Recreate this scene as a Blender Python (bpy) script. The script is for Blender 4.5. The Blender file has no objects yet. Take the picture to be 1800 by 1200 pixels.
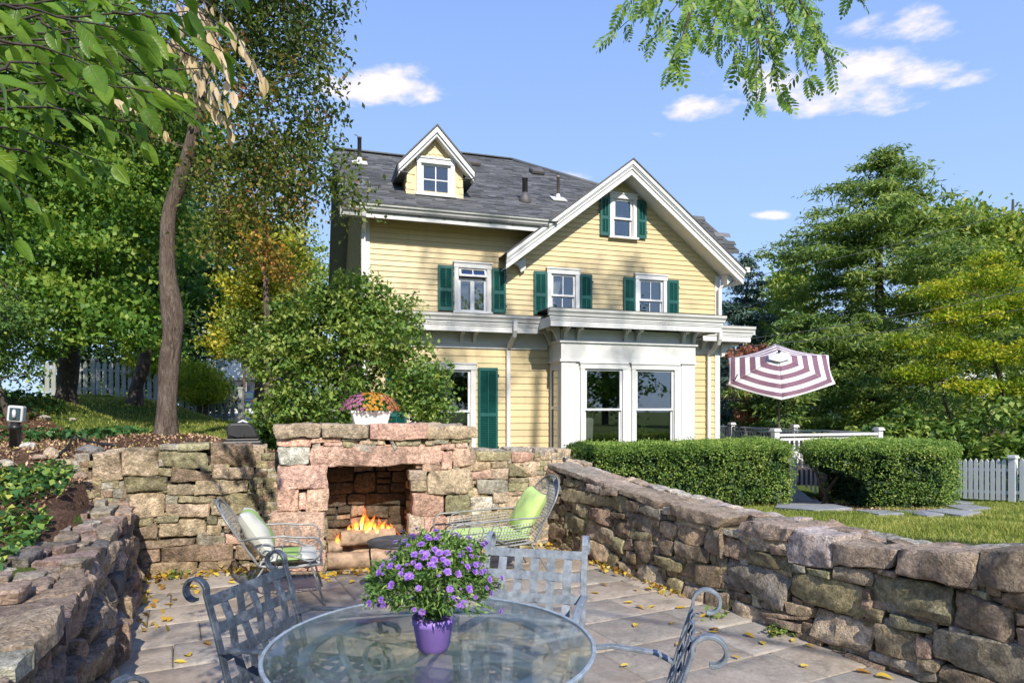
import bpy, bmesh, math, random
import numpy as np
from mathutils import Vector, Matrix

random.seed(7)
S = bpy.context.scene
COL = S.collection
PI = math.pi

# ------------------------------------------------------------------ camera
cam = bpy.data.cameras.new('camera')
cam.sensor_width = 36.0
cam.lens = 23.0
cam.shift_y = 118.0 / 1800.0
cam.clip_start = 0.05
cam.clip_end = 3000
camo = bpy.data.objects.new('camera', cam)
COL.objects.link(camo)
camo.location = (0, 0, 1.65)
camo.rotation_euler = (PI / 2, 0, 0)
S.camera = camo

# ------------------------------------------------------------------ sun and sky
SUN_EL = math.radians(36)
SUN_AZ = math.radians(-72.9 + 1)            # angle of the direction TO the sun, from +X counter-clockwise
SUN_DIR = Vector((math.cos(SUN_AZ) * math.cos(SUN_EL), math.sin(SUN_AZ) * math.cos(SUN_EL), math.sin(SUN_EL)))
sun = bpy.data.lights.new('sun', 'SUN')
sun.energy = 2.95
sun.angle = math.radians(0.53)
sun.color = (1.0, 0.93, 0.82)
suno = bpy.data.objects.new('sun', sun)
COL.objects.link(suno)
suno.location = SUN_DIR * 40
suno.rotation_euler = SUN_DIR.to_track_quat('Z', 'Y').to_euler()

SKY_GAIN = 3.9
W = bpy.data.worlds.new('World')
S.world = W
W.use_nodes = True
wn, wl = W.node_tree.nodes, W.node_tree.links
wn.clear()
sky = wn.new('ShaderNodeTexSky')
sky.sky_type = 'NISHITA'
sky.sun_disc = False
sky.sun_elevation = SUN_EL
sky.sun_rotation = math.atan2(SUN_DIR.x, SUN_DIR.y)
sky.air_density = 1.0
sky.dust_density = 0.6
sky.ozone_density = 2.0
bg = wn.new('ShaderNodeBackground')
bg.inputs['Strength'].default_value = 0.15
wo = wn.new('ShaderNodeOutputWorld')

def wmath(op, a, b=None, c=None):
    n = wn.new('ShaderNodeMath')
    n.operation = op
    for i, q in enumerate((a, b, c)):
        if q is None:
            continue
        if isinstance(q, (int, float)):
            n.inputs[i].default_value = q
        else:
            wl.new(q, n.inputs[i])
    return n.outputs[0]

tc = wn.new('ShaderNodeTexCoord')
sep = wn.new('ShaderNodeSeparateXYZ')
wl.new(tc.outputs['Generated'], sep.inputs[0])
dx, dy, dz = sep.outputs
# direction on a vertical plane in front (tan of azimuth, tan of elevation)
ysafe = wmath('MAXIMUM', dy, 0.05)
ua = wmath('DIVIDE', dx, ysafe)
ub = wmath('DIVIDE', dz, ysafe)
front = wmath('GREATER_THAN', dy, 0.06)
n1 = wn.new('ShaderNodeTexNoise')
n1.inputs['Scale'].default_value = 10.0
n1.inputs['Detail'].default_value = 7.0
n1.inputs['Roughness'].default_value = 0.58
mp = wn.new('ShaderNodeMapping')
mp.inputs['Scale'].default_value = (1, 1, 2.4)
wl.new(tc.outputs['Generated'], mp.inputs[0])
wl.new(mp.outputs[0], n1.inputs['Vector'])
nz = n1.outputs['Fac']
# small fair-weather clouds: tangent position, half width, half height, weight
CLOUDS = [(-.215, .485, .085, .034, 1.0), (.59, .585, .09, .030, 1.0), (.56, .525, .11, .028, .9), (.645, .507, .085, .034, 1.05),
          (.51, .475, .13, .036, .95), (.43, .50, .10, .045, .65), (.30, .455, .065, .022, .95), (.09, .345, .04, .018, .95),
          (.225, .42, .035, .009, .6), (.395, .295, .025, .008, .8), (-.09, .452, .02, .010, .5), (.72, .59, .03, .016, .5), (-.155, .51, .05, .02, .55),
          (.24, .5, .03, .006, .3), (.62, .47, .10, .02, .5), (.30, .50, .06, .03, .3)]
tot = None
for (a, b, ra, rb, wgt) in CLOUDS:
    ea = wmath('DIVIDE', wmath('SUBTRACT', ua, a), ra)
    eb = wmath('DIVIDE', wmath('SUBTRACT', ub, b), rb)
    # flat bases: the lower half falls off faster
    ebn = wmath('MULTIPLY', wmath('MINIMUM', eb, 0.0), 1.35)
    ebp = wmath('MAXIMUM', eb, 0.0)
    r2 = wmath('ADD', wmath('MULTIPLY', ea, ea), wmath('ADD', wmath('MULTIPLY', ebn, ebn), wmath('MULTIPLY', ebp, ebp)))
    m = wmath('MULTIPLY', wmath('MAXIMUM', wmath('SUBTRACT', 1.0, wmath('MULTIPLY', r2, 0.42)), 0.0), wgt)
    tot = m if tot is None else wmath('MAXIMUM', tot, m)
tot = wmath('MULTIPLY', tot, front)
# the rest of the sky: the same scattered small clouds
n2 = wn.new('ShaderNodeTexNoise')
n2.inputs['Scale'].default_value = 2.6
n2.inputs['Detail'].default_value = 2.0
wl.new(tc.outputs['Generated'], n2.inputs['Vector'])
rest = wmath('MULTIPLY', wmath('MAXIMUM', wmath('SUBTRACT', n2.outputs['Fac'], 0.56), 0.0), 7.0)
back = wmath('SUBTRACT', 1.0, front)
tot = wmath('ADD', tot, wmath('MULTIPLY', wmath('MINIMUM', rest, 0.9), back))
dens = wmath('ADD', wmath('MULTIPLY', wmath('SUBTRACT', nz, 0.5), 3.6), wmath('SUBTRACT', wmath('MULTIPLY', tot, 1.15), 0.48))
cr = wn.new('ShaderNodeValToRGB')
cr.color_ramp.elements[0].position = 0.02
cr.color_ramp.elements[0].color = (0, 0, 0, 1)
cr.color_ramp.elements[1].position = 1.0
cr.color_ramp.interpolation = 'EASE'
cr.color_ramp.elements[1].color = (1, 1, 1, 1)
wl.new(dens, cr.inputs[0])
present = wmath('MINIMUM', wmath('MULTIPLY', tot, 4.0), 1.0)
cfac = wmath('MULTIPLY', wmath('MULTIPLY', cr.outputs[0], present), 0.92)
skyr = wn.new('ShaderNodeValToRGB')
e_ = skyr.color_ramp.elements
for pos_, col_ in ((0.0, (.47, .68, 1.0)), (0.12, (.35, .57, 1.0)), (0.32, (.185, .405, .98)), (0.52, (.085, .265, .90)), (1.0, (.07, .20, .74))):
    q_ = e_[0] if pos_ == 0 else (e_[1] if pos_ == 1 else e_.new(pos_))
    q_.position = pos_
    q_.color = (*col_, 1)
wl.new(wmath('MAXIMUM', dz, 0.0), skyr.inputs[0])
smul = wn.new('ShaderNodeMix'); smul.data_type = 'RGBA'; smul.blend_type = 'MULTIPLY'
smul.inputs[0].default_value = 1.0
wl.new(skyr.outputs[0], smul.inputs[6]); smul.inputs[7].default_value = (SKY_GAIN, SKY_GAIN, SKY_GAIN, 1)
hue = wn.new('ShaderNodeMix'); hue.data_type = 'RGBA'
hue.inputs[0].default_value = 0.92
wl.new(sky.outputs[0], hue.inputs[6]); wl.new(smul.outputs[2], hue.inputs[7])
mixc = wn.new('ShaderNodeMix')
mixc.data_type = 'RGBA'
wl.new(cfac, mixc.inputs[0])
wl.new(hue.outputs[2], mixc.inputs[6])
mixc.inputs[7].default_value = (4.5, 3.95, 4.4, 1)
wl.new(mixc.outputs[2], bg.inputs['Color'])
wl.new(bg.outputs[0], wo.inputs[0])

S.view_settings.view_transform = 'Standard'
S.view_settings.look = 'None'
S.view_settings.exposure = 0.98
S.view_settings.gamma = 1.0
S.view_settings.use_curve_mapping = False
S.cycles.max_bounces = 6
S.cycles.diffuse_bounces = 3
S.cycles.glossy_bounces = 3
S.cycles.transparent_max_bounces = 16
S.cycles.caustics_reflective = False
S.cycles.caustics_refractive = False

# ------------------------------------------------------------------ helpers: things, parts, meshes
def tag(o, label=None, cat=None, group=None, kind=None):
    if label: o['label'] = label
    if cat: o['category'] = cat
    if group: o['group'] = group
    if kind: o['kind'] = kind
    return o

def thing(name, label, cat, loc=(0, 0, 0), rotz=0.0, group=None, kind=None):
    o = bpy.data.objects.new(name, None)
    o.empty_display_size = 0.1
    COL.objects.link(o)
    o.location = loc
    o.rotation_euler = (0, 0, rotz)
    return tag(o, label, cat, group, kind)

def link_mesh(name, me, mat=None, parent=None, loc=(0, 0, 0)):
    if mat is not None and not me.materials:
        me.materials.append(mat)
    o = bpy.data.objects.new(name, me)
    COL.objects.link(o)
    if parent is not None:
        o.parent = parent
    o.location = loc
    return o

def np_mesh(name, V, Fq, smooth=False, tint=None, sharp=None):
    """mesh from numpy arrays: V (n,3), Fq (m,3) or (m,4)"""
    V = np.asarray(V, dtype=np.float32)
    Fq = np.asarray(Fq, dtype=np.int32)
    k = Fq.shape[1]
    me = bpy.data.meshes.new(name)
    me.vertices.add(len(V))
    me.vertices.foreach_set('co', V.ravel())
    me.loops.add(Fq.size)
    me.loops.foreach_set('vertex_index', Fq.ravel())
    me.polygons.add(len(Fq))
    me.polygons.foreach_set('loop_start', np.arange(0, Fq.size, k, dtype=np.int32))
    if smooth:
        me.polygons.foreach_set('use_smooth', np.ones(len(Fq), dtype=bool))
    if tint is not None:
        a = me.attributes.new('tint', 'FLOAT', 'POINT')
        a.data.foreach_set('value', np.asarray(tint, dtype=np.float32))
    me.update(calc_edges=True)
    if sharp is not None: me.set_sharp_from_angle(angle=math.radians(sharp))
    return me

class MB:
    """collects simple shapes, then links them as one mesh object"""
    def __init__(s):
        s.v = []; s.f = []; s.sm = []; s.t = []
    def add(s, vs, fs, smooth=False, tint=0.5):
        b = len(s.v)
        s.v.extend([tuple(q) for q in vs])
        s.t.extend([tint] * len(vs))
        for f in fs:
            s.f.append(tuple(i + b for i in f))
            s.sm.append(smooth)
        return s
    def box(s, c, d, rot=None, tint=0.5):
        hx, hy, hz = d[0] / 2, d[1] / 2, d[2] / 2
        vs = [Vector((x, y, z)) for x in (-hx, hx) for y in (-hy, hy) for z in (-hz, hz)]
        if rot is not None:
            vs = [rot @ q for q in vs]
        vs = [q + Vector(c) for q in vs]
        return s.add(vs, [(0, 1, 3, 2), (4, 6, 7, 5), (0, 4, 5, 1), (2, 3, 7, 6), (0, 2, 6, 4), (1, 5, 7, 3)], tint=tint)
    def bx(s, x0, x1, y0, y1, z0, z1, tint=0.5):
        return s.box(((x0 + x1) / 2, (y0 + y1) / 2, (z0 + z1) / 2), (x1 - x0, y1 - y0, z1 - z0), tint=tint)
    def prism(s, poly, ext, tint=0.5):
        """poly: 3-D points of one face, ext: extrusion vector"""
        n = len(poly)
        e = Vector(ext)
        vs = [Vector(p) for p in poly] + [Vector(p) + e for p in poly]
        fs = [tuple(range(n - 1, -1, -1)), tuple(range(n, 2 * n))]
        fs += [(i, (i + 1) % n, n + (i + 1) % n, n + i) for i in range(n)]
        return s.add(vs, fs, tint=tint)
    def tube(s, path, r, sides=8, closed=False, flat=None, smooth=True, caps=True, tint=0.5, up=None):
        """r number or list; flat=(w,t) gives a strap section instead of a round one"""
        P = [Vector(p) for p in path]
        n = len(P)
        if n < 2: return s
        rs = r if isinstance(r, (list, tuple)) else [r] * n
        T = []
        for i in range(n):
            if closed:
                t = P[(i + 1) % n] - P[i - 1]
            else:
                t = P[min(i + 1, n - 1)] - P[max(i - 1, 0)]
            T.append(t.normalized() if t.length > 1e-9 else Vector((0, 0, 1)))
        ref = Vector(up) if up is not None else (Vector((0, 0, 1)) if abs(T[0].z) < 0.9 else Vector((1, 0, 0)))
        N = (ref - T[0] * ref.dot(T[0])).normalized()
        vs = []
        for i in range(n):
            if up is not None:
                r2 = Vector(up)
                Nn = r2 - T[i] * r2.dot(T[i])
                N = Nn.normalized() if Nn.length > 1e-6 else N
            else:
                N = N - T[i] * N.dot(T[i])
                N = N.normalized() if N.length > 1e-6 else T[i].orthogonal().normalized()
            B = T[i].cross(N)
            if flat:
                w, t = flat[0] / 2 * rs[i], flat[1] / 2 * rs[i]
                c = min(w, t) * 0.35
                prof = [(w, t - c), (w - c, t), (-w + c, t), (-w, t - c), (-w, -t + c), (-w + c, -t), (w - c, -t), (w, -t + c)]
                vs += [P[i] + N * a + B * b for a, b in prof]
            else:
                for k in range(sides):
                    a = 2 * PI * k / sides
                    vs.append(P[i] + (N * math.cos(a) + B * math.sin(a)) * rs[i])
        m = 8 if flat else sides
        fs = []
        for i in range(n if closed else n - 1):
            j = (i + 1) % n
            for k in range(m):
                k2 = (k + 1) % m
                fs.append((i * m + k, i * m + k2, j * m + k2, j * m + k))
        if caps and not closed:
            fs.append(tuple(range(m - 1, -1, -1)))
            fs.append(tuple((n - 1) * m + k for k in range(m)))
        return s.add(vs, fs, smooth=smooth and not flat, tint=tint)
    def lathe(s, prof, c=(0, 0, 0), sides=24, smooth=True, tint=0.5):
        """prof: list of (radius, z)"""
        vs = []
        for (r, z) in prof:
            for k in range(sides):
                a = 2 * PI * k / sides
                vs.append((c[0] + r * math.cos(a), c[1] + r * math.sin(a), c[2] + z))
        fs = []
        for i in range(len(prof) - 1):
            for k in range(sides):
                k2 = (k + 1) % sides
                fs.append((i * sides + k, i * sides + k2, (i + 1) * sides + k2, (i + 1) * sides + k))
        fs.append(tuple(range(sides - 1, -1, -1)))
        fs.append(tuple((len(prof) - 1) * sides + k for k in range(sides)))
        return s.add(vs, fs, smooth=smooth, tint=tint)
    def mesh(s, name):
        me = bpy.data.meshes.new(name)
        me.from_pydata([tuple(q) for q in s.v], [], s.f)
        me.polygons.foreach_set('use_smooth', s.sm)
        a = me.attributes.new('tint', 'FLOAT', 'POINT')
        a.data.foreach_set('value', np.asarray(s.t, dtype=np.float32))
        me.update()
        return me
    def build(s, name, mat, parent=None, loc=(0, 0, 0)):
        if not s.v:
            s.bx(0, .001, 0, .001, 0, .001)
        return link_mesh(name, s.mesh(name), mat, parent, loc)

def bevel(o, w=0.004, seg=2, ang=35):
    m = o.modifiers.new('bevel', 'BEVEL')
    m.width = w
    m.segments = seg
    m.limit_method = 'ANGLE'
    m.angle_limit = math.radians(ang)
    return o

def copy_tree(o, parent=None):
    c = o.copy()
    COL.objects.link(c)
    c.parent = parent
    for ch in list(o.children):
        copy_tree(ch, c)
    return c

# ------------------------------------------------------------------ numpy value noise
_rng = np.random.default_rng(11)
_PERM = _rng.random(4096).astype(np.float32)
def _hash(i, j, k):
    return _PERM[(i * 73856093 ^ j * 19349663 ^ k * 83492791) & 4095]
def vnoise(P):
    P = np.asarray(P, dtype=np.float64)
    I = np.floor(P).astype(np.int64)
    f = P - I
    f = f * f * (3 - 2 * f)
    r = 0
    for a in (0, 1):
        for b in (0, 1):
            for c in (0, 1):
                w = (f[:, 0] if a else 1 - f[:, 0]) * (f[:, 1] if b else 1 - f[:, 1]) * (f[:, 2] if c else 1 - f[:, 2])
                r = r + w * _hash(I[:, 0] + a, I[:, 1] + b, I[:, 2] + c)
    return r * 2 - 1
def fbm(P, oct=4, rough=0.5):
    P = np.asarray(P, dtype=np.float64)
    s = 0; a = 1.0
    for o in range(oct):
        s = s + a * vnoise(P * (2 ** o) + o * 17.3)
        a *= rough
    return s

# ------------------------------------------------------------------ materials
def new_mat(name):
    m = bpy.data.materials.new(name)
    m.use_nodes = True
    m.node_tree.nodes.clear()
    out = m.node_tree.nodes.new('ShaderNodeOutputMaterial')
    p = m.node_tree.nodes.new('ShaderNodeBsdfPrincipled')
    m.node_tree.links.new(p.outputs[0], out.inputs[0])
    return m, m.node_tree, p, out

def rgba(c):
    return (c[0], c[1], c[2], 1.0)

class NT:
    def __init__(s, nt): s.nt = nt
    def n(s, t, **kw):
        q = s.nt.nodes.new(t)
        for k, v in kw.items(): setattr(q, k, v)
        return q
    def l(s, a, b): s.nt.links.new(a, b)
    def noise(s, scale, detail=4, rough=0.55, vec=None, dist=0.0):
        q = s.n('ShaderNodeTexNoise')
        q.inputs['Scale'].default_value = scale
        q.inputs['Detail'].default_value = detail
        q.inputs['Roughness'].default_value = rough
        q.inputs['Distortion'].default_value = dist
        if vec is not None: s.l(vec, q.inputs['Vector'])
        return q.outputs['Fac']
    def ramp(s, fac, stops, interp='LINEAR'):
        q = s.n('ShaderNodeValToRGB')
        q.color_ramp.interpolation = interp
        e = q.color_ramp.elements
        while len(e) < len(stops): e.new(0.5)
        for el, (p, c) in zip(e, stops):
            el.position = p
            el.color = rgba(c) if not isinstance(c, (int, float)) else (c, c, c, 1)
        s.l(fac, q.inputs[0])
        return q.outputs[0]
    def mix(s, fac, a, b, mode='MIX'):
        q = s.n('ShaderNodeMix', data_type='RGBA', blend_type=mode)
        for i, v in ((0, fac), (6, a), (7, b)):
            if isinstance(v, (int, float)): q.inputs[i].default_value = v
            elif isinstance(v, (tuple, list)): q.inputs[i].default_value = rgba(v)
            else: s.l(v, q.inputs[i])
        return q.outputs[2]
    def m(s, op, a, b=None):
        q = s.n('ShaderNodeMath', operation=op)
        for i, v in ((0, a), (1, b)):
            if v is None: continue
            if isinstance(v, (int, float)): q.inputs[i].default_value = v
            else: s.l(v, q.inputs[i])
        return q.outputs[0]
    def bump(s, h, strength=0.3, dist=0.01, normal=None):
        q = s.n('ShaderNodeBump')
        q.inputs['Strength'].default_value = strength
        q.inputs['Distance'].default_value = dist
        s.l(h, q.inputs['Height'])
        if normal is not None: s.l(normal, q.inputs['Normal'])
        return q.outputs[0]
    def attr(s, name='tint'):
        q = s.n('ShaderNodeAttribute', attribute_name=name)
        return q.outputs['Fac']
    def coord(s, kind='Object'):
        return s.n('ShaderNodeTexCoord').outputs[kind]
    def rcoord(s, kind='Object'):
        """object coordinates shifted by a random amount for each object"""
        oi = s.n('ShaderNodeObjectInfo')
        sc = s.m('MULTIPLY', oi.outputs['Random'], 57.0)
        v = s.n('ShaderNodeVectorMath', operation='ADD')
        s.l(s.coord(kind), v.inputs[0])
        s.l(sc, v.inputs[1])
        return v.outputs[0], oi

def simple_mat(name, col, rough=0.6, var=0.12, scale=6.0, bump=0.0, bscale=60.0, metal=0.0, spec=0.5, dirt=None, dirt_amt=0.0):
    m, nt, p, out = new_mat(name)
    N = NT(nt)
    vec, oi = N.rcoord()
    f = N.noise(scale, 5, 0.6, vec)
    c = N.ramp(f, [(0.3, tuple(x * (1 - var) for x in col)), (0.7, tuple(min(1, x * (1 + var)) for x in col))])
    if dirt is not None:
        g = N.noise(scale * 0.6, 6, 0.7, vec)
        c = N.mix(N.ramp(g, [(0.5, 0.0), (0.72, dirt_amt)]), c, dirt)
    N.l(c, p.inputs['Base Color'])
    p.inputs['Roughness'].default_value = rough
    p.inputs['Metallic'].default_value = metal
    p.inputs['Specular IOR Level'].default_value = spec
    if bump > 0:
        N.l(N.bump(N.noise(bscale, 5, 0.6, vec), bump, 0.01), p.inputs['Normal'])
    return m

LEAF_K = 2.0
def leaf_mat(name, stops, trans=0.35, rough=0.5, spec=0.35, k=None):
    m, nt, p, out = new_mat(name)
    N = NT(nt)
    c = N.ramp(N.attr('tint'), [(q, tuple(min(.8, x * (k or LEAF_K)) for x in col)) for q, col in stops])
    N.l(c, p.inputs['Base Color'])
    p.inputs['Roughness'].default_value = rough
    p.inputs['Specular IOR Level'].default_value = spec
    t = N.n('ShaderNodeBsdfTranslucent')
    N.l(N.mix(1.0, c, (1.0, 1.0, 0.55), 'MULTIPLY'), t.inputs[0])
    mx = N.n('ShaderNodeMixShader')
    mx.inputs[0].default_value = trans
    N.l(p.outputs[0], mx.inputs[1])
    N.l(t.outputs[0], mx.inputs[2])
    N.l(mx.outputs[0], out.inputs[0])
    return m

def stone_mat(name):
    """object colour gives the stone's own colour, its alpha how much moss and lichen it carries"""
    m, nt, p, out = new_mat(name)
    N = NT(nt)
    vec, oi = N.rcoord()
    base = oi.outputs['Color']
    f1 = N.noise(5.0, 8, 0.68, vec, 0.6)
    f2 = N.noise(26.0, 6, 0.7, vec)
    c = N.mix(1.0, base, N.ramp(f1, [(0.28, 0.62), (0.5, 1.3), (0.72, 1.95)]), 'MULTIPLY')
    c = N.mix(1.0, c, N.ramp(f2, [(0.34, 0.62), (0.5, 1.14), (0.66, 1.6)]), 'MULTIPLY')
    c = N.mix(1.0, c, N.ramp(N.noise(75.0, 5, 0.75, vec), [(0.36, 0.74), (0.5, 1.08), (0.64, 1.3)]), 'MULTIPLY')
    # warm iron staining and pale lichen bloom
    f3 = N.noise(3.2, 6, 0.7, vec, 1.2)
    c = N.mix(N.ramp(f3, [(0.55, 0.0), (0.75, 0.4)]), c, (0.36, 0.22, 0.11))
    f4 = N.noise(12.0, 7, 0.75, vec, 0.4)
    moss_f = N.m('MULTIPLY', N.ramp(f4, [(0.42, 0.0), (0.60, 1.0)]), oi.outputs['Alpha'])
    c = N.mix(N.m('MULTIPLY', moss_f, 0.7), c, (0.14, 0.115, 0.045))
    f5 = N.noise(8.0, 7, 0.8, vec, 0.2)
    c = N.mix(N.m('MULTIPLY', N.ramp(f5, [(0.58, 0.0), (0.66, 0.55)]), N.m('ADD', N.m('MULTIPLY', oi.outputs['Alpha'], 0.6), 0.35)), c, (0.43, 0.41, 0.33))
    c = N.mix(N.m('MULTIPLY', N.ramp(N.noise(2.2, 5, 0.7, vec, 0.5), [(0.50, 0.0), (0.66, 0.85)]), oi.outputs['Alpha']), c, (0.055, 0.045, 0.03))
    N.l(c, p.inputs['Base Color'])
    p.inputs['Roughness'].default_value = 0.9
    p.inputs['Specular IOR Level'].default_value = 0.25
    h = N.m('ADD', N.m('MULTIPLY', N.noise(11.0, 9, 0.72, vec, 0.6), 1.0), N.m('MULTIPLY', N.noise(60.0, 7, 0.75, vec), 0.5))
    vo = N.n('ShaderNodeTexVoronoi'); vo.inputs['Scale'].default_value = 17.0; vo.inputs['Randomness'].default_value = 1.0
    wv = N.n('ShaderNodeVectorMath', operation='ADD'); nzv = N.n('ShaderNodeTexNoise'); nzv.inputs['Scale'].default_value = 7.0; N.l(vec, nzv.inputs['Vector'])
    N.l(vec, wv.inputs[0]); N.l(nzv.outputs['Color'], wv.inputs[1]); N.l(wv.outputs[0], vo.inputs['Vector'])
    h = N.m('ADD', h, N.m('MULTIPLY', vo.outputs['Distance'], 0.3))
    N.l(N.bump(h, 0.95, 0.034), p.inputs['Normal'])
    return m

M = {}
M['stone'] = stone_mat('fieldstone')
M['white'] = simple_mat('white_paint', (0.68, 0.675, 0.655), 0.45, 0.05, 3.0, dirt=(0.42, 0.42, 0.36), dirt_amt=0.35)
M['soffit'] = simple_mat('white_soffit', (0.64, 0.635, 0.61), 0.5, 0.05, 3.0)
M['green'] = simple_mat('green_shutter_paint', (0.012, 0.098, 0.085), 0.4, 0.15, 5.0)
M['sash'] = simple_mat('white_sash', (0.68, 0.68, 0.68), 0.35, 0.03)
M['iron'] = simple_mat('weathered_iron', (0.045, 0.058, 0.078), 0.45, 0.4, 22.0, bump=0.15, bscale=120, dirt=(0.27, 0.31, 0.36), dirt_amt=0.5)
M['iron_pale'] = simple_mat('bleached_sunlit_iron', (0.19, 0.22, 0.25), 0.5, 0.4, 22.0, bump=0.15, bscale=120, dirt=(0.36, 0.39, 0.42), dirt_amt=0.6)  # paler copy of the iron: weathering plus sunlight put into the colour
M['dark_iron'] = simple_mat('dark_iron', (0.07, 0.066, 0.06), 0.45, 0.3, 20.0, dirt=(0.2, 0.2, 0.19), dirt_amt=0.4)
M['wire'] = simple_mat('grey_wire', (0.26, 0.265, 0.255), 0.4, 0.25, 20.0, metal=0.2)
def bark_mat(name, dark, light, pale):
    m, nt, p, out = new_mat(name)
    N = NT(nt)
    mp_ = N.n('ShaderNodeMapping'); mp_.inputs['Scale'].default_value = (1, 1, .22)
    N.l(N.rcoord()[0], mp_.inputs[0])
    v = mp_.outputs[0]
    f = N.noise(26, 8, .7, v, 1.2); g = N.noise(3.5, 6, .7, N.rcoord()[0])
    c = N.ramp(f, [(.32, dark), (.5, light), (.66, pale)])
    c = N.mix(N.ramp(g, [(.45, 0.0), (.7, .55)]), c, pale)
    N.l(c, p.inputs['Base Color']); p.inputs['Roughness'].default_value = .95; p.inputs['Specular IOR Level'].default_value = .2
    N.l(N.bump(f, 1.0, .05), p.inputs['Normal'])
    return m
M['bark'] = bark_mat('grey_brown_bark', (.045, .032, .024), (.135, .10, .078), (.25, .20, .16))
M['dark_bark'] = simple_mat('dark_bark', (0.075, 0.058, 0.046), 0.9, 0.45, 8.0, bump=0.8, bscale=20)
M['black_plastic'] = simple_mat('black_plastic', (0.018, 0.018, 0.019), 0.4, 0.2, 9.0)
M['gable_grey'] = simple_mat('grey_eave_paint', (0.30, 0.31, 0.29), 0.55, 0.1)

def dims_col(c, k):
    return tuple(x * k for x in c)

# ------------------------------------------------------------------ site geometry (metres, patio level z = 0)
RW_P, RW_D = Vector((0.37, 8.05, 0)), Vector((0.4516, -0.8922, 0))        # foot of the right-hand wall
BW_P, BW_D = Vector((-3.78, 6.335, 0)), Vector((0.94, 0.342, 0)).normalized()   # foot of the back wall
LW_P, LW_D = Vector((-1.15, 1.42, 0)), Vector((-0.4385, 0.8987, 0))       # foot of the left wall, near end
PATIO = [(-3.95, 6.6), (0.30, 8.2), (5.6, -2.3), (5.6, -9), (-9, -9), (-9, 0.6), (-0.85, 0.8), (-2.38, 3.94)]

def in_poly(x, y, poly):
    x = np.asarray(x); y = np.asarray(y)
    r = np.zeros(x.shape, dtype=bool)
    n = len(poly)
    for i in range(n):
        x1, y1 = poly[i]; x2, y2 = poly[(i + 1) % n]
        c = ((y1 > y) != (y2 > y)) & (x < (x2 - x1) * (y - y1) / (y2 - y1 + 1e-12) + x1)
        r ^= c
    return r

def seg_dist(x, y, poly):
    d = np.full(np.shape(x), 1e9)
    n = len(poly)
    for i in range(n):
        x1, y1 = poly[i]; x2, y2 = poly[(i + 1) % n]
        ex, ey = x2 - x1, y2 - y1
        t = np.clip(((x - x1) * ex + (y - y1) * ey) / (ex * ex + ey * ey), 0, 1)
        d = np.minimum(d, np.hypot(x - x1 - t * ex, y - y1 - t * ey))
    return d

CTRL = [(-3.6, 7.3, 1.19), (-2.4, 7.7, 1.15), (-4.8, 9.0, 1.30), (-5.3, 7.0, 1.22), (-4.2, 5.6, .98), (-3.2, 4.2, .70), (-2.3, 2.4, .70),
        (-4.6, 4.0, .95), (-7, 5, 1.3), (-8.6, 11, 1.85), (-7.3, 14, 1.38), (-10.3, 17, 1.9), (-13, 20, 2.05), (-8.3, 20, 1.18), (-5.4, 11.2, 1.22),
        (-10, 25, 1.2), (-18, 45, 1.35), (-35, 45, 1.5), (-25, 25, 2.4), (-18, 15, 2.6), (-15, 8, 2.2), (-10, 0, 1.3), (-3.4, 12, .75), (-1.6, 9.6, .7), (-4, 16, .8), (-5, 22, .9),
        (.6, 10, .12), (0, 12.5, .0), (-1.5, 12, .3), (-60, 90, 2), (0, 60, 1.2), (60, 90, .4), (0, 30, .4), (120, 150, 1), (-120, 150, 3)]
for yy in (-2, 2, 4, 5.5, 7, 8.5, 10, 11.5, 13, 14.5, 16):
    for k in (0.6, 2.5, 5, 9):
        xx = 0.37 + (8.05 - yy) * 0.506 + k
        if yy > 8.2:
            xx = 0.8 + k
        CTRL.append((xx, yy, max(-0.5, min(0.74, 1.26 - 0.12 * yy))))
CTRL += [(14, 22, -.5), (25, 22, -.4), (25, 10, -.1), (25, 0, .5), (40, 40, 0), (15, 40, 0)]
CT = np.array(CTRL)
def ground_z(x, y):
    x = np.asarray(x, dtype=float); y = np.asarray(y, dtype=float)
    sh = x.shape
    x = x.ravel(); y = y.ravel()
    d2 = (x[:, None] - CT[None, :, 0]) ** 2 + (y[:, None] - CT[None, :, 1]) ** 2
    w = 1.0 / (d2 + 0.25) ** 1.6
    return ((w * CT[None, :, 2]).sum(1) / w.sum(1)).reshape(sh)
def gz(x, y):
    return float(ground_z(np.array([x]), np.array([y]))[0])

def axis(a, b, fine0, fine1, step, grow=1.16):
    r = list(np.arange(fine0, fine1 + 1e-6, step))
    s = step; q = r[-1]
    while q < b:
        s *= grow; q += s; r.append(q)
    s = step; q = r[0]
    while q > a:
        s *= grow; q -= s; r.insert(0, q)
    return np.array(r)
gx = axis(-260, 260, -8, 12, 0.16)
gy = axis(-120, 420, -1.0, 17, 0.16)
GX, GY = np.meshgrid(gx, gy)
GZ = ground_z(GX, GY)
GZ = GZ + 0.018 * fbm(np.stack([GX.ravel() * 1.3, GY.ravel() * 1.3, GX.ravel() * 0], 1), 4).reshape(GX.shape)
inside = in_poly(GX, GY, PATIO) | (seg_dist(GX, GY, PATIO) < 0.26)
GZ = np.where(inside, -0.09, GZ)
nxg, nyg = len(gx), len(gy)
idx = np.arange(nxg * nyg).reshape(nyg, nxg)
FQ = np.stack([idx[:-1, :-1].ravel(), idx[:-1, 1:].ravel(), idx[1:, 1:].ravel(), idx[1:, :-1].ravel()], 1)
me = np_mesh('ground', np.stack([GX.ravel(), GY.ravel(), GZ.ravel()], 1), FQ, smooth=True)
HEDGE2_BED = [(4.6, 9.9), (5.3, 9.3), (7.3, 10.6), (8.7, 12.2), (8.2, 13.8), (5.2, 13.6), (4.6, 12)]
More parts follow.
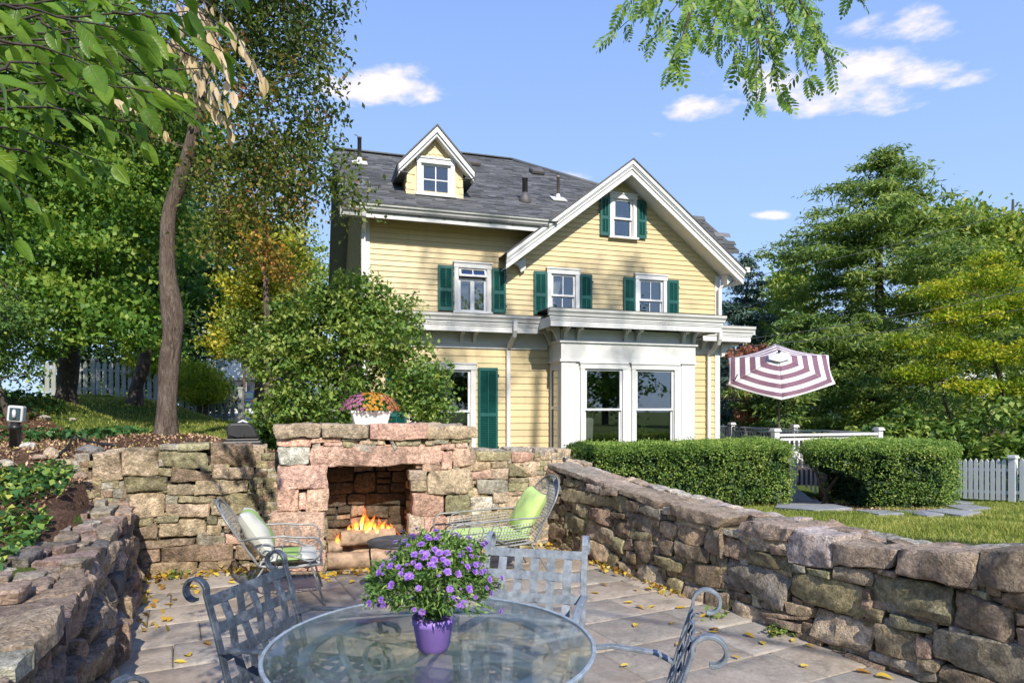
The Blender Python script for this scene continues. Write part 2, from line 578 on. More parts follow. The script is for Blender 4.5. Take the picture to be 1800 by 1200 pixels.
def mask_attr(name, poly, soft):
    s = in_poly(GX, GY, poly)
    d = seg_dist(GX, GY, poly)
    v = np.clip(0.5 + np.where(s, d, -d) / (2 * soft), 0, 1)
    return v
mul = np.maximum(mask_attr('m', HEDGE2_BED, .25), mask_attr('m', [(-2.6, 8.6), (-4.3, 9.7), (-7.5, 10.3), (-9.5, 11.4), (-20, 9), (-20, -6), (-2.2, -2), (-2.9, 3.9), (-3.9, 6.6), (.2, 8.3), (.6, 9.6)], .35))
mul = np.maximum(mul, mask_attr('m', [(-4.2, 12.6), (-3.2, 10.4), (0, 10), (4, 12.5), (4.5, 14), (4.5, 20), (-4, 20)], .3))
mul = np.maximum(mul, mask_attr('m', [(0.95, 8.3), (1.6, 8.3), (4.9, 11.6), (4.6, 13), (1, 12)], .2))
asp = np.maximum(mask_attr('a', [(-60, 48), (-60, 36), (-22, 36), (-10.5, 33), (-5.2, 13.5), (-4.0, 13.5), (-4.5, 25), (-5, 52), (-60, 52)], .4), mask_attr('a', [(20, 30), (80, 30), (80, 38), (20, 38)], .4))
for nm, vv in (('mulch', mul), ('asphalt', asp)):
    a = me.attributes.new(nm, 'FLOAT', 'POINT')
    a.data.foreach_set('value', vv.ravel().astype(np.float32))

m, nt, p, out = new_mat('ground_cover')
N = NT(nt)
gc = N.coord('Object')
gn = N.noise(1.1, 6, 0.6, gc); gn2 = N.noise(55, 4, 0.7, gc); gn3 = N.noise(7, 6, 0.7, gc)
grass = N.mix(N.ramp(gn, [(0.35, 0.0), (0.65, 1.0)]), (0.075, 0.125, 0.022), (0.13, 0.17, 0.035))
grass = N.mix(1.0, grass, N.ramp(gn2, [(0.3, 0.55), (0.7, 1.4)]), 'MULTIPLY')
soil = N.ramp(gn2, [(0.25, (0.045, 0.027, 0.018)), (0.5, (0.13, 0.075, 0.05)), (0.72, (0.27, 0.17, 0.11))])
soil = N.mix(1.0, soil, N.ramp(gn3, [(0.3, 0.6), (0.7, 1.25)]), 'MULTIPLY')
mfac = N.m('GREATER_THAN', N.m('ADD', N.attr('mulch'), N.m('MULTIPLY', N.m('SUBTRACT', gn3, 0.5), 0.7)), 0.5)
c = N.mix(mfac, grass, soil)
c = N.mix(N.m('GREATER_THAN', N.attr('asphalt'), 0.5), c, N.ramp(gn2, [(0.3, (0.20, 0.20, 0.195)), (0.7, (0.27, 0.27, 0.26))]))
N.l(c, p.inputs['Base Color'])
p.inputs['Roughness'].default_value = 0.95
p.inputs['Specular IOR Level'].default_value = 0.1
N.l(N.bump(gn2, 0.9, 0.03), p.inputs['Normal'])
go = link_mesh('ground', me, m)
tag(go, 'sloping garden ground of lawn, mulched beds and distant asphalt', None, None, 'structure')

# ------------------------------------------------------------------ patio paving
m, nt, p, out = new_mat('bluestone_paving')
N = NT(nt)
vec, oi = N.rcoord()
f1 = N.noise(2.6, 8, 0.68, vec, 0.7); f2 = N.noise(30, 6, 0.7, vec); f3 = N.noise(1.3, 5, 0.7, vec, 0.8)
c = N.mix(1.0, oi.outputs['Color'], N.ramp(f1, [(0.28, 0.62), (0.5, 0.98), (0.75, 1.22)]), 'MULTIPLY')
c = N.mix(1.0, c, N.ramp(f2, [(0.3, 0.78), (0.7, 1.18)]), 'MULTIPLY')
c = N.mix(N.ramp(f3, [(0.48, 0.0), (0.70, 0.6)]), c, (0.25, 0.18, 0.13))
c = N.mix(N.ramp(N.noise(5, 8, 0.75, vec, 0.3), [(0.54, 0.0), (0.66, 0.55)]), c, (0.10, 0.09, 0.08))
N.l(c, p.inputs['Base Color'])
p.inputs['Roughness'].default_value = 0.78
p.inputs['Specular IOR Level'].default_value = 0.3
N.l(N.bump(N.m('ADD', N.noise(7, 7, 0.6, vec, 0.4), N.m('MULTIPLY', f2, 0.25)), 0.5, 0.018), p.inputs['Normal'])
M['paving'] = m
M['joint'] = simple_mat('dark_joint_soil', (0.085, 0.07, 0.055), 0.95, 0.4, 20)

bm_ = MB()
bm_.add([(x, y, -0.05) for x, y in PATIO], [tuple(range(len(PATIO)))])
patio = bm_.build('patio', M['joint'])
tag(patio, 'patio of rectangular bluestone flags between the stone walls', None, None, 'structure')
PE1 = Vector((0.4516, -0.8922, 0)); PE2 = Vector((0.8922, 0.4516, 0))
rp = random.Random(21)
paving_me = {}
def paving_stone(a0, a1, b0, b1):
    """a along PE1, b along PE2 (metres from the patio's origin)"""
    g = 0.0028
    la, lb = a1 - a0 - 2 * g, b1 - b0 - 2 * g
    ca, cb = (a0 + a1) / 2, (b0 + b1) / 2
    c = PE1 * ca + PE2 * cb
    na, nb = 5, 6
    V = []; top = rp.uniform(-0.004, 0.004)
    tx, ty = rp.uniform(-.004, .004), rp.uniform(-.004, .004)
    us = [0, .03, .35, .65, .97, 1]; vs = [0, .025, .3, .6, .975, 1]
    for i, uu in enumerate(us):
        for j, vv in enumerate(vs):
            edge = i in (0, 5) or j in (0, 5)
            wob = (rp.uniform(-.0025, .0025) if edge else 0)
            q = PE1 * ((uu - .5) * la + wob) + PE2 * ((vv - .5) * lb + wob)
            z = top + tx * (uu - .5) + ty * (vv - .5) - (0.006 if edge else 0) + rp.uniform(-.0012, .0012)
            V.append((q.x, q.y, z))
    Fs = []
    for i in range(5):
        for j in range(5):
            Fs.append((i * 6 + j, (i + 1) * 6 + j, (i + 1) * 6 + j + 1, i * 6 + j + 1))
    ring = [j for j in range(6)] + [i * 6 + 5 for i in range(1, 6)] + [5 * 6 + j for j in range(4, -1, -1)] + [i * 6 for i in range(4, 0, -1)]
    b = len(V)
    for k in ring:
        V.append((V[k][0], V[k][1], -0.045))
    nr = len(ring)
    for k in range(nr):
        Fs.append((ring[k], ring[(k + 1) % nr], b + (k + 1) % nr, b + k))
    me = np_mesh('paving_stone', V, Fs)
    o = link_mesh('paving_stone', me, M['paving'], patio, (c.x, c.y, 0))
    k = rp.uniform(0.85, 1.12)
    base = rp.choice([(0.305, 0.268, 0.218), (0.29, 0.258, 0.215), (0.32, 0.272, 0.215), (0.275, 0.25, 0.212), (0.31, 0.262, 0.205)])
    k *= 1.25
    o.color = (base[0] * k, base[1] * k, base[2] * k, 1)
row = -8.6
while row < 0.2:
    rw = rp.choice([0.46, 0.49, 0.52, 0.49])
    bpos = -3.2 + rp.uniform(0, .7)
    while bpos < 7.2:
        ln = rp.choice([0.5, 0.62, 0.75, 0.9, 0.68])
        c = PE1 * (row + rw / 2) + PE2 * (bpos + ln / 2)
        ok = in_poly(np.array([c.x]), np.array([c.y]), PATIO)[0] or seg_dist(np.array([c.x]), np.array([c.y]), PATIO)[0] < 0.3
        vis = c.y > 2.0 and abs(c.x) < 0.8 * c.y + 0.7
        if ok and vis and c.y < 8.6:
            paving_stone(row, row + rw, bpos, bpos + ln)
        bpos += ln
    row += rw

# ------------------------------------------------------------------ dry stone walls and fireplace
RW_ST = '''319,76,369,78,364,67,319,65;366,78,403,77,402,56,365,53;404,74,447,76,444,66,404,59;450,78,493,84,493,65,448,64;493,85,525,92,525,69,493,67;371,47,425,48,424,27,368,28;431,60,479,61,478,39,430,41;480,60,511,57,511,39,479,41;327,61,348,63,348,57,328,55;349,63,365,63,365,58,350,56;404,58,429,60,429,50,403,50;382,52,401,53,401,49,383,49;370,52,381,53,381,49,370,48;387,25,432,24,427,5,385,4;434,28,459,28,459,11,432,11;469,35,525,40,525,16,468,18;441,37,468,35,467,31,440,29;363,23,385,24,384,18,365,16;339,10,384,17,383,15,345,7;346,7,376,10,375,5,345,2;377,12,385,12,385,4,377,4;427,36,438,36,436,29,425,30;424,47,429,48,430,42,424,42;424,41,430,41,429,35,424,35;460,27,468,28,467,17,460,16;460,16,474,16,470,9,460,10;429,8,461,11,467,5,428,3;472,14,500,15,495,4,470,8;505,65,525,70,525,58,505,60;491,63,498,63,498,60,491,61;498,67,505,67,505,64,498,63;512,56,525,57,525,53,513,51;512,48,525,50,525,41,512,40;413,2,439,2,438,-2,413,-2;372,4,395,3,392,-2,372,-2;343,0,372,2,371,-4,343,-5;436,63,447,63,446,60,435,61;479,39,489,39,487,37,479,37;403,0,412,2,410,0,403,-2;470,10,470,4,459,0,460,5;-21,103,94,92,92,86,-24,97;96,91,161,84,160,79,94,85;161,84,227,79,219,72,163,79;237,80,303,76,296,66,239,70;302,42,368,44,361,16,302,22;326,54,368,56,367,45,325,44;301,59,326,59,325,46,300,45;280,63,300,64,300,43,277,45;301,66,327,65,326,62,300,63;248,64,279,61,270,44,246,49;225,61,244,59,237,45,219,51;241,47,285,44,284,35,242,34;221,42,239,44,238,32,219,32;253,30,298,33,295,15,253,16;212,28,252,28,249,19,211,19;187,14,216,16,229,0,186,1;232,13,253,11,249,-1,231,1;280,12,306,13,305,-1,279,-3;309,11,339,11,343,-3,308,-3;187,35,209,39,209,19,187,17;175,45,209,46,207,39,175,37;171,62,211,64,209,47,170,48;146,54,178,49,173,37,145,33;108,58,143,60,141,43,103,46;143,75,171,76,170,61,141,62;172,74,192,74,191,65,171,64;45,73,145,74,144,63,44,59;68,59,106,60,100,44,66,48;98,43,147,39,146,23,96,24;148,34,166,32,164,19,147,23;51,45,95,42,92,26,51,27;90,24,141,19,139,5,85,7;140,17,156,15,154,0,139,1;157,9,175,9,174,0,156,0;45,83,83,84,83,78,46,75;100,83,128,84,127,76,99,76;130,84,159,83,158,77,130,75;11,94,45,87,43,77,7,84;8,54,31,55,31,33,7,34;8,30,47,24,45,9,6,11;165,34,179,36,179,26,164,24;171,24,185,24,184,13,170,12;194,74,224,71,222,63,193,66;212,63,222,62,220,55,212,55;340,11,365,13,364,10,340,8;255,9,279,11,278,-3,255,0;229,75,239,74,238,69,227,69;263,66,279,65,279,61,261,63;13,74,44,74,43,64,13,63;11,62,43,61,42,54,11,54;40,25,61,26,60,20,40,18;147,58,168,60,167,55,147,54;303,66,368,68,367,62,327,57'''
BW_ST = '''-24,123,-2,123,0,96,-24,97;-2,126,32,126,32,99,1,99;1,98,39,98,38,85,4,84;6,83,37,82,36,58,8,59;32,129,49,128,49,124,33,125;49,130,77,130,77,124,49,123;34,122,76,120,75,105,37,107;79,131,116,128,123,106,77,108;45,107,79,99,78,92,43,92;81,106,119,104,118,93,80,95;32,107,42,105,43,98,33,100;68,106,81,108,80,103,70,101;40,90,66,88,65,78,40,80;66,92,114,91,113,79,64,79;50,78,83,74,82,69,49,72;38,80,48,78,48,70,38,71;94,78,122,78,124,59,94,57;38,70,78,69,77,56,39,60;78,70,93,67,92,56,79,58;8,59,26,58,26,51,8,49;10,47,30,53,30,38,11,36;31,53,73,55,74,37,31,38;31,59,51,59,50,53,30,53;12,35,65,35,64,29,12,28;12,27,32,26,32,14,13,15;34,28,99,28,99,11,35,14;66,40,92,39,92,27,66,29;14,14,66,11,65,-3,14,0;68,12,103,11,103,-1,68,-1;76,57,85,56,84,49,75,49;111,57,125,57,125,43,110,45;92,57,110,56,110,49,93,50;75,48,89,48,88,37,75,37;115,92,122,91,121,81,115,82;112,48,125,41,125,31,111,30;94,49,111,47,110,39,94,40;93,38,111,30,111,27,93,28;101,24,125,26,125,9,101,11'''
FP_ST = '''-4,150,41,150,41,137,-2,137;41,150,87,149,87,136,41,136;88,149,96,149,96,134,88,134;96,149,146,149,147,133,97,133;147,147,201,146,200,133,148,133;0,137,31,136,31,127,0,129;32,136,60,136,59,132,31,131;61,136,79,136,78,133,61,133;79,134,104,133,104,128,77,129;113,132,141,132,140,127,114,127;145,131,155,131,154,127,146,127;156,133,171,133,170,128,156,128;173,133,195,133,194,129,174,129;179,128,192,129,192,124,179,124;163,127,178,128,177,122,162,122;71,129,94,128,93,121,71,122;61,132,72,131,70,126,62,127;108,133,112,132,116,124,113,122;43,131,60,131,60,128,42,128;97,128,112,128,112,123,98,124;0,128,30,128,29,110,0,110;31,128,169,127,162,107,31,107;175,123,195,124,195,103,176,103;164,119,175,120,174,101,163,102;143,107,161,108,161,98,144,99;0,110,47,109,47,85,1,87;0,86,19,86,19,65,-1,65;20,82,26,82,26,65,20,65;27,85,47,85,47,63,26,64;-5,65,45,62,44,25,-3,28;28,25,45,25,43,4,28,5;-1,27,27,25,27,5,1,8;12,6,43,4,43,-9,13,-7;-1,8,12,6,13,-6,1,-5;149,100,195,101,194,75,148,76;133,77,166,77,166,52,132,53;167,73,193,72,194,51,168,53;144,52,168,51,167,32,144,34;168,51,194,51,194,31,168,32;129,53,144,52,143,34,128,35;129,34,159,32,159,15,129,16;159,32,195,30,195,12,160,15;129,15,150,14,150,-4,129,-2;150,14,195,11,195,-8,150,-4;129,101,148,100,147,90,130,90;130,89,147,89,147,79,130,79'''
BR_ST = '''354,102,376,103,376,93,353,93;377,102,396,102,396,96,378,96;397,100,425,100,424,85,398,86;353,92,375,93,375,84,353,84;376,95,396,95,396,83,376,83;359,82,398,82,398,66,361,67;398,82,424,83,423,78,399,78;399,77,424,77,424,68,399,68;379,67,398,67,397,55,380,55;385,55,409,62,408,47,386,48;349,74,363,72,363,63,348,63;351,62,378,62,377,43,352,43;398,68,424,67,420,62,399,63;401,101,434,102,434,83,425,84;358,114,401,114,400,103,359,104;402,113,431,112,430,102,402,102;351,118,358,115,357,102,352,101;378,54,385,54,384,47,379,47;352,42,385,46,385,27,353,28;386,47,434,45,434,28,386,28;353,27,385,26,385,6,354,9;386,27,434,26,434,3,386,6;425,83,441,82,441,64,425,65;425,64,441,63,441,46,425,47;410,61,425,61,425,47,410,47;354,8,396,5,396,-13,354,-10;397,4,439,1,439,-12,397,-11'''
def quads(txt):
    r = []
    for q in txt.split(';'):
        c = [int(t) / 100 for t in q.split(',')]
        r.append([(c[i], c[i + 1]) for i in range(0, 8, 2)])
    return r
STONE_COL = {'p': (0.47, 0.305, 0.23), 't': (0.42, 0.325, 0.225), 'o': (0.29, 0.255, 0.15), 'g': (0.33, 0.30, 0.235), 'w': (0.58, 0.54, 0.47),
             'u': (0.28, 0.21, 0.155), 'd': (0.15, 0.14, 0.13), 'v': (0.235, 0.172, 0.142), 'k': (0.085, 0.07, 0.052), 'b': (0.30, 0.215, 0.15), 'l': (0.37, 0.315, 0.26), 'm': (0.335, 0.245, 0.18)}
rs = random.Random(5)

def stone(parent, quad, depth, code, moss, org, ea, ey, ez, proud=0.0, rough=1.0, round_=None, flat=False, facet=1.0):
    """one wall stone: quad in (a, z) of the wall's face; it bulges out (-ey) and runs back `depth` (+ey)"""
    Q = np.array(quad, dtype=float)
    w = (np.linalg.norm(Q[1] - Q[0]) + np.linalg.norm(Q[2] - Q[3])) / 2
    h = (np.linalg.norm(Q[3] - Q[0]) + np.linalg.norm(Q[2] - Q[1])) / 2
    nu = int(min(18, max(5, w / 0.028))); nv = int(min(15, max(5, h / 0.028)))
    P_ = np.concatenate([[-1, -0.93], np.linspace(-0.8, 0.8, nu - 2), [0.93, 1]])
    R_ = np.concatenate([[-1, -0.92], np.linspace(-0.78, 0.78, nv - 2), [0.92, 1]])
    pp, qq = np.meshgrid(P_, R_, indexing='ij')
    k = rs.uniform(0.0, 0.22) if round_ is None else round_
    fp = pp * np.sqrt(np.maximum(0, 1 - k * qq ** 4 * 0.8)); fq = qq * np.sqrt(np.maximum(0, 1 - k * pp ** 4 * 0.8))
    a = (fp + 1) / 2; b = (1 - fq) / 2            # b: 0 top, 1 bottom
    A = (Q[0, 0] * (1 - a) * (1 - b) + Q[1, 0] * a * (1 - b) + Q[2, 0] * a * b + Q[3, 0] * (1 - a) * b)
    Z = (Q[0, 1] * (1 - a) * (1 - b) + Q[1, 1] * a * (1 - b) + Q[2, 1] * a * b + Q[3, 1] * (1 - a) * b)
    sh = A.shape
    seed = rs.uniform(0, 500)
    pt = np.stack([A.ravel() * 7, Z.ravel() * 7, np.full(A.size, seed)], 1)
    A = A + 0.013 * min(1, w / .2) * fbm(pt, 4, .65).reshape(sh); Z = Z + 0.012 * min(1, h / .15) * fbm(pt + 31.7, 4, .65).reshape(sh)
    edge = np.minimum((1 - np.abs(pp)) * w / 2, (1 - np.abs(qq)) * h / 2)
    R = min(0.016, 0.22 * min(w, h)) * rs.uniform(0.5, 1.3)
    t = np.clip(edge / R, 0, 1)
    fall = R * 0.8 * (1 - np.sqrt(np.maximum(0, 1 - (1 - t) ** 2)))
    hgt = np.full(sh, 0.05)
    amp = rough * min(0.045, 0.16 * min(w, h) + 0.008)
    for _ in range(rs.choice([3, 4, 5])):
        nx_, nz_ = rs.uniform(-1, 1), rs.uniform(-1, 1)
        hgt = np.minimum(hgt, amp * (rs.uniform(0.1, 0.75) + facet * 1.3 * (nx_ * pp * min(1, w / .35) + nz_ * qq * min(1, h / .3))))
    hgt = np.clip(hgt, -amp, amp)
    out_ = proud + hgt - fall
    n2 = fbm(np.stack([A.ravel() * 13, Z.ravel() * 13, np.full(A.size, seed + 9)], 1), 4, 0.55).reshape(sh)
    ridged = 1 - 2 * np.abs(fbm(np.stack([A.ravel() * 9, Z.ravel() * 12, np.full(A.size, seed + 77)], 1), 3).reshape(sh))
    out_ = out_ + (0.010 * n2 + 0.009 * ridged) * rough
    if flat:
        out_ = proud - fall * 0.6 + 0.009 * n2 + 0.006 * ridged + hgt * 0.5
    nu2, nv2 = sh
    ca, cz = A.mean(), Z.mean()
    X = np.stack([A - ca, -out_, Z - cz], -1).reshape(-1, 3)
    ii = np.arange(nu2 * nv2).reshape(nu2, nv2)
    Fq = np.stack([ii[:-1, :-1].ravel(), ii[1:, :-1].ravel(), ii[1:, 1:].ravel(), ii[:-1, 1:].ravel()], 1)
    ring = np.concatenate([ii[:, 0], ii[-1, 1:], ii[-2::-1, -1], ii[0, -2:0:-1]])
    nr = len(ring)
    Vs = [X]; Fs = [Fq]; prev = ring; base = len(X)
    br = X[ring]
    for fr in (0.12, 0.45, 0.75, 1.0):
        L = br.copy()
        nn = fbm(np.stack([br[:, 0] * 9 + seed, br[:, 2] * 9, np.full(nr, fr * depth * 9)], 1), 3)
        inset = 0.012 * fr
        rad = np.stack([br[:, 0], br[:, 2]], 1)
        ln = np.maximum(1e-4, np.linalg.norm(rad, axis=1))
        L[:, 0] -= rad[:, 0] / ln * (inset - 0.008 * nn); L[:, 2] -= rad[:, 1] / ln * (inset * 0.4 - 0.006 * nn)
        L[:, 1] = br[:, 1] * (1 - fr) + fr * depth
        Vs.append(L)
        cur = base + np.arange(nr)
        Fs.append(np.stack([prev, np.roll(prev, -1), np.roll(cur, -1), cur], 1))
        prev = cur; base += nr
    V = np.concatenate(Vs)
    ea_, ey_, ez_ = np.array(ea), np.array(ey), np.array(ez)
    W_ = V[:, :1] * ea_ + V[:, 1:2] * ey_ + V[:, 2:3] * ez_
    c = np.array(org) + ca * ea_ + cz * ez_
    Fa = np.concatenate(Fs)
    if np.dot(np.cross(ea_, ey_), ez_) < 0:
        Fa = Fa[:, ::-1]
    me = np_mesh('stone', W_, Fa, smooth=True, sharp=30)
    o = link_mesh('stone', me, M['stone'], parent, tuple(c))
    col = STONE_COL[code]
    kk = rs.uniform(0.68, 1.06) * (1.08 if code == 'p' else 1.0)
    o.color = (col[0] * kk * rs.uniform(.95, 1.05), col[1] * kk, col[2] * kk * rs.uniform(.93, 1.07), max(0, min(1, moss * rs.uniform(0.4, 1.4))))
    return o

EX, EY, EZ = (1, 0, 0), (0, 1, 0), (0, 0, 1)

def guillotine(x0, x1, z0, z1, wmax, hmax, rnd, out=None, wmin=None):
    out = [] if out is None else out
    w, h = x1 - x0, z1 - z0
    wm = wmax * rnd.uniform(0.6, 1.3); hm = hmax * rnd.uniform(0.6, 1.3)
    if w <= wm and h <= hm:
        out.append((x0, x1, z0, z1)); return out
    if h / hm > w / wm:
        s = z0 + h * rnd.uniform(0.32, 0.68)
        guillotine(x0, x1, z0, s, wmax, hmax, rnd, out); guillotine(x0, x1, s, z1, wmax, hmax, rnd, out)
    else:
        s = x0 + w * rnd.uniform(0.3, 0.7)
        guillotine(x0, s, z0, z1, wmax, hmax, rnd, out); guillotine(s, x1, z0, z1, wmax, hmax, rnd, out)
    return out

def warp_quad(r, seed, amp=0.03, gap=0.006):
    x0, x1, z0, z1 = r
    pts = np.array([(x0 + gap, z1 - gap), (x1 - gap, z1 - gap), (x1 - gap, z0 + gap), (x0 + gap, z0 + gap)])
    n = fbm(np.stack([pts[:, 0] * 3.1, pts[:, 1] * 3.1, np.full(4, seed)], 1), 2)
    n2 = fbm(np.stack([pts[:, 0] * 3.1 + 50, pts[:, 1] * 3.1, np.full(4, seed)], 1), 2)
    pts[:, 0] += amp * n; pts[:, 1] += amp * 0.8 * n2
    return [tuple(q) for q in pts]

def grow(q, d):
    """push the corners of a quad outward by d so neighbouring stones nearly touch"""
    c = (sum(p[0] for p in q) / 4, sum(p[1] for p in q) / 4)
    return [(p[0] + math.copysign(d, p[0] - c[0]), p[1] + math.copysign(d, p[1] - c[1])) for p in q]

def covered(x, z, Q):
    for q in Q:
        if in_poly(np.array([x]), np.array([z]), q)[0]:
            return True
    return False

def filler(parent, Q, a0, a1, z0, ztop, codes, moss, wmax=0.17, hmax=0.10, seed=3, recess=0.03):
    rnd = random.Random(seed)
    for r in guillotine(a0, a1, z0, 1.4, wmax, hmax, rnd):
        ca, cz = (r[0] + r[1]) / 2, (r[2] + r[3]) / 2
        if cz > ztop(ca) - 0.05: continue
        test = [(ca, cz), (ca - (r[1] - r[0]) * .25, cz), (ca + (r[1] - r[0]) * .25, cz), (ca, cz + (r[3] - r[2]) * .3), (ca, cz - (r[3] - r[2]) * .3)]
        if sum(covered(x, z, Q) for x, z in test) >= 4: continue
        stone(parent, warp_quad(r, seed, 0.015, -0.002), 0.09, rnd.choice(codes), moss, (0, 0, 0), EX, EY, EZ, proud=-recess)

def interp(tab):
    xs = [t[0] for t in tab]; ys = [t[1] for t in tab]
    return lambda x: float(np.interp(x, xs, ys))

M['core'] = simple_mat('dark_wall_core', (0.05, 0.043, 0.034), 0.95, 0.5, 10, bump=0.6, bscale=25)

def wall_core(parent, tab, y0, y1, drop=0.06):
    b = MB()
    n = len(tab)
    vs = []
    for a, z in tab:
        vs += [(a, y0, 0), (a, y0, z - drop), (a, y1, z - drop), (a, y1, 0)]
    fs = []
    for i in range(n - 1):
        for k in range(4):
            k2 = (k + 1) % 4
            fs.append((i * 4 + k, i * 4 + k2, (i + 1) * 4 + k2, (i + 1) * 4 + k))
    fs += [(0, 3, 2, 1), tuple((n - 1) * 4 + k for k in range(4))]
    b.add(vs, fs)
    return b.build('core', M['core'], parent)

def top_row(parent, a0, a1, y0, y1, ztop, codes, moss, seed, wmax=0.5, ymax=0.3, thick=0.09, jag=0.02, lift=0.0):
    """flat stones lying on the wall's top: quads in (a, y), bulging upward"""
    rnd = random.Random(seed)
    for r in guillotine(a0, a1, y0, y1, wmax, ymax, rnd):
        ca, cy = (r[0] + r[1]) / 2, (r[2] + r[3]) / 2
        q = warp_quad(r, seed, 0.04, 0.004)
        z = ztop(ca) + rnd.uniform(-jag, jag) + lift
        sl = (ztop(ca + .12) - ztop(ca - .12)) / 0.24 + rnd.uniform(-.05, .05)
        e = Vector((1, 0, sl)).normalized()
        tilt = rnd.uniform(-.06, .06)
        f = Vector((0, 1, tilt)).normalized()
        g = e.cross(f).normalized()
        # in-plane axes (a -> e, z -> f), outward is up: ey = -g
        org = Vector((0, 0, z)) - e * ca - f * cy + Vector((ca, cy, 0))
        stone(parent, q, thick, rnd.choice(codes), moss, tuple(org), tuple(e), tuple(-g), tuple(f), flat=True, rough=0.8)

# --- right wall
rw_tab = [(-0.5, 1.03), (0, 1.0), (.35, .93), (1.1, .86), (1.6, .82), (2.2, .78), (2.96, .75), (3.6, .78), (4.45, .77), (4.9, .85), (5.2, .9), (6.2, .88), (7.2, .86)]
rw_top = interp(rw_tab)
right_wall = thing('stone_wall', 'long dry stone retaining wall with mossy face between patio and lawn', 'stone wall', RW_P, math.atan2(RW_D.y, RW_D.x))
wall_core(right_wall, rw_tab, 0.075, 0.5, 0.09)
RQ = quads(RW_ST)
rc = random.Random(8)
for q in RQ:
    zt = max(p[1] for p in q); am = sum(p[0] for p in q) / 4
    iscap = zt > rw_top(am) - 0.045
    if min(p[1] for p in q) < 0: q = [(p[0], max(p[1], -0.02)) for p in q]
    code = rc.choice('uuml' if iscap else 'otobtbgobu')
    stone(right_wall, grow(q, 0.006), 0.32 if iscap else 0.16, code, 0.15 if iscap else 0.55, (0, 0, 0), EX, EY, EZ, proud=rc.uniform(-0.005, 0.02) + (0.02 if iscap else 0), rough=0.95, facet=1.1)
filler(right_wall, RQ, -0.15, 5.25, 0.0, rw_top, 'oobuug', 0.5, 0.15, 0.09, 3)
rg = random.Random(4)
for r in guillotine(5.25, 6.8, 0, 0.84, 0.42, 0.26, rg):
    stone(right_wall, warp_quad(r, 2, 0.03), 0.25, rg.choice('oubu'), 0.5, (0, 0, 0), EX, EY, EZ, proud=rg.uniform(-.01, .02))
top_row(right_wall, -0.1, 3.1, 0.27, 0.62, rw_top, 'lulmtl', 0.06, 14, 0.5, 0.34, 0.09, 0.012, 0.0)
top_row(right_wall, 3.1, 6.8, 0.26, 0.58, rw_top, 'lulgu', 0.06, 15, 0.55, 0.36, 0.1, 0.012, -0.012)

# --- back wall (left and right of the fireplace)
back_wall = thing('stone_wall', 'mossy dry stone wall left of the fireplace below the grill', 'stone wall', BW_P, math.atan2(BW_D.y, BW_D.x))
bl_tab = [(-0.5, 1.2), (0, 1.25), (1.3, 1.26), (1.5, 1.26)]
bl_top = interp(bl_tab)
wall_core(back_wall, bl_tab, 0.07, 0.45, 0.09)
BQ = quads(BW_ST)
for i, q in enumerate(BQ):
    zt = max(p[1] for p in q)
    low = sum(p[1] for p in q) / 4 < 0.32
    code = rc.choice('bbpb') if low else rc.choice('totgobo')
    if i in (0, 9): code = 't'
    stone(back_wall, grow(q, 0.004), 0.3 if zt > 1.15 else 0.15, code, 0.85, (0, 0, 0), EX, EY, EZ, proud=rc.uniform(-0.008, 0.016), rough=1.0)
filler(back_wall, BQ, -0.42, 1.45, 0.0, bl_top, 'ootgb', 0.5, 0.14, 0.08, 6)
top_row(back_wall, -0.45, 1.3, 0.2, 0.5, bl_top, 'tlgt', 0.3, 18, 0.4, 0.3, 0.1, 0.015, -0.015)
for r in guillotine(-0.5, -0.22, 0, 0.95, 0.3, 0.2, rg):
    stone(back_wall, warp_quad(r, 2, 0.02), 0.15, 't', 0.5, (0, 0, 0), EX, EY, EZ, proud=0.0)

back_right = thing('stone_wall', 'short stone wall between the fireplace and the right-hand wall corner', 'stone wall', BW_P, math.atan2(BW_D.y, BW_D.x))
br_tab = [(3.3, 1.17), (4.3, 1.16), (4.75, 1.14)]
br_top = interp(br_tab)
wall_core(back_right, br_tab, 0.07, 0.5, 0.09)
DQ = quads(BR_ST)
for i, q in enumerate(DQ):
    zt = max(p[1] for p in q)
    q = [(p[0], max(p[1], 0.0)) for p in q]
    code = 'ttoptgootttg'[i % 12]
    if i == 11: code = 'w'
    stone(back_right, grow(q, 0.005), 0.3 if zt > 1.1 else 0.15, code, 0.28, (0, 0, 0), EX, EY, EZ, proud=rc.uniform(-0.006, 0.014), rough=0.85)
filler(back_right, DQ, 3.45, 4.7, 0.0, br_top, 'ttog', 0.3, 0.14, 0.09, 9)
top_row(back_right, 3.4, 4.9, 0.24, 0.62, br_top, 'tlug', 0.1, 23, 0.4, 0.3, 0.1, 0.02, -0.01)

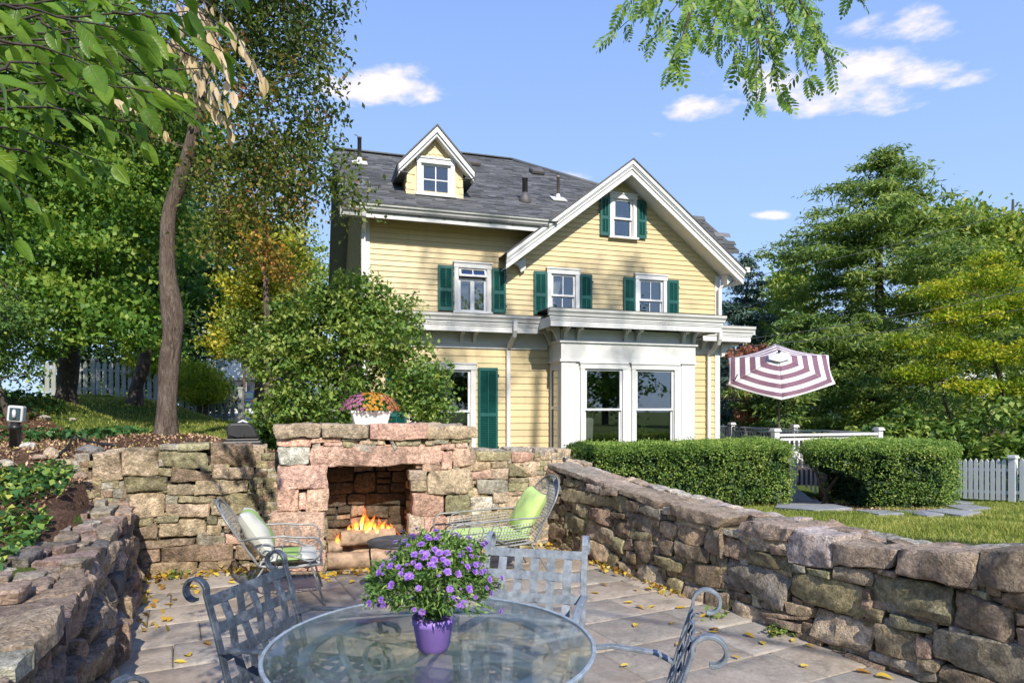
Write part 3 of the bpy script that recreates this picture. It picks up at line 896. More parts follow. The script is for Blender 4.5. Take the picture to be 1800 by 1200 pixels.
# --- left wall
left_wall = thing('stone_wall', 'purple brown stone wall with rough slab top at left edge of patio', 'stone wall', LW_P, math.atan2(LW_D.y, LW_D.x))
lw_tab = [(0, .76), (.8, .78), (2.0, .77), (3.2, .76), (4.2, .74), (5.0, .74), (5.75, .76)]
lw_top = interp(lw_tab)
wall_core(left_wall, lw_tab, 0.24, 0.72, 0.12)
lg = random.Random(17)
for r in guillotine(0, 5.75, 0, 0.72, 0.48, 0.30, lg):
    tl = r[3] > 0.69
    q = warp_quad(r, 41, 0.045, 0.002)
    low = r[2] < 0.3
    stone(left_wall, q, 0.34 if tl else 0.30, lg.choice('uuvuv' if not low else 'uvbud'), 0.45 if low else 0.1, (0, .15 * (r[2] + r[3]) / 1.44, 0), EX, EY, EZ, proud=lg.uniform(-.012, .03), rough=1.4, facet=1.3)
for r in guillotine(0, 5.75, 0.10, 0.74, 0.52, 0.30, lg):
    q = warp_quad(r, 47, 0.07, 0.007)
    ca, cy = (r[0] + r[1]) / 2, (r[2] + r[3]) / 2
    z = lw_top(ca) + lg.uniform(-.03, .035)
    e = Vector((1, lg.uniform(-.05, .05), lg.uniform(-.09, .09))).normalized()
    f = Vector((0, 1, lg.uniform(-.10, .10)))
    f = (f - e * f.dot(e)).normalized()
    g = e.cross(f)
    org = Vector((0, 0, z)) - e * ca - f * cy + Vector((ca, cy, 0))
    stone(left_wall, q, lg.uniform(.06, .11), lg.choice('luvugdum'), 0.12, tuple(org), tuple(e), tuple(-g), tuple(f), rough=0.8, flat=True, round_=lg.uniform(0, .10))

# --- fireplace
FPL = Vector((-2.275, 6.35, 0))
fireplace = thing('fireplace', 'outdoor stone fireplace of pink and tan blocks with burning logs', 'fireplace', FPL, math.atan2(BW_D.y, BW_D.x))
M['soot'] = simple_mat('sooty_stone', (0.06, 0.052, 0.042), 0.95, 0.5, 8, bump=0.5, bscale=20)
b = MB()
b.bx(0.05, 0.455, 0.08, 1.0, 0.0, 1.3)
b.bx(1.38, 1.95, 0.08, 1.0, 0.0, 1.3)
b.bx(0.46, 1.375, 0.70, 1.0, 0.0, 1.3)
b.bx(0.06, 1.94, 0.10, 0.98, 1.302, 1.42)
b.bx(0.46, 1.375, 0.08, 0.30, 1.10, 1.30)
b.build('core', M['soot'], fireplace)
FQs = quads(FP_ST)
fcodes = 'ttppt' + 'ppgto' + 'tgoppgogpp' + 'wp' + 'ppp' + 'ppppPppt' + 'ttpopttptttttttt'
fcodes = fcodes.replace('P', 'p')
for i, q in enumerate(FQs):
    zt = max(p[1] for p in q)
    cap = i < 5
    code = fcodes[i] if i < len(fcodes) else 't'
    q = [(p[0], max(p[1], 0.0)) for p in q]
    o = stone(fireplace, grow(q, 0.003), 0.55 if cap else (0.30 if i == 21 else 0.15), code, 0.22 if code != 'p' else 0.08, (0, 0, 0), EX, EY, EZ,
              proud=(0.045 if cap else rc.uniform(-0.004, 0.016)), rough=0.55 if (code == 'p' and not cap) else 0.8, facet=0.8, round_=0.12)
filler(fireplace, FQs + [[(0.45, 1.12), (1.38, 1.12), (1.38, 0), (0.45, 0)]], 0.02, 1.97, 0.0, lambda a: 1.36, 'ptgo', 0.2, 0.13, 0.08, 12)
top_row(fireplace, 0.0, 2.0, 0.5, 1.02, lambda a: 1.47, 'tglt', 0.2, 31, 0.5, 0.4, 0.1, 0.015)
# left side of the breast (faces -a), right side, opening's right jamb and back
fg = random.Random(3)
for r in guillotine(0.03, 0.55, 0, 1.36, 0.3, 0.2, fg):
    stone(fireplace, warp_quad(r, 5, 0.02), 0.09, fg.choice('oott'), 0.6, (0.0, 0, 0), (0, -1, 0), (1, 0, 0), EZ, proud=0.0) if False else \
        stone(fireplace, [(-p[0], p[1]) for p in (lambda w: [w[1], w[0], w[3], w[2]])(warp_quad(r, 5, 0.02))], 0.09, fg.choice('oott'), 0.6, (0.05, 0, 0), (0, -1, 0), (1, 0, 0), EZ, proud=0.02)
for r in guillotine(0.03, 0.55, 0, 1.36, 0.35, 0.25, fg):
    stone(fireplace, warp_quad(r, 6, 0.02), 0.09, fg.choice('tpt'), 0.2, (1.95, 0, 0), (0, 1, 0), (-1, 0, 0), EZ, proud=0.02)
for r in guillotine(0.02, 0.66, 0, 1.1, 0.26, 0.16, fg):
    w = warp_quad(r, 7, 0.02)
    stone(fireplace, [(-w[1][0], w[1][1]), (-w[0][0], w[0][1]), (-w[3][0], w[3][1]), (-w[2][0], w[2][1])], 0.08, fg.choice('obkk'), 0.25, (1.40, 0, 0), (0, -1, 0), (1, 0, 0), EZ, proud=0.03)
for r in guillotine(0.02, 0.66, 0, 1.1, 0.3, 0.2, fg):
    stone(fireplace, warp_quad(r, 8, 0.02), 0.08, fg.choice('oob'), 0.2, (0.44, 0, 0), (0, 1, 0), (-1, 0, 0), EZ, proud=0.02)
for r in guillotine(0.44, 1.40, 0, 1.15, 0.42, 0.19, fg):
    stone(fireplace, warp_quad(r, 9, 0.02), 0.08, fg.choice('kkkb'), 0.3, (0, 0.70, 0), EX, EY, EZ, proud=0.05)

# ------------------------------------------------------------------ the yellow house (local x along the facade, y inward)
HOUSE_ROT = math.radians(17.1)
house = thing('house', 'two storey yellow clapboard house with green shutters and white trim', 'house', (-2.85, 12.6, 0), HOUSE_ROT)
HM = Matrix.Translation((-2.85, 12.6, 0)) @ Matrix.Rotation(HOUSE_ROT, 4, 'Z')
rh = random.Random(12)

m, nt, p, out = new_mat('yellow_clapboard_paint')
N = NT(nt)
vec, oi = N.rcoord()
c = N.mix(N.ramp(N.noise(1.2, 6, 0.65, vec), [(0.3, 0.0), (0.7, 1.0)]), (0.60, 0.475, 0.245), (0.645, 0.52, 0.285))
c = N.mix(1.0, c, N.ramp(oi.outputs['Random'], [(0, 0.90), (1, 1.06)]), 'MULTIPLY')
c = N.mix(N.ramp(N.noise(4, 6, 0.75, vec), [(0.58, 0.0), (0.8, 0.3)]), c, (0.45, 0.36, 0.2))
mpg = N.n('ShaderNodeMapping'); mpg.inputs['Scale'].default_value = (7, 7, .35); N.l(N.coord('Object'), mpg.inputs[0])
c = N.mix(N.ramp(N.noise(1.0, 6, 0.7, mpg.outputs[0]), [(0.48, 0.0), (0.75, 0.32)]), c, (0.40, 0.34, 0.20))
N.l(c, p.inputs['Base Color'])
p.inputs['Roughness'].default_value = 0.5
N.l(N.bump(N.noise(14, 5, 0.6, vec), 0.2, 0.012), p.inputs['Normal'])
M['yellow'] = m

m, nt, p, out = new_mat('grey_asphalt_shingles')
N = NT(nt)
oc = N.coord('Object')
c = N.ramp(N.attr('tint'), [(0.0, (0.05, 0.052, 0.054)), (0.45, (0.098, 0.101, 0.103)), (0.8, (0.15, 0.153, 0.155)), (1.0, (0.20, 0.20, 0.20))])
c = N.mix(1.0, c, N.ramp(N.noise(90, 3, 0.7, oc), [(0.3, 0.6), (0.7, 1.4)]), 'MULTIPLY')
c = N.mix(1.0, c, N.ramp(N.noise(0.9, 5, 0.6, oc), [(0.3, 0.75), (0.7, 1.3)]), 'MULTIPLY')
N.l(c, p.inputs['Base Color'])
p.inputs['Roughness'].default_value = 0.9
M['shingle'] = m

def glass_mat(name, tint, rough=0.02, refl=1.0):
    m, nt, p, out = new_mat(name)
    N = NT(nt)
    nt.nodes.remove(p)
    g = N.n('ShaderNodeBsdfGlossy'); g.inputs['Roughness'].default_value = rough
    g.inputs['Color'].default_value = (0.95, 0.97, 1, 1)
    t = N.n('ShaderNodeBsdfTransparent'); t.inputs[0].default_value = rgba(tint)
    fr = N.n('ShaderNodeFresnel'); fr.inputs['IOR'].default_value = 1.52
    mx = N.n('ShaderNodeMixShader')
    N.l(N.m('MINIMUM', N.m('ADD', N.m('MULTIPLY', fr.outputs[0], 1.6 * refl), 0.02), 1.0), mx.inputs[0])
    N.l(t.outputs[0], mx.inputs[1]); N.l(g.outputs[0], mx.inputs[2])
    N.l(mx.outputs[0], out.inputs[0])
    return m
M['pane'] = glass_mat('window_glass', (0.80, 0.84, 0.84), 0.015, 1.6)
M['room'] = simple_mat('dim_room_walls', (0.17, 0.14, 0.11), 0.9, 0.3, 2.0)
M['curtain'] = simple_mat('sheer_curtain', (0.55, 0.55, 0.56), 0.9, 0.1, 6)

EXPO = 0.136
GAX, GAZ, GSL = 5.48, 6.59, 0.78          # gable: apex position, soffit height at the apex, slope
# openings (t0, t1, z0, z1) in the main facade
OPEN = [(1.78, 2.50, 3.60, 4.55), (3.76, 4.44, 3.60, 4.55), (5.80, 6.53, 3.60, 4.55), (5.19, 5.79, 5.35, 6.26), (0.87, 2.18, 0.80, 2.52), (3.80, 6.82, -0.6, 2.99)]

def intervals(a, b, z, ops):
    iv = [(a, b)]
    for (o0, o1, q0, q1) in ops:
        if q0 - 0.01 < z < q1 + 0.01:
            nv = []
            for (x, y) in iv:
                if o1 <= x or o0 >= y: nv.append((x, y)); continue
                if o0 > x: nv.append((x, o0))
                if o1 < y: nv.append((o1, y))
            iv = nv
    return iv

def clapboards(parent, lim, z0, z1, ops, v=0.0, split=3.6, EXPO=0.136):
    z = z0
    while z < z1 - 0.02:
        zc = z + EXPO / 2
        zt = min(z + EXPO, z1)
        a0, b0 = lim(z); a1, b1 = lim(zt)
        for (x, y) in intervals(a0, b0, zc, ops):
            cuts = [x]
            while y - cuts[-1] > split + 1.0:
                cuts.append(cuts[-1] + split * rh.uniform(0.6, 1.0))
            cuts.append(y)
            for i in range(len(cuts) - 1):
                l, r = cuts[i] + (0.0015 if i else 0), cuts[i + 1]
                lt = a1 if (l == a0 and i == 0) else l
                rt = b1 if (r == b0) else r
                if rt - lt < 0.01 and r - l < 0.02: continue
                lt = min(lt, rt); 
                e = rh.uniform(-0.0012, 0.0012)
                b = MB()
                V = [(l, v, z), (r, v, z), (r, v - 0.024 + e, z), (l, v - 0.024 + e, z), (lt, v, zt + .008), (rt, v, zt + .008), (rt, v - 0.005, zt + .008), (lt, v - 0.005, zt + .008)]
                b.add(V, [(0, 1, 2, 3), (4, 7, 6, 5), (3, 2, 6, 7), (0, 4, 5, 1), (0, 3, 7, 4), (1, 5, 6, 2)])
                b.build('clapboard', M['yellow'], parent)
        z += EXPO

def sheathing(name, t0, t1, z0, z1, ops, v, mat, parent, top=None):
    """wall plane behind the boards with real openings, thickness inward"""
    xs = sorted(set([t0, t1] + [min(max(o[i], t0), t1) for o in ops for i in (0, 1)]))
    zs = sorted(set([z0, z1] + [min(max(o[i], z0), z1) for o in ops for i in (2, 3)]))
    b = MB()
    for i in range(len(xs) - 1):
        for j in range(len(zs) - 1):
            cx, cz = (xs[i] + xs[i + 1]) / 2, (zs[j] + zs[j + 1]) / 2
            if any(o[0] < cx < o[1] and o[2] < cz < o[3] for o in ops): continue
            b.bx(xs[i], xs[i + 1], v, v + 0.12, zs[j], zs[j + 1])
    if top: b.prism([(t, v, z) for t, z in top], (0, 0.12, 0))
    return b.build(name, mat, parent)

ZJ = 5.20
# the gable end above ZJ, cut round its window (5.19..5.79, 5.35..6.26)
gl = lambda z: (GAX - (GAZ - z) / GSL, GAX + (GAZ - z) / GSL)
wall = sheathing('wall', 0.0, 7.9, -0.7, 4.70, OPEN, 0.0, M['yellow'], house)
b = MB()
b.bx(0.0, 3.0, 0.0, .12, 4.70, 5.40)
for (x0z, x1z, za, zb) in ((None, 5.19, 4.70, 6.25), (5.79, None, 4.70, 6.25)):
    if x0z is None:
        b.prism([(gl(za)[0] + .02, 0, za), (x1z, 0, za), (x1z, 0, gl(0)[0] * 0 + GAZ - GSL * (GAX - x1z)), ], (0, .12, 0))
    else:
        b.prism([(x0z, 0, za), (gl(za)[1] - .02, 0, za), (x0z, 0, GAZ - GSL * (x0z - GAX))], (0, .12, 0))
b.bx(5.19, 5.79, 0, .12, 4.70, 5.35)
b.prism([(5.19, 0, 6.26), (5.79, 0, 6.26), (5.79, 0, GAZ - GSL * .31), (GAX, 0, GAZ), (5.19, 0, GAZ - GSL * .29)], (0, .12, 0))
b.build('gable_wall', M['yellow'], house)
def flim(z):
    if z < 4.62: return (0.10, 7.80)
    l, r = gl(z)
    if z < 5.36: return (0.10, min(7.80, r))
    return (l, r)
clapboards(wall, flim, -0.55, 2.86, OPEN)
clapboards(wall, flim, 3.58, 6.55, OPEN, EXPO=0.106)

# the rest of the body: left side wall, right wall, back
b = MB()
b.add([(0, 0, -.7), (0, 7.0, -.7), (0, 7.0, 5.4), (0, 3.5, 7.75), (0, 0, 5.3)], [(4, 3, 2, 1, 0)])
b.bx(.0, 8.0, 7.0, 7.1, -.7, 5.4)
b.bx(7.9, 8.0, 0.35, 7.0, -.7, 5.4)
b.bx(7.8, 7.9, 0.12, 0.35, -.7, 4.75)
b.build('side_wall', M['yellow'], house)
z = 0.0
b = MB()
while z < 7.5:
    y1 = 7.0 if z < 5.3 else 7.0 - (z - 5.3) / .64
    y0 = 0.0 if z < 5.3 else (z - 5.3) / .64
    if y1 - y0 > .1:
        b.add([(0, y0, z), (0, y1, z), (-.024, y1, z), (-.024, y0, z), (0, y0, z + .13), (0, y1, z + .13), (-.005, y1, z + .13), (-.005, y0, z + .13)],
              [(0, 1, 2, 3), (4, 7, 6, 5), (3, 2, 6, 7), (0, 4, 5, 1), (0, 3, 7, 4), (1, 5, 6, 2)])
    z += .13
tag(b.build('side_siding', M['yellow'], house), kind='stuff')

# corner boards and flat trim
b = MB()
b.bx(-.03, .105, -.035, 0.0, -.6, 5.32); b.bx(-.035, 0, 0, .12, -.6, 5.32)
b.build('corner_board', M['white'], house)
b = MB(); b.bx(7.80, 7.925, -.035, 0, -.6, 4.66); b.bx(7.9, 7.93, 0, .12, -.6, 4.66)
b.build('corner_board', M['white'], house)

# ---- main roof
def roof_patch(name, corner, du, dv, nu, nv, normal, poly, parent, thick=0.012):
    """courses of tabs over the polygon poly given in (u, v) metres from corner along du, dv (dv up the slope)"""
    b = MB()
    du, dv, n = Vector(du).normalized(), Vector(dv).normalized(), Vector(normal).normalized()
    corner = Vector(corner)
    px = np.array([q[0] for q in poly]); py_ = np.array([q[1] for q in poly])
    rows = int((py_.max() - py_.min()) / nv) + 1
    for j in range(rows):
        v0 = py_.min() + j * nv
        off = rh.uniform(0, nu)
        u = px.min() - off
        while u < px.max():
            w = nu * rh.choice([0.6, 0.8, 1.0, 1.3])
            u0, u1 = max(u, px.min()), u + w
            if in_poly(np.array([(u0 + u1) / 2]), np.array([v0 + nv * .5]), poly)[0]:
                u1 = min(u1, px.max())
                tt = thick * rh.choice([0.5, 1.0, 1.0, 1.5])
                P0 = [corner + du * a + dv * c for a, c in ((u0, v0), (u1, v0), (u1, v0 + nv * 1.05), (u0, v0 + nv * 1.05))]
                V = P0[:] + [P0[0] + n * tt, P0[1] + n * tt, P0[2] + n * .002, P0[3] + n * .002]
                b.add(V, [(4, 5, 6, 7), (0, 1, 5, 4), (1, 2, 6, 5), (3, 0, 4, 7)], tint=min(1, max(0, rh.gauss(.45, .2))))
            u += w
    return tag(b.build(name, M['shingle'], parent), kind='stuff')

RS = 0.62
def rz(v): return 5.43 + RS * (v + 0.5)
b = MB()
th_ = 0.10
# deck slab: left gable roof, both slopes, and the higher hipped block at the right
b.prism([(-.46, -.55, rz(-.55)), (3.6, -.55, rz(-.55)), (3.6, 3.5, rz(3.5)), (-.46, 3.5, rz(3.5))], (0, 0, -th_))
b.prism([(-.46, 7.6, rz(-.55)), (-.46, 3.5, rz(3.5)), (3.6, 3.5, rz(3.5)), (3.6, 7.6, rz(-.55))], (0, 0, -th_))
b.prism([(3.6, .1, rz(.1)), (7.5, .1, rz(.1)), (7.5, 1.45, rz(1.45)), (4.35, 4.6, rz(4.6)), (2.9, 4.6, rz(4.6)), (2.9, 3.0, rz(3.0))], (0, 0, -th_))
b.prism([(2.9, 4.6, rz(4.6)), (4.35, 4.6, rz(4.6)), (7.5, 7.75, rz(1.45)), (2.9, 7.75, rz(1.45))], (0, 0, -th_))
b.prism([(7.5, 1.45, rz(1.45)), (7.5, 7.75, rz(1.45)), (4.35, 4.6, rz(4.6))], (0, 0, -th_))
b.prism([(2.9, 3.4, rz(3.4)), (2.9, 4.6, rz(4.6)), (2.9, 5.8, rz(3.4))], (0.05, 0, 0))
b.prism([(7.0, .5, 5.46), (8.80, .5, 5.46), (8.10, 1.0, 6.32), (7.0, 1.0, 6.32)], (0, 2.4, 0))
b.bx(7.0, 8.82, .49, .52, 5.36, 5.45)
b.build('roof', M['shingle'], house)
nrm = (0, -RS, 1)
L = math.sqrt(1 + RS * RS)
roof_patch('roof_shingles', (-.48, -.56, rz(-.56)), (1, 0, 0), (0, 1, RS), .27, .125, nrm, [(0, 0), (4.3, 0), (4.3, 4.07 * L), (0, 4.07 * L)], house)
roof_patch('roof_shingles', (2.9, -.56, rz(-.56) + .004), (1, 0, 0), (0, 1, RS), .27, .125, nrm, [(0.9, 0.8), (4.6, 0.8), (4.6, 1.99 * L), (1.45, 5.18 * L), (0, 5.18 * L), (0, 4.0 * L)], house)
roof_patch('roof_shingles', (7.0, .49, 5.46), (1, 0, 0), (0, .5, .86), .33, .125, (0, -.86, .5), [(0, 0), (1.82, 0), (1.12, 1.0), (0, 1.0)], house)
# ridge caps
b = MB()
b.box((1.2, 3.5, rz(3.5) + .012), (3.3, .22, .03)); b.box((3.62, 4.6, rz(4.6) + .012), (1.5, .22, .03))
b.tube([(4.35, 4.6, rz(4.6) + .01), (7.5, 1.45, rz(1.45) + .01)], .06, 6)
b.build('ridge_cap', M['shingle'], house)
# left rake: board and grey soffit, and the little rear downspout
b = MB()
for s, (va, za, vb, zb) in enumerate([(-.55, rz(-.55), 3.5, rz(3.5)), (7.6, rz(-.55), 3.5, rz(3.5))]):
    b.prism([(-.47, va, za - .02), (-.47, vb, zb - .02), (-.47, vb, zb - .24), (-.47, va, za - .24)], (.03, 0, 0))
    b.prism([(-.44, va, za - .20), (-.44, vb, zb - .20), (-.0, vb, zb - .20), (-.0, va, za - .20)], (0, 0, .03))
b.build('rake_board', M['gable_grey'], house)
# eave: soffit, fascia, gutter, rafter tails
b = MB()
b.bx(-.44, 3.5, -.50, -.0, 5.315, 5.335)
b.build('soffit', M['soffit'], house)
def gutter(name, t0, t1, v, z0, z1, parent, mat):
    b = MB()
    h = z1 - z0
    prof = [(0, z0), (-.05, z0), (-.065, z0 + h * .35), (-.10, z0 + h * .6), (-.11, z0 + h * .92), (-.125, z1), (-.10, z1), (-.09, z0 + h * .9), (0, z0 + h * .9)]
    b.prism([(t0, v + a, z) for a, z in prof], (t1 - t0, 0, 0))
    return b.build(name, mat, parent)
gutter('gutter', -.30, 3.56, -.50, 5.345, 5.435, house, M['white'])
b = MB(); b.bx(-.44, 3.5, -.50, -.47, 5.20, 5.35); b.build('fascia', M['white'], house)
for t in (.52, 1.0, 1.47, 1.91, 2.39, 2.85):
    b = MB(); b.bx(t - .03, t + .03, -.50, -.40, 5.255, 5.32); b.build('rafter_tail', M['soffit'], house)

# ---- front gable rakes
def rake(side):
    s = -1 if side == 'l' else 1
    t1 = 2.72 if s < 0 else 8.24
    def zz(t, off): return GAZ + off - GSL * abs(t - GAX)
    b = MB()
    # soffit, frieze, fascia, crown, roof edge
    b.prism([(GAX, -.43, zz(GAX, 0)), (t1, -.43, zz(t1, 0)), (t1, 0.0, zz(t1, 0)), (GAX, 0.0, zz(GAX, 0))], (0, 0, .02))
    b.prism([(GAX, -.46, zz(GAX, -.02)), (t1, -.46, zz(t1, -.02)), (t1, -.46, zz(t1, .17)), (GAX, -.46, zz(GAX, .17))], (0, .03, 0))
    b.prism([(GAX, -.485, zz(GAX, .10)), (t1, -.485, zz(t1, .10)), (t1, -.485, zz(t1, .19)), (GAX, -.485, zz(GAX, .19))], (0, .024, 0))
    b.prism([(GAX, -.53, zz(GAX, .185)), (t1, -.53, zz(t1, .185)), (t1, -.53, zz(t1, .275)), (GAX, -.53, zz(GAX, .275))], (0, .07, 0))
    b.prism([(GAX, -.505, zz(GAX, .155)), (t1, -.505, zz(t1, .155)), (t1, -.505, zz(t1, .19)), (GAX, -.505, zz(GAX, .19))], (0, .02, 0))
    b.build('rake_board', M['white'], house)
    b = MB()
    b.prism([(GAX, -.55, zz(GAX, .28)), (t1 + s * .03, -.55, zz(t1 + s * .03, .28)), (t1 + s * .03, -.55, zz(t1 + s * .03, .31)), (GAX, -.55, zz(GAX, .31))], (0, 3.2, 0))
    b.build('gable_roof', M['shingle'], house)
rake('l'); rake('r')
b = MB(); b.bx(8.24, 8.36, -.53, .3, 4.68, 4.79); b.build('gutter', M['white'], house)
b = MB(); b.prism([(7.93, -.3, 4.66), (8.2, -.3, 4.66), (7.93, -.3, 4.42)], (0, .25, 0)); b.build('bracket', M['white'], house)
b = MB(); b.prism([(2.98, -.12, 4.62), (3.24, -.12, 4.74), (3.24, -.12, 4.52), (3.14, -.12, 4.44), (3.1, -.12, 4.56)], (0, .09, 0)); b.build('bracket', M['soffit'], house)

# ---- windows
def window(t0, t1, z0, z1, v, kind, casing=.085, parent=house, head=.03, room=True, roomd=1.6, mg=.5):
    b = MB()
    c = casing
    pr = .045
    b.bx(t0, t0 + c, v - pr, v + .02, z0, z1); b.bx(t1 - c, t1, v - pr, v + .02, z0, z1)
    b.bx(t0 - .01, t1 + .01, v - pr - .01, v + .02, z1 - c, z1 + .01)
    b.bx(t0 - .03, t1 + .03, v - pr - .03, v + .02, z1 + .01, z1 + .01 + head)
    b.bx(t0 - .03, t1 + .03, v - pr - .045, v + .02, z0 - .04, z0)
    fr = b.build('window', M['white'], parent)
    a0, a1, b0, b1 = t0 + c, t1 - c, z0, z1 - c
    # jamb
    j = MB(); j.bx(a0, a0 + .015, v, v + .1, b0, b1); j.bx(a1 - .015, a1, v, v + .1, b0, b1); j.bx(a0, a1, v, v + .1, b1 - .015, b1)
    j.build('jamb', M['sash'], fr)
    a0 += .012; a1 -= .012
    s = .042
    def sash(x0, x1, y0, y1, vv, mv=0, mh=0, tilt=None):
        q = MB()
        q.bx(x0, x0 + s, vv - .015, vv + .02, y0, y1); q.bx(x1 - s, x1, vv - .015, vv + .02, y0, y1)
        q.bx(x0 + s, x1 - s, vv - .015, vv + .02, y0, y0 + s); q.bx(x0 + s, x1 - s, vv - .015, vv + .02, y1 - s, y1)
        for i in range(mv):
            xx = x0 + (x1 - x0) * (i + 1) / (mv + 1); q.bx(xx - .011, xx + .011, vv - .01, vv + .015, y0 + s, y1 - s)
        for i in range(mh):
            yy = y0 + (y1 - y0) * (i + 1) / (mh + 1); q.bx(x0 + s, x1 - s, vv - .009, vv + .014, yy - .011, yy + .011)
        ob = q.build('sash', M['sash'], fr)
        g = MB(); g.bx(x0 + s, x1 - s, vv + .003, vv + .007, y0 + s, y1 - s)
        gl_ = g.build('pane', M['pane'], fr)
        if tilt is not None:
            for o_ in (ob, gl_):
                piv = Matrix.Translation((0, vv, y1)) @ Matrix.Rotation(tilt, 4, 'X') @ Matrix.Translation((0, -vv, -y1))
                o_.matrix_local = piv
    if kind == 'dh' or kind == 'dh2':
        mid = b0 + (b1 - b0) * .49
        mv = 1 if kind == 'dh2' else 0
        sash(a0, a1, mid - .02, b1, v + .01, mv)
        sash(a0, a1, b0, mid + .02, v + .05, mv)
    elif kind == 'four':
        sash(a0, a1, b0, b1, v + .02, 1, 1)
    elif kind == 'awning':
        zt = b0 + (b1 - b0) * .78
        sash(a0, a1, zt, b1, v + .0, 1, 0, tilt=-.38)
        xm = (a0 + a1) / 2
        sash(a0, xm, b0, zt - .02, v + .03); sash(xm, a1, b0, zt - .02, v + .03)
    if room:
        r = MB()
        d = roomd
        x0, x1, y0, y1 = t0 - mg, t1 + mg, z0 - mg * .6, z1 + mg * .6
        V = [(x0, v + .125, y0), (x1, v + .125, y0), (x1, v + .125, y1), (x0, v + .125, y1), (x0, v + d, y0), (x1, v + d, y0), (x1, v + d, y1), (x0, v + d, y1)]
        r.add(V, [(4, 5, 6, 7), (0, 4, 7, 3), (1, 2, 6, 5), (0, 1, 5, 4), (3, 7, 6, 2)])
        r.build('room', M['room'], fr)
    return fr

def shutter(t0, t1, z0, z1, v=-.045, skew=0.0):
    b = MB()
    th = .03
    st = .045
    zm = z0 + (z1 - z0) * .46
    b.bx(t0, t0 + st, v - th, v, z0, z1); b.bx(t1 - st, t1, v - th, v, z0, z1)
    for zz, hh in ((z0, .075), (zm - .03, .065), (z1 - .06, .06)):
        b.bx(t0 + st, t1 - st, v - th + .002, v - .002, zz, zz + hh)
    tm = (t0 + t1) / 2
    b.bx(tm - .007, tm + .007, v - th - .006, v - th + .004, z0 + .09, zm - .05); b.bx(tm - .007, tm + .007, v - th - .006, v - th + .004, zm + .05, z1 - .08)
    sh = b.build('shutter', M['green'], house)
    l = MB()
    for (za, zb) in ((z0 + .075, zm - .03), (zm + .035, z1 - .06)):
        n = max(3, int((zb - za) / .045))
        R_ = Matrix.Rotation(-1.05, 3, 'X')
        for i in range(n):
            l.box(((t0 + t1) / 2, v - th / 2, za + (i + .5) * (zb - za) / n), (t1 - t0 - 2 * st, .052, .007), R_)
    tag(l.build('louvers', M['green'], sh), kind='stuff')
    h = MB()
    for zz in (z0 + .15, z1 - .15):
        h.bx(t1 - .01, t1 + .03, v - .012, v + .0, zz - .015, zz + .015)
    h.build('hinge', M['black_plastic'], sh)
    return sh

window(1.76, 2.52, 3.60, 4.56, -.02, 'awning')
window(3.74, 4.46, 3.60, 4.56, -.02, 'dh2')
window(5.78, 6.55, 3.60, 4.56, -.02, 'dh2')
window(5.17, 5.81, 5.36, 6.27, -.02, 'dh', mg=.02, roomd=1.0)
window(0.85, 2.20, 0.80, 2.53, -.02, 'dh', casing=.10)
for a, c, z0, z1 in ((1.43, 1.74, 3.6, 4.5), (2.54, 2.83, 3.6, 4.5), (3.44, 3.73, 3.6, 4.5), (4.47, 4.75, 3.6, 4.5), (5.49, 5.77, 3.6, 4.5), (6.56, 6.84, 3.6, 4.5), (4.94, 5.16, 5.36, 6.2), (5.82, 6.04, 5.36, 6.2), (2.25, 2.66, .72, 2.48), (.40, .81, .72, 2.48)):
    shutter(a, c, z0, z1)

# ---- bay
b = MB()
bt0, bt1, bv = 3.80, 6.82, -.70
BO = [(4.22, 5.19, .84, 2.52), (5.37, 6.40, .84, 2.52)]
xs = [bt0, 4.22, 5.19, 5.37, 6.40, bt1]
for i in range(5):
    if i in (1, 3):
        b.bx(xs[i], xs[i + 1], bv, bv + .1, -.7, .84); b.bx(xs[i], xs[i + 1], bv, bv + .1, 2.52, 3.25)
    else:
        b.bx(xs[i], xs[i + 1], bv, bv + .1, -.7, 3.25)
# left return with a narrow window, right return
b.bx(bt0, bt0 + .1, bv + .1, -.52, -.7, 3.25); b.bx(bt0, bt0 + .1, -.14, .0, -.7, 3.25)
b.bx(bt0, bt0 + .1, -.52, -.14, -.7, .84); b.bx(bt0, bt0 + .1, -.52, -.14, 2.45, 3.25)
b.bx(bt1 - .1, bt1, bv + .1, 0, -.7, 3.25)
bay = b.build('bay', M['white'], house)
b = MB()
b.bx(bt0 - .012, bt0 + .30, bv - .02, bv, -.5, 2.58); b.bx(bt1 - .30, bt1 + .012, bv - .02, bv, -.5, 2.58)
b.bx(bt0 - .05, bt1 + .05, bv - .05, bv + .02, 2.59, 2.64); b.bx(bt0 - .05, bt0 + .02, bv + .02, 0, 2.59, 2.64)
b.bx(bt0 - .02, bt1 + .02, bv - .03, bv, 2.64, 2.97); b.bx(bt0 - .02, bt0, bv, 0, 2.64, 2.97)
b.bx(bt0 - .06, bt1 + .06, bv - .07, bv + .02, 2.97, 3.02); b.bx(bt0 - .06, bt0 + .02, bv + .02, 0, 2.97, 3.02)
b.build('bay_trim', M['white'], house)
wl_ = window(4.20, 5.22, .84, 2.55, bv, 'dh', casing=.09, roomd=2.2, room=False)
wr_ = window(5.34, 6.42, .84, 2.55, bv, 'dh', casing=.09, roomd=2.2, room=False)
r = MB()
V = [(3.92, -.59, .1), (6.7, -.59, .1), (6.7, -.59, 2.9), (3.92, -.59, 2.9), (3.92, 3, .1), (6.7, 3, .1), (6.7, 3, 2.9), (3.92, 3, 2.9)]
r.add(V, [(4, 5, 6, 7), (1, 2, 6, 5), (0, 1, 5, 4), (3, 7, 6, 2), (0, 4, 7, 3)])
r.build('room', M['room'], bay)
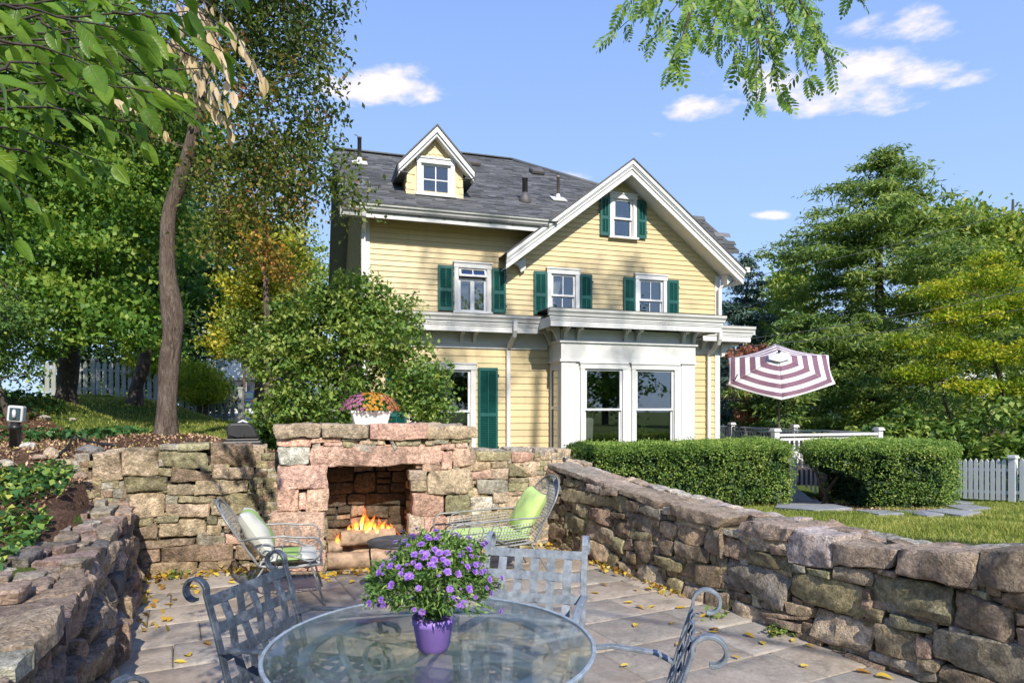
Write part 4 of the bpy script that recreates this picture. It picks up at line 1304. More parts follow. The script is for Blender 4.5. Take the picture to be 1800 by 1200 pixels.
q = MB(); q.bx(bt0 - .01, bt0 + .03, -.56, -.50, .8, 2.5); q.bx(bt0 - .01, bt0 + .03, -.16, -.10, .8, 2.5); q.bx(bt0 - .01, bt0 + .03, -.5, -.16, 2.44, 2.5); q.bx(bt0 - .01, bt0 + .03, -.5, -.16, 1.64, 1.70); q.bx(bt0 - .02, bt0 + .03, -.56, -.10, .78, .84)
sw = q.build('window', M['sash'], bay)
q = MB(); q.bx(bt0 + .012, bt0 + .016, -.5, -.16, .84, 2.44); q.build('pane', M['pane'], sw)

# ---- cornice skirt between the storeys
def cornice(t0, t1, v0, vface, zt, parent=house, ends=(True, True), zbot=None):
    """v0 front of the gutter line, vface wall face"""
    b = MB()
    zf = zt - .17
    b.bx(t0, t1, v0, v0 + .03, zf - .17, zf + .02)                       # fascia
    b.bx(t0 - .03, t1 + .03, v0 - .03, v0 + .005, zf - .02, zf + .03)    # crown under gutter
    b.bx(t0 - .015, t1 + .015, v0 - .015, v0 + .005, zf - .055, zf - .02)
    if ends[0]: b.bx(t0, t0 + .03, v0 + .03, vface, zf - .17, zf + .02)
    if ends[1]: b.bx(t1 - .03, t1, v0 + .03, vface, zf - .17, zf + .02)
    b.build('fascia', M['white'], parent)
    b = MB(); b.bx(t0 + .03, t1 - .03, v0 + .03, vface, zf - .12, zf - .09); b.build('soffit', M['soffit'], parent)
    g = gutter('gutter', t0 - .06, t1 + .06, v0 - .005, zf + .03, zt, parent, M['white'])
    r = MB(); r.prism([(t0 - .05, v0 - .08, zt - .012), (t1 + .05, v0 - .08, zt - .012), (t1 - .1, 0.0, zt + .07), (t0 + .1, 0.0, zt + .07)], (0, 0, .015))
    r.build('skirt_roof', M['shingle'], parent)
cornice(-.45, 3.42, -.42, 0.0, 3.50, ends=(True, False))
cornice(3.42, 7.22, -1.10, 0.0, 3.58)
cornice(7.22, 8.46, -.42, 0.0, 3.48, ends=(False, True))
b = MB(); b.bx(7.93, 8.43, 0.0, 3.0, 3.1, 3.3); b.bx(8.43, 8.58, -.42, 3.0, 3.31, 3.48); b.build('soffit', M['soffit'], house)
b = MB()
for (a, c) in ((0.10, 3.74), (6.88, 7.80)):
    b.bx(a, c, -.03, 0, 2.96, 3.25); b.bx(a, c, -.042, 0, 2.87, 2.955); b.bx(a, c, -.065, 0, 2.955, 2.985)
b.build('frieze', M['white'], house)

def bracket(t, vface, ztop, depth=.24, h=.24, w=.07, rot=0):
    b = MB()
    prof = [(0, 0), (-depth, 0), (-depth, -.05), (-depth * .82, -.075), (-depth * .66, -.06), (-depth * .48, -.10), (-depth * .36, -h * .62), (-depth * .30, -h * .8), (-depth * .2, -h), (0, -h)]
    if rot == 0:
        b.prism([(t - w / 2, vface + a, ztop + z) for a, z in prof], (w, 0, 0))
    else:
        b.prism([(t + a, vface - w / 2, ztop + z) for a, z in prof], (0, w, 0))
    return b.build('bracket', M['white'], house)
for t in (.35, .62, 1.90, 2.17, 7.45, 7.72):
    bracket(t, -.03, 3.21)
for t in (3.86, 4.14, 5.18, 5.46, 6.52, 6.78):
    bracket(t, bv - .01, 3.28, .26, .26)
for vv in (-.62, -.14):
    bracket(bt0 - .01, vv, 3.28, .28, .26, rot=1)
for vv in (-.1, .5):
    b = MB(); b.prism([(7.93, vv, 3.1), (8.2, vv, 3.1), (8.17, vv, 3.02), (8.05, vv, 2.98), (8.0, vv, 2.85), (7.93, vv, 2.82)], (0, .07, 0)); b.build('bracket', M['white'], house)

# downspouts
def downspout(path, w=.085, parent=house):
    b = MB(); b.tube(path, 1.0, flat=(w, w * .8), up=(1, 0, 0)); return b.build('downspout', M['white'], parent)
downspout([(2.90, -.49, 3.40), (2.90, -.49, 3.20), (2.90, -.42, 3.10), (2.88, -.14, 2.92), (2.88, -.075, 2.84), (2.88, -.075, .2)])
downspout([(7.62, -.49, 3.38), (7.62, -.49, 3.18), (7.62, -.42, 3.08), (7.60, -.14, 2.90), (7.60, -.085, 2.82), (7.60, -.085, .1)])
downspout([(8.28, -.40, 4.70), (8.27, -.36, 4.58), (8.10, -.22, 4.47), (7.94, -.12, 4.42), (7.87, -.10, 4.34), (7.87, -.10, 3.60)])
downspout([(-.04, -.55, 5.36), (-.04, -.5, 5.25), (-.02, -.15, 5.08), (-.02, -.085, 5.0), (-.02, -.085, 3.62)])

# ---- dormer
DV = .42
def dlim(z):
    return (.87, 2.05) if z < 6.52 else (1.46 - (7.17 - z) / 1.08, 1.46 + (7.17 - z) / 1.08)
b = MB()
b.bx(.87, 1.12, DV, DV + .08, 5.9, 6.52); b.bx(1.82, 2.05, DV, DV + .08, 5.9, 6.52); b.bx(1.12, 1.82, DV, DV + .08, 5.9, 6.03)
b.prism([(.87, DV, 6.521), (1.12, DV, 6.521), (1.12, DV, 6.80)], (0, .08, 0)); b.prism([(1.82, DV, 6.521), (2.05, DV, 6.521), (1.82, DV, 6.78)], (0, .08, 0))
b.prism([(1.12, DV, 6.70), (1.82, DV, 6.70), (1.82, DV, 6.78), (1.46, DV, 7.17), (1.12, DV, 6.8)], (0, .08, 0))
b.bx(.87, .93, DV + .08, 1.8, 5.8, 6.5); b.bx(1.99, 2.05, DV + .08, 1.8, 5.8, 6.5)
dormer = b.build('dormer', M['yellow'], house)
z = 5.94
k = 0
while z < 7.12:
    za, zb = z, min(z + .155, 7.17)
    x0, x1 = dlim(za); 
    x = x0
    w0 = .115
    if k % 2: x -= w0 / 2
    while x < x1 - .01:
        l, r = max(x, x0), min(x + w0, x1)
        if r - l > .02 and not any(True for _ in [0] if (l < 1.86 and r > 1.08 and za > 5.97 and za < 6.70)):
            la, lb = dlim(zb)
            tl, tr = max(l, min(la, r)), min(r, max(lb, l))
            b = MB()
            n = 5
            pts = []
            for i in range(n + 1):
                f = i / n
                pts.append((l + (r - l) * f, DV - .016, za - (.028 * math.sin(PI * f) if k % 2 == 0 or k > 4 else 0)))
            pts += [(tr, DV - .004, zb), (tl, DV - .004, zb)]
            b.prism(pts, (0, .006, 0))
            b.build('wood_shingle', M['yellow'], dormer)
        x += w0
    z += .155; k += 1
b = MB()
for i in range(6):
    z = 5.95 + i * .1
    b.add([(.87, DV, z), (.87, 1.9, z), (.85, 1.9, z), (.85, DV, z), (.87, DV, z + .1), (.87, 1.9, z + .1), (.866, 1.9, z + .1), (.866, DV, z + .1)],
          [(0, 1, 2, 3), (4, 7, 6, 5), (3, 2, 6, 7), (0, 4, 5, 1), (0, 3, 7, 4), (1, 5, 6, 2)])
b.build('cheek_siding', M['yellow'], dormer)
dw = window(1.08, 1.86, 6.02, 6.73, DV - .02, 'four', casing=.085, roomd=.9, mg=-.06)
b = MB()
for s in (-1, 1):
    e = 1.46 + s * .78
    zt0, ze = 7.36, 7.36 - 1.08 * .78
    b.prism([(1.46, DV - .24, zt0 - .13), (e, DV - .24, ze - .13), (e, DV - .24, ze - .02), (1.46, DV - .24, zt0 - .02)], (0, .03, 0))
    b.prism([(1.46, DV - .20, zt0 - .20), (e, DV - .20, ze - .20), (e, DV - .20, ze - .12), (1.46, DV - .20, zt0 - .12)], (0, .2, 0))
b.build('rake_board', M['white'], dormer)
b = MB()
for s in (-1, 1):
    e = 1.46 + s * .80
    ze = 7.36 - 1.08 * .80
    b.prism([(1.46, DV - .26, 7.35), (e, DV - .26, ze - .01), (e, DV - .26, ze + .03), (1.46, DV - .26, 7.39)], (0, 2.9, 0))
    b.prism([(e, DV - .24, ze - .14), (e, 1.6, ze - .14), (e - s * .03, 1.6, ze - .14), (e - s * .03, DV - .24, ze - .14)], (0, 0, .13))
    b.prism([(e, DV - .2, ze - .13), (e, 1.5, ze - .13), (1.46 + s * .58, 1.5, ze - .13), (1.46 + s * .58, DV - .2, ze - .13)], (0, 0, .02))
b.build('dormer_roof', M['shingle'], dormer)

# ---- roof vents and pipes
def pipe(t, v, h, r, mat, boot):
    b = MB(); z = rz(v)
    b.lathe([(r, -.15), (r, h), (r * 1.15, h), (r * 1.15, h + .03)], (t, v, z), 12)
    o = b.build('vent_pipe', mat, house)
    b = MB()
    if boot == 'flash':
        b.box((t, v - .02, z + .03), (.34, .3, .02), Matrix.Rotation(math.atan(RS), 3, 'X')); b.lathe([(r * 2.2, -.02), (r * 1.2, .14)], (t, v, z), 12)
        b.build('flashing', M['white'], o)
    else:
        b.lathe([(r * 2.2, -.12), (r * 2.2, .05), (r * 1.6, .14), (r * 1.05, .2)], (t, v, z), 12); b.build('boot', mat, o)
M['pipe'] = simple_mat('dark_pipe', (0.10, 0.09, 0.085), 0.6, 0.3, 12)
M['copper'] = simple_mat('weathered_pipe', (0.27, 0.21, 0.16), 0.6, 0.3, 12)
pipe(.08, 2.38, .58, .045, M['pipe'], 'flash'); pipe(3.48, .66, .50, .06, M['pipe'], 'boot'); pipe(4.40, 1.04, .52, .035, M['copper'], 'flash')
for (t, v) in ((2.99, 3.45), (4.68, 3.3)):
    b = MB(); b.box((t, v, rz(v) + .08), (.36, .36, .13), Matrix.Rotation(math.atan(RS), 3, 'X')); o = b.build('roof_vent', M['pipe'], house); bevel(o, .04, 2)

# ---- seen through the panes
def inhouse(name, b, mat, label, cat):
    o = b.build(name, mat); o.matrix_world = HM; return tag(o, label, cat)
b = MB()
b.box((4.62, .35, .98), (.62, .16, .95), Matrix.Rotation(.12, 3, 'X')); b.box((4.62, -.05, .55), (.62, .62, .25)); 
o = inhouse('armchair', b, simple_mat('grey_upholstery', (.42, .40, .37), .9, .2, 4), 'pale grey upholstered armchair seen through the left bay window', 'armchair'); bevel(o, .06, 3)
b = MB()
rp_ = random.Random(3)
for k in range(22):
    a = rp_.uniform(0, 2 * PI); ln = rp_.uniform(.4, .85); up_ = rp_.uniform(.3, 1.0)
    for f in range(7):
        aa = a + (f - 3) * .16
        d = Vector((math.cos(aa), math.sin(aa) * .6, 0))
        s = Vector((6.02, -.05, .7)) + Vector((math.cos(a) * .3 * ln, math.sin(a) * .2 * ln, up_ * .6))
        e = s + d * .32 + Vector((0, 0, .1 - abs(f - 3) * .05))
        side = Vector((-d.y, d.x, 0)) * .014
        b.add([s - side, s + side, e + side * .3, e - side * .3], [(0, 1, 2, 3)], tint=rp_.random())
for k in range(5):
    b.tube([(6.02, -.05, .5), (6.02 + rp_.uniform(-.1, .1), -.05 + rp_.uniform(-.1, .1), 1.3)], .012, 5)
palm = inhouse('potted_palm', b, leaf_mat('palm_leaf', [(0, (.02, .06, .015)), (1, (.06, .14, .03))], .2), 'feathery palm standing indoors behind the right bay window', 'plant')
b = MB()
b.bx(5.70, 5.95, 2.6, 2.7, 1.15, 2.2); o = inhouse('picture', b, M['curtain'], 'pale framed picture on the room wall behind right bay window', 'picture')
b = MB()
for i in range(10):
    x = 3.86 + i * .03
    b.add([(x, .09 + .02 * (i % 2), 4.5), (x + .03, .09 + .02 * ((i + 1) % 2), 4.5), (x + .03 - .006 * i, .10 + .02 * ((i + 1) % 2), 3.7 + .06 * i), (x - .006 * i, .10 + .02 * (i % 2), 3.7 + .055 * i)], [(0, 1, 2, 3)])
inhouse('curtain', b, M['curtain'], 'white sheer curtain tied aside in the middle upper window', 'curtain')
b = MB()
for i in range(18):
    x = 1.86 + i * .032
    b.add([(x, .11 + .02 * (i % 2), 4.3), (x + .032, .11 + .02 * ((i + 1) % 2), 4.3), (x + .032, .11 + .02 * ((i + 1) % 2), 3.6), (x, .11 + .02 * (i % 2), 3.6)], [(0, 1, 2, 3)])
inhouse('curtain', b, simple_mat('grey_lace', (.30, .28, .26), .9, .5, 14), 'grey patterned curtain behind the open upper left window', 'curtain')

# ------------------------------------------------------------------ deck, fences, distant houses, wires
def on_ground(px, py, lo=3.0, hi=60.0):
    """where the sight line through a measured picture point meets the ground sheet"""
    a = (px - 900) / 1150; c = (718 - py) / 1150
    y = lo
    while y < hi:
        if 1.65 + c * y <= gz(a * y, y): break
        y *= 1.01
    return Vector((a * y, y, gz(a * y, y)))

def hw(t, v, z=0.0):
    return HM @ Vector((t, v, z))

deck = thing('deck', 'white railed wooden deck beside the house behind the clipped hedges', 'deck', hw(8.1, -1.6, 0), HOUSE_ROT)
FZ = 0.36; RZT = 1.13; DL, DD = 2.75, 8.0
M['deckboard'] = simple_mat('brown_deck_boards', (0.22, 0.13, 0.09), 0.7, 0.3, 5)
b = MB()
b.bx(0, DL, 0, DD, FZ - .03, FZ); b.build('floor', M['deckboard'], deck)
b = MB(); b.bx(-.05, DL + .05, -.05, .0, FZ - .30, FZ + .02); b.bx(DL, DL + .05, 0, DD, FZ - .30, FZ + .02); b.build('beam', M['deckboard'], deck)
for (x, y) in ((.1, .15), (1.4, .15), (DL - .1, .15), (DL - .1, 3), (1.4, 3), (.1, 3)):
    b = MB(); b.bx(x - .06, x + .06, y - .06, y + .06, -.9, FZ - .03); b.build('leg', M['black_plastic'], deck)
def dpost(x, y, top=RZT + .05):
    b = MB(); b.bx(x - .06, x + .06, y - .06, y + .06, FZ - .1, top)
    o = b.build('post', M['white'], deck)
    b = MB(); b.bx(x - .09, x + .09, y - .09, y + .09, top, top + .03); b.prism([(x - .075, y - .075, top + .03), (x + .075, y - .075, top + .03), (x + .075, y + .075, top + .03), (x - .075, y + .075, top + .03)], (0, 0, .035))
    b.build('cap', M['white'], o)
for (x, y) in ((.06, 0), (DL, 0), (DL, 2.6), (DL, 5.2), (DL, 7.8)): dpost(x, y)
def rail(p, q, parent=deck, dz=(0, 0)):
    (x0, y0), (x1, y1) = p, q
    for (za, zb, w) in ((RZT - .05, RZT, .09), (FZ + .10, FZ + .16, .05), (RZT - .14, RZT - .09, .04)):
        b = MB()
        d = Vector((x1 - x0, y1 - y0, 0)); n = Vector((-d.y, d.x, 0)).normalized() * w / 2
        b.prism([Vector((x0, y0, za)) - n, Vector((x1, y1, za)) - n, Vector((x1, y1, za)) + n, Vector((x0, y0, za)) + n], (0, 0, zb - za))
        b.build('rail', M['white'], parent)
    L_ = math.hypot(x1 - x0, y1 - y0); n = int(L_ / .115)
    prof = [(.022, FZ + .16), (.022, FZ + .3), (.014, FZ + .36), (.026, FZ + .5), (.014, FZ + .62), (.02, RZT - .25), (.022, RZT - .14)]
    me = None
    for i in range(1, n):
        f = i / n
        if me is None:
            b = MB(); b.lathe(prof, sides=6); me = b.mesh('baluster'); me.materials.append(M['white'])
        link_mesh('baluster', me, None, parent, (x0 + (x1 - x0) * f, y0 + (y1 - y0) * f, 0))
rail((.06, 0), (DL, 0)); rail((DL, 0), (DL, 2.6)); rail((DL, 2.6), (DL, 5.2)); rail((DL, 5.2), (DL, 7.8))
# stair rail down to the path
b = MB(); b.prism([(.06, -.09, RZT - .08), (1.05, -.09, .42), (1.05, -.09, .30), (.06, -.09, RZT - .22)], (0, -.06, 0)); b.build('stair_rail', M['white'], deck)
b = MB(); b.prism([(.0, -.09, FZ - .02), (1.15, -.09, -.42), (1.15, -.09, -.60), (.0, -.09, FZ - .28)], (0, -.05, 0)); b.build('stringer', M['white'], deck)
for i in range(8):
    x = .16 + i * .115
    b = MB(); b.bx(x - .015, x + .015, -.135, -.105, FZ - .05 - i * .06, RZT - .18 - i * .078); b.build('baluster', M['white'], deck)
p_ = on_ground(1395, 889)
b = MB(); b.bx(-.05, .05, -.05, .05, -.2, 1.0)
o = b.build('post', M['white']); o.location = p_
tag(o, 'slim white stair post standing at the right end of the left hedge', 'post')

# ---- market umbrella over the deck table
UB = hw(9.72, .2, FZ)
umb = thing('umbrella', 'tilted market umbrella with white and purple stripes over the deck table', 'umbrella', UB, 0)
M['pole'] = simple_mat('bronze_pole', (0.22, 0.16, 0.12), 0.4, 0.2, 6, metal=0.4)
M['cloth_w'] = simple_mat('white_canopy_cloth', (0.74, 0.73, 0.70), 0.85, 0.04, 5)
M['cloth_p'] = simple_mat('purple_canopy_cloth', (0.20, 0.105, 0.14), 0.85, 0.08, 5)
zc = 2.66 - FZ
b = MB(); b.tube([(0, 0, 0), (0, 0, zc - .35)], .022, 10); b.build('pole', M['pole'], umb)
b = MB(); b.lathe([(.022, zc - .75), (.038, zc - .72), (.038, zc - .55), (.022, zc - .52)], sides=10); b.build('tilt_joint', M['pole'], umb)
TM = Matrix.Translation((0, 0, zc)) @ Matrix.Rotation(math.radians(-12), 4, 'Y') @ Matrix.Rotation(math.radians(31), 4, 'X')
RU, DH = 1.34, .38
rings = [0.0, 0.14, 0.24, 0.36, .45, .56, .65, .76, .85, .945, 1.0]
def upt(ang, f):
    return TM @ Vector((RU * f * math.cos(ang), RU * f * math.sin(ang), DH * (1 - f) - .12 * f * (1 - f) * 0 - .10))
A0 = math.radians(8)
for k in range(6):
    a0, a1 = A0 + k * PI / 3, A0 + (k + 1) * PI / 3
    b = MB(); mi = []
    for i in range(1, len(rings) - 0):
        pass
    V, Fs, mats = [], [], []
    ns = 6
    for i, f in enumerate(rings):
        for j in range(ns + 1):
            s = j / ns
            q = upt(a0, f) * (1 - s) + upt(a1, f) * s
            sag = TM.to_3x3() @ Vector((0, 0, -.05 * f * math.sin(PI * s)))
            edge = 1 - .03 * math.sin(PI * s) * (1 if i == len(rings) - 1 else 0)
            V.append(tuple((TM.translation + (q - TM.translation) * edge) + sag))
    for i in range(len(rings) - 1):
        for j in range(ns):
            Fs.append((i * (ns + 1) + j, (i + 1) * (ns + 1) + j, (i + 1) * (ns + 1) + j + 1, i * (ns + 1) + j + 1))
            mats.append(1 if i in (2, 4, 6, 8) else 0)
    me = bpy.data.meshes.new('canopy_panel'); me.from_pydata(V, [], Fs)
    me.materials.append(M['cloth_w']); me.materials.append(M['cloth_p'])
    me.polygons.foreach_set('material_index', mats); me.polygons.foreach_set('use_smooth', [True] * len(Fs)); me.update()
    o = link_mesh('canopy_panel', me, None, umb)
    md = o.modifiers.new('solid', 'SOLIDIFY'); md.thickness = .004
    b = MB(); b.tube([upt(a0, .05) + Vector((0, 0, -.01)), upt(a0, .99) + Vector((0, 0, -.015))], .009, 6); b.build('rib', M['pole'], umb)
V = [tuple(TM @ Vector((0, 0, DH + .0)))] + [tuple(TM @ Vector((RU * .2 * math.cos(A0 + k * PI / 3), RU * .2 * math.sin(A0 + k * PI / 3), DH * .8 - .03))) for k in range(6)]
me = bpy.data.meshes.new('vent_cap'); me.from_pydata(V, [], [(0, 1 + k, 1 + (k + 1) % 6) for k in range(6)]); me.update()
link_mesh('vent_cap', me, M['cloth_w'], umb)
b = MB(); b.lathe([(.012, 0), (.035, .02), (.03, .05), (.008, .08)], sides=10); o = b.build('finial', M['black_plastic'], umb); o.matrix_local = TM @ Matrix.Translation((0, 0, DH - .01))
b = MB(); b.tube([upt(A0 + PI, .86) + Vector((0, -.02, .03)), upt(A0 + PI, .80) + Vector((-.02, -.03, .12))], .012, 6); b.build('tie_strap', M['black_plastic'], umb)

# ---- deck dining set
TBL = hw(9.95, .1, FZ)
dt = thing('patio_table', 'dark oval glass patio table on the deck under the umbrella', 'table', TBL, HOUSE_ROT)
M['dark_glass'] = simple_mat('dark_glass_top', (.05, .085, .10), .12, .1, 4, spec=.7)
b = MB()
b.add([(1.0 * math.cos(a), .55 * math.sin(a), z) for z in (.76, .785) for a in [2 * PI * k / 40 for k in range(40)]], [tuple(range(39, -1, -1)), tuple(range(40, 80))] + [(k, (k + 1) % 40, 40 + (k + 1) % 40, 40 + k) for k in range(40)])
b.build('tabletop', M['dark_glass'], dt)
for x, y in ((-.7, -.3), (.7, -.3), (-.7, .3), (.7, .3)):
    b = MB(); b.tube([(x, y, .76), (x * .8, y * .8, .5), (x * .85, y * .85, .2), (x, y, 0)], .016, 6); b.build('leg', M['dark_iron'], dt)
def deck_chair(loc, rz, label):
    c = thing('patio_chair', label, 'chair', loc, rz, 'dark iron chairs around the deck table')
    b = MB(); b.lathe([(.22, .42), (.23, .44), (.22, .455)], sides=16); b.build('seat', M['dark_iron'], c)
    for x, y in ((-.19, -.19), (.19, -.19), (-.19, .19), (.19, .19)):
        b = MB(); b.tube([(x * .8, y * .8, .43), (x * .95, y * .95, .25), (x * 1.15, y * 1.15, 0)], .012, 5); b.build('leg', M['dark_iron'], c)
    b = MB()
    arc = [(-.21, .19, .43), (-.23, .24, .65), (-.2, .28, .82), (0, .30, .88), (.2, .28, .82), (.23, .24, .65), (.21, .19, .43)]
    b.tube(arc, .012, 5)
    b.build('back_frame', M['dark_iron'], c)
    b = MB()
    for k in range(5):
        x = -.14 + k * .07; b.tube([(x, .2, .44), (x * 1.1, .25, .65), (x, .29, .86 - abs(x) * .2)], .007, 4)
    b.build('back_bars', M['dark_iron'], c)
    b = MB()
    for s in (-1, 1): b.tube([(s * .22, .24, .66), (s * .25, .05, .66), (s * .24, -.17, .62), (s * .2, -.18, .44)], .011, 5)
    b.build('armrest', M['dark_iron'], c)
    return c
deck_chair(hw(8.72, -.35, FZ), HOUSE_ROT + .9, 'dark iron deck chair at the left end of the oval table')
deck_chair(hw(9.15, -.75, FZ), HOUSE_ROT + 2.9, 'dark iron deck chair on the near side of the oval table')
deck_chair(hw(9.1, .9, FZ), HOUSE_ROT - .2, 'dark iron deck chair at the far left of the oval table')
deck_chair(hw(10.4, .95, FZ), HOUSE_ROT - .1, 'dark iron deck chair at the far right of the oval table')

# ---- picket fences
def picket_fence(label, p0, p1, n, pw, h, posts, off=(0.55, .85), over=.08, mat=None):
    mat = mat or M['white']
    p0, p1 = Vector(p0), Vector(p1)
    d = Vector((p1.x - p0.x, p1.y - p0.y, 0)); L_ = d.length
    f = thing('picket_fence', label, 'fence', (p0.x, p0.y, p0.z), math.atan2(d.y, d.x))
    ns = 12
    zs = [gz(p0.x + d.x * i / ns, p0.y + d.y * i / ns) - p0.z for i in range(ns + 1)]
    def zg(x): return float(np.interp(x / L_ * ns, range(ns + 1), zs))
    for zr in (.18, h * .74):
        b = MB()
        for i in range(ns):
            x0, x1 = L_ * i / ns, L_ * (i + 1) / ns
            b.prism([(x0, .0, zg(x0) + zr), (x1, .0, zg(x1) + zr), (x1, .0, zg(x1) + zr + .07), (x0, .0, zg(x0) + zr + .07)], (0, .035, 0))
        b.build('rail', mat, f)
    b = MB()
    hw_ = pw / 2
    pts = [(-hw_, 0, 0), (hw_, 0, 0), (hw_, 0, h - pw * .95), (hw_ * .75, 0, h - pw * .5), (0, 0, h), (-hw_ * .75, 0, h - pw * .5), (-hw_, 0, h - pw * .95)]
    b.prism(pts, (0, .02, 0)); me = b.mesh('picket'); me.materials.append(mat)
    b = MB(); b.bx(-.065, .065, -.03, .10, -.1, h + .05); b.bx(-.09, .09, -.055, .125, h + .05, h + .08); b.prism([(-.075, -.04, h + .08), (.075, -.04, h + .08), (.075, .11, h + .08), (-.075, .11, h + .08)], (0, 0, .03)); pme = b.mesh('post'); pme.materials.append(mat)
    for i in range(n):
        x = L_ * (i + .5) / n
        if any(abs(x - q) < .1 for q in posts): continue
        o = link_mesh('picket', me, None, f, (x, -.0205, zg(x) + .04 + random.uniform(-.01, .01)))
    for q in posts: link_mesh('post', pme, None, f, (q, 0, zg(q)))
    return f
M['old_fence'] = simple_mat('weathered_fence_paint', (0.36, 0.37, 0.35), 0.6, 0.12, 6, dirt=(.25, .26, .22), dirt_amt=.6)
picket_fence('white picket fence on the slope behind the trees at left', (-14.3, 20, gz(-14.3, 20)), (-8.25, 20, gz(-8.25, 20)), 31, .13, 1.02, (1.5, 6.0), mat=M['old_fence'])
M['fence_w'] = simple_mat('white_fence_paint', (0.74, 0.76, 0.76), 0.5, 0.05, 4)
picket_fence('white picket fence at the right edge behind the clipped hedge', (9.2, 17.6, gz(9.2, 17.6)), (12.6, 11.2, gz(12.6, 11.2)), 64, .082, .92, (1.5, 3.72, 6.2), mat=M['fence_w'])

# ---- houses beyond the trees
def far_house(label, loc, rz, w, d, h, roof_h, cols=4, porch=False):
    t = thing('house', label, 'house', loc, rz)
    b = MB(); b.bx(-w / 2, w / 2, 0, d, -1, h); b.prism([(-w / 2, 0, h), (w / 2, 0, h), (0, 0, h + roof_h)], (0, d, 0)) if roof_h > 2 else None
    wl2 = b.build('wall', M['white'], t)
    b = MB()
    for s in (-1, 1):
        if roof_h > 2:
            b.prism([(0, -.3, h + roof_h + .1), (s * (w / 2 + .4), -.3, h - .2), (s * (w / 2 + .4), -.3, h - .05), (0, -.3, h + roof_h + .28)], (0, d + .6, 0))
        else:
            pass
    if roof_h <= 2:
        b.prism([(-w / 2 - .4, -.4, h), (-w / 2 - .4, d / 2, h + roof_h * 1.6), (-w / 2 - .4, d + .4, h)], (w + .8, 0, 0))
    b.build('roof', M['shingle'], t)
    me = mp = None
    for r in range(2):
        for k in range(cols):
            x = -w / 2 + w * (k + .5) / cols; z = .9 + r * 2.8
            if z + 1.4 > h: continue
            q = MB(); q.bx(x - .5, x + .5, -.05, .02, z - .05, z + 1.45); wf = q.build('window', M['sash'], t)
            q = MB(); q.bx(x - .4, x + .4, -.07, -.045, z + .05, z + .67); q.bx(x - .4, x + .4, -.07, -.045, z + .73, z + 1.35); q.build('pane', M['dark_glass'], wf)
    if porch:
        b = MB(); b.bx(-w / 2 - .1, w / 2 + .1, -2.2, -.02, 2.6, 2.8); b.build('porch_roof', M['shingle'], t)
        for k in range(5):
            x = -w / 2 + w * k / 4; b = MB(); b.bx(x - .1, x + .1, -2.15, -1.95, -.5, 2.6); b.build('column', M['white'], t)
    return t
far_house('white gabled house across the street glimpsed through the left trees', (-23, 54, 1.3), -.15, 9, 10, 6, 3.5, 4, True)
far_house('white neighbouring house glimpsed through the trees at right', (35, 47, 0), .12, 13, 9, 5.2, 1.9, 6)
far_house('low pale outbuilding glimpsed behind the umbrella and dark conifer', (20, 43, 0), .1, 9, 7, 3.2, 1.4, 3)

# ---- parked car far down the drive
def car(loc, rz):
    t = thing('parked_car', 'dark blue car parked on the street beyond the fence', 'car', loc, rz)
    M['carblue'] = simple_mat('blue_car_paint', (.015, .04, .12), .25, .1, 3, spec=.7)
    b = MB()
    prof = [(-2.2, .35), (2.2, .35), (2.25, .75), (1.9, .95), (1.05, 1.02), (.4, 1.55), (-1.7, 1.6), (-2.15, 1.05), (-2.25, .7)]
    b.prism([(x, -.88, z) for x, z in prof], (0, 1.76, 0)); o = b.build('body', M['carblue'], t); bevel(o, .09, 3)
    b = MB(); b.prism([(.85, -.89, 1.05), (.35, -.89, 1.47), (-1.55, -.89, 1.5), (-1.9, -.89, 1.05)], (0, 1.78, 0)); b.build('window', M['dark_glass'], t)
    b = MB(); b.bx(-2.2, -1.95, -.7, .7, 1.08, 1.5); b.build('rear_window', M['dark_glass'], t)
    for x in (-1.4, 1.4):
        for y in (-.8, .8):
            b = MB(); b.tube([(x, y - .12, .33), (x, y + .12, .33)], .33, 16); w = b.build('wheel', M['black_plastic'], t)
            b = MB(); b.tube([(x, y - .13, .33), (x, y + .13, .33)], .19, 12); b.build('rim', M['sash'], w)
    for y in (-.7, .7):
        b = MB(); b.bx(-2.27, -2.2, y - .12, y + .12, .8, 1.0); b.build('tail_light', simple_mat('red_lamp', (.16, .015, .015), .3), t)
car((-18.9, 49.5, gz(-18.9, 49.5)), 1.35)

# ---- overhead wires
M['cable'] = simple_mat('black_cable', (.06, .06, .065), .6, .1)
def wire(label, a, c, sag):
    a, c = Vector(a), Vector(c)
    b = MB(); b.tube([a.lerp(c, f) + Vector((0, 0, -sag * 4 * f * (1 - f))) for f in [i / 14 for i in range(15)]], .008, 5)
    tag(b.build('overhead_wire', M['cable']), label, 'wire', 'overhead wires in front of the right trees')
wire('highest overhead wire crossing the conifer to the upper right corner', (5.3, 18.8, 5.15), (17, 14.2, 7.9), .35)
wire('middle overhead wire crossing the yellow green maple at right', (5.6, 18.4, 3.5), (17, 14.0, 5.75), .35)
wire('lowest overhead wire just below another across the right trees', (5.6, 18.4, 3.35), (17, 14.0, 5.2), .40)

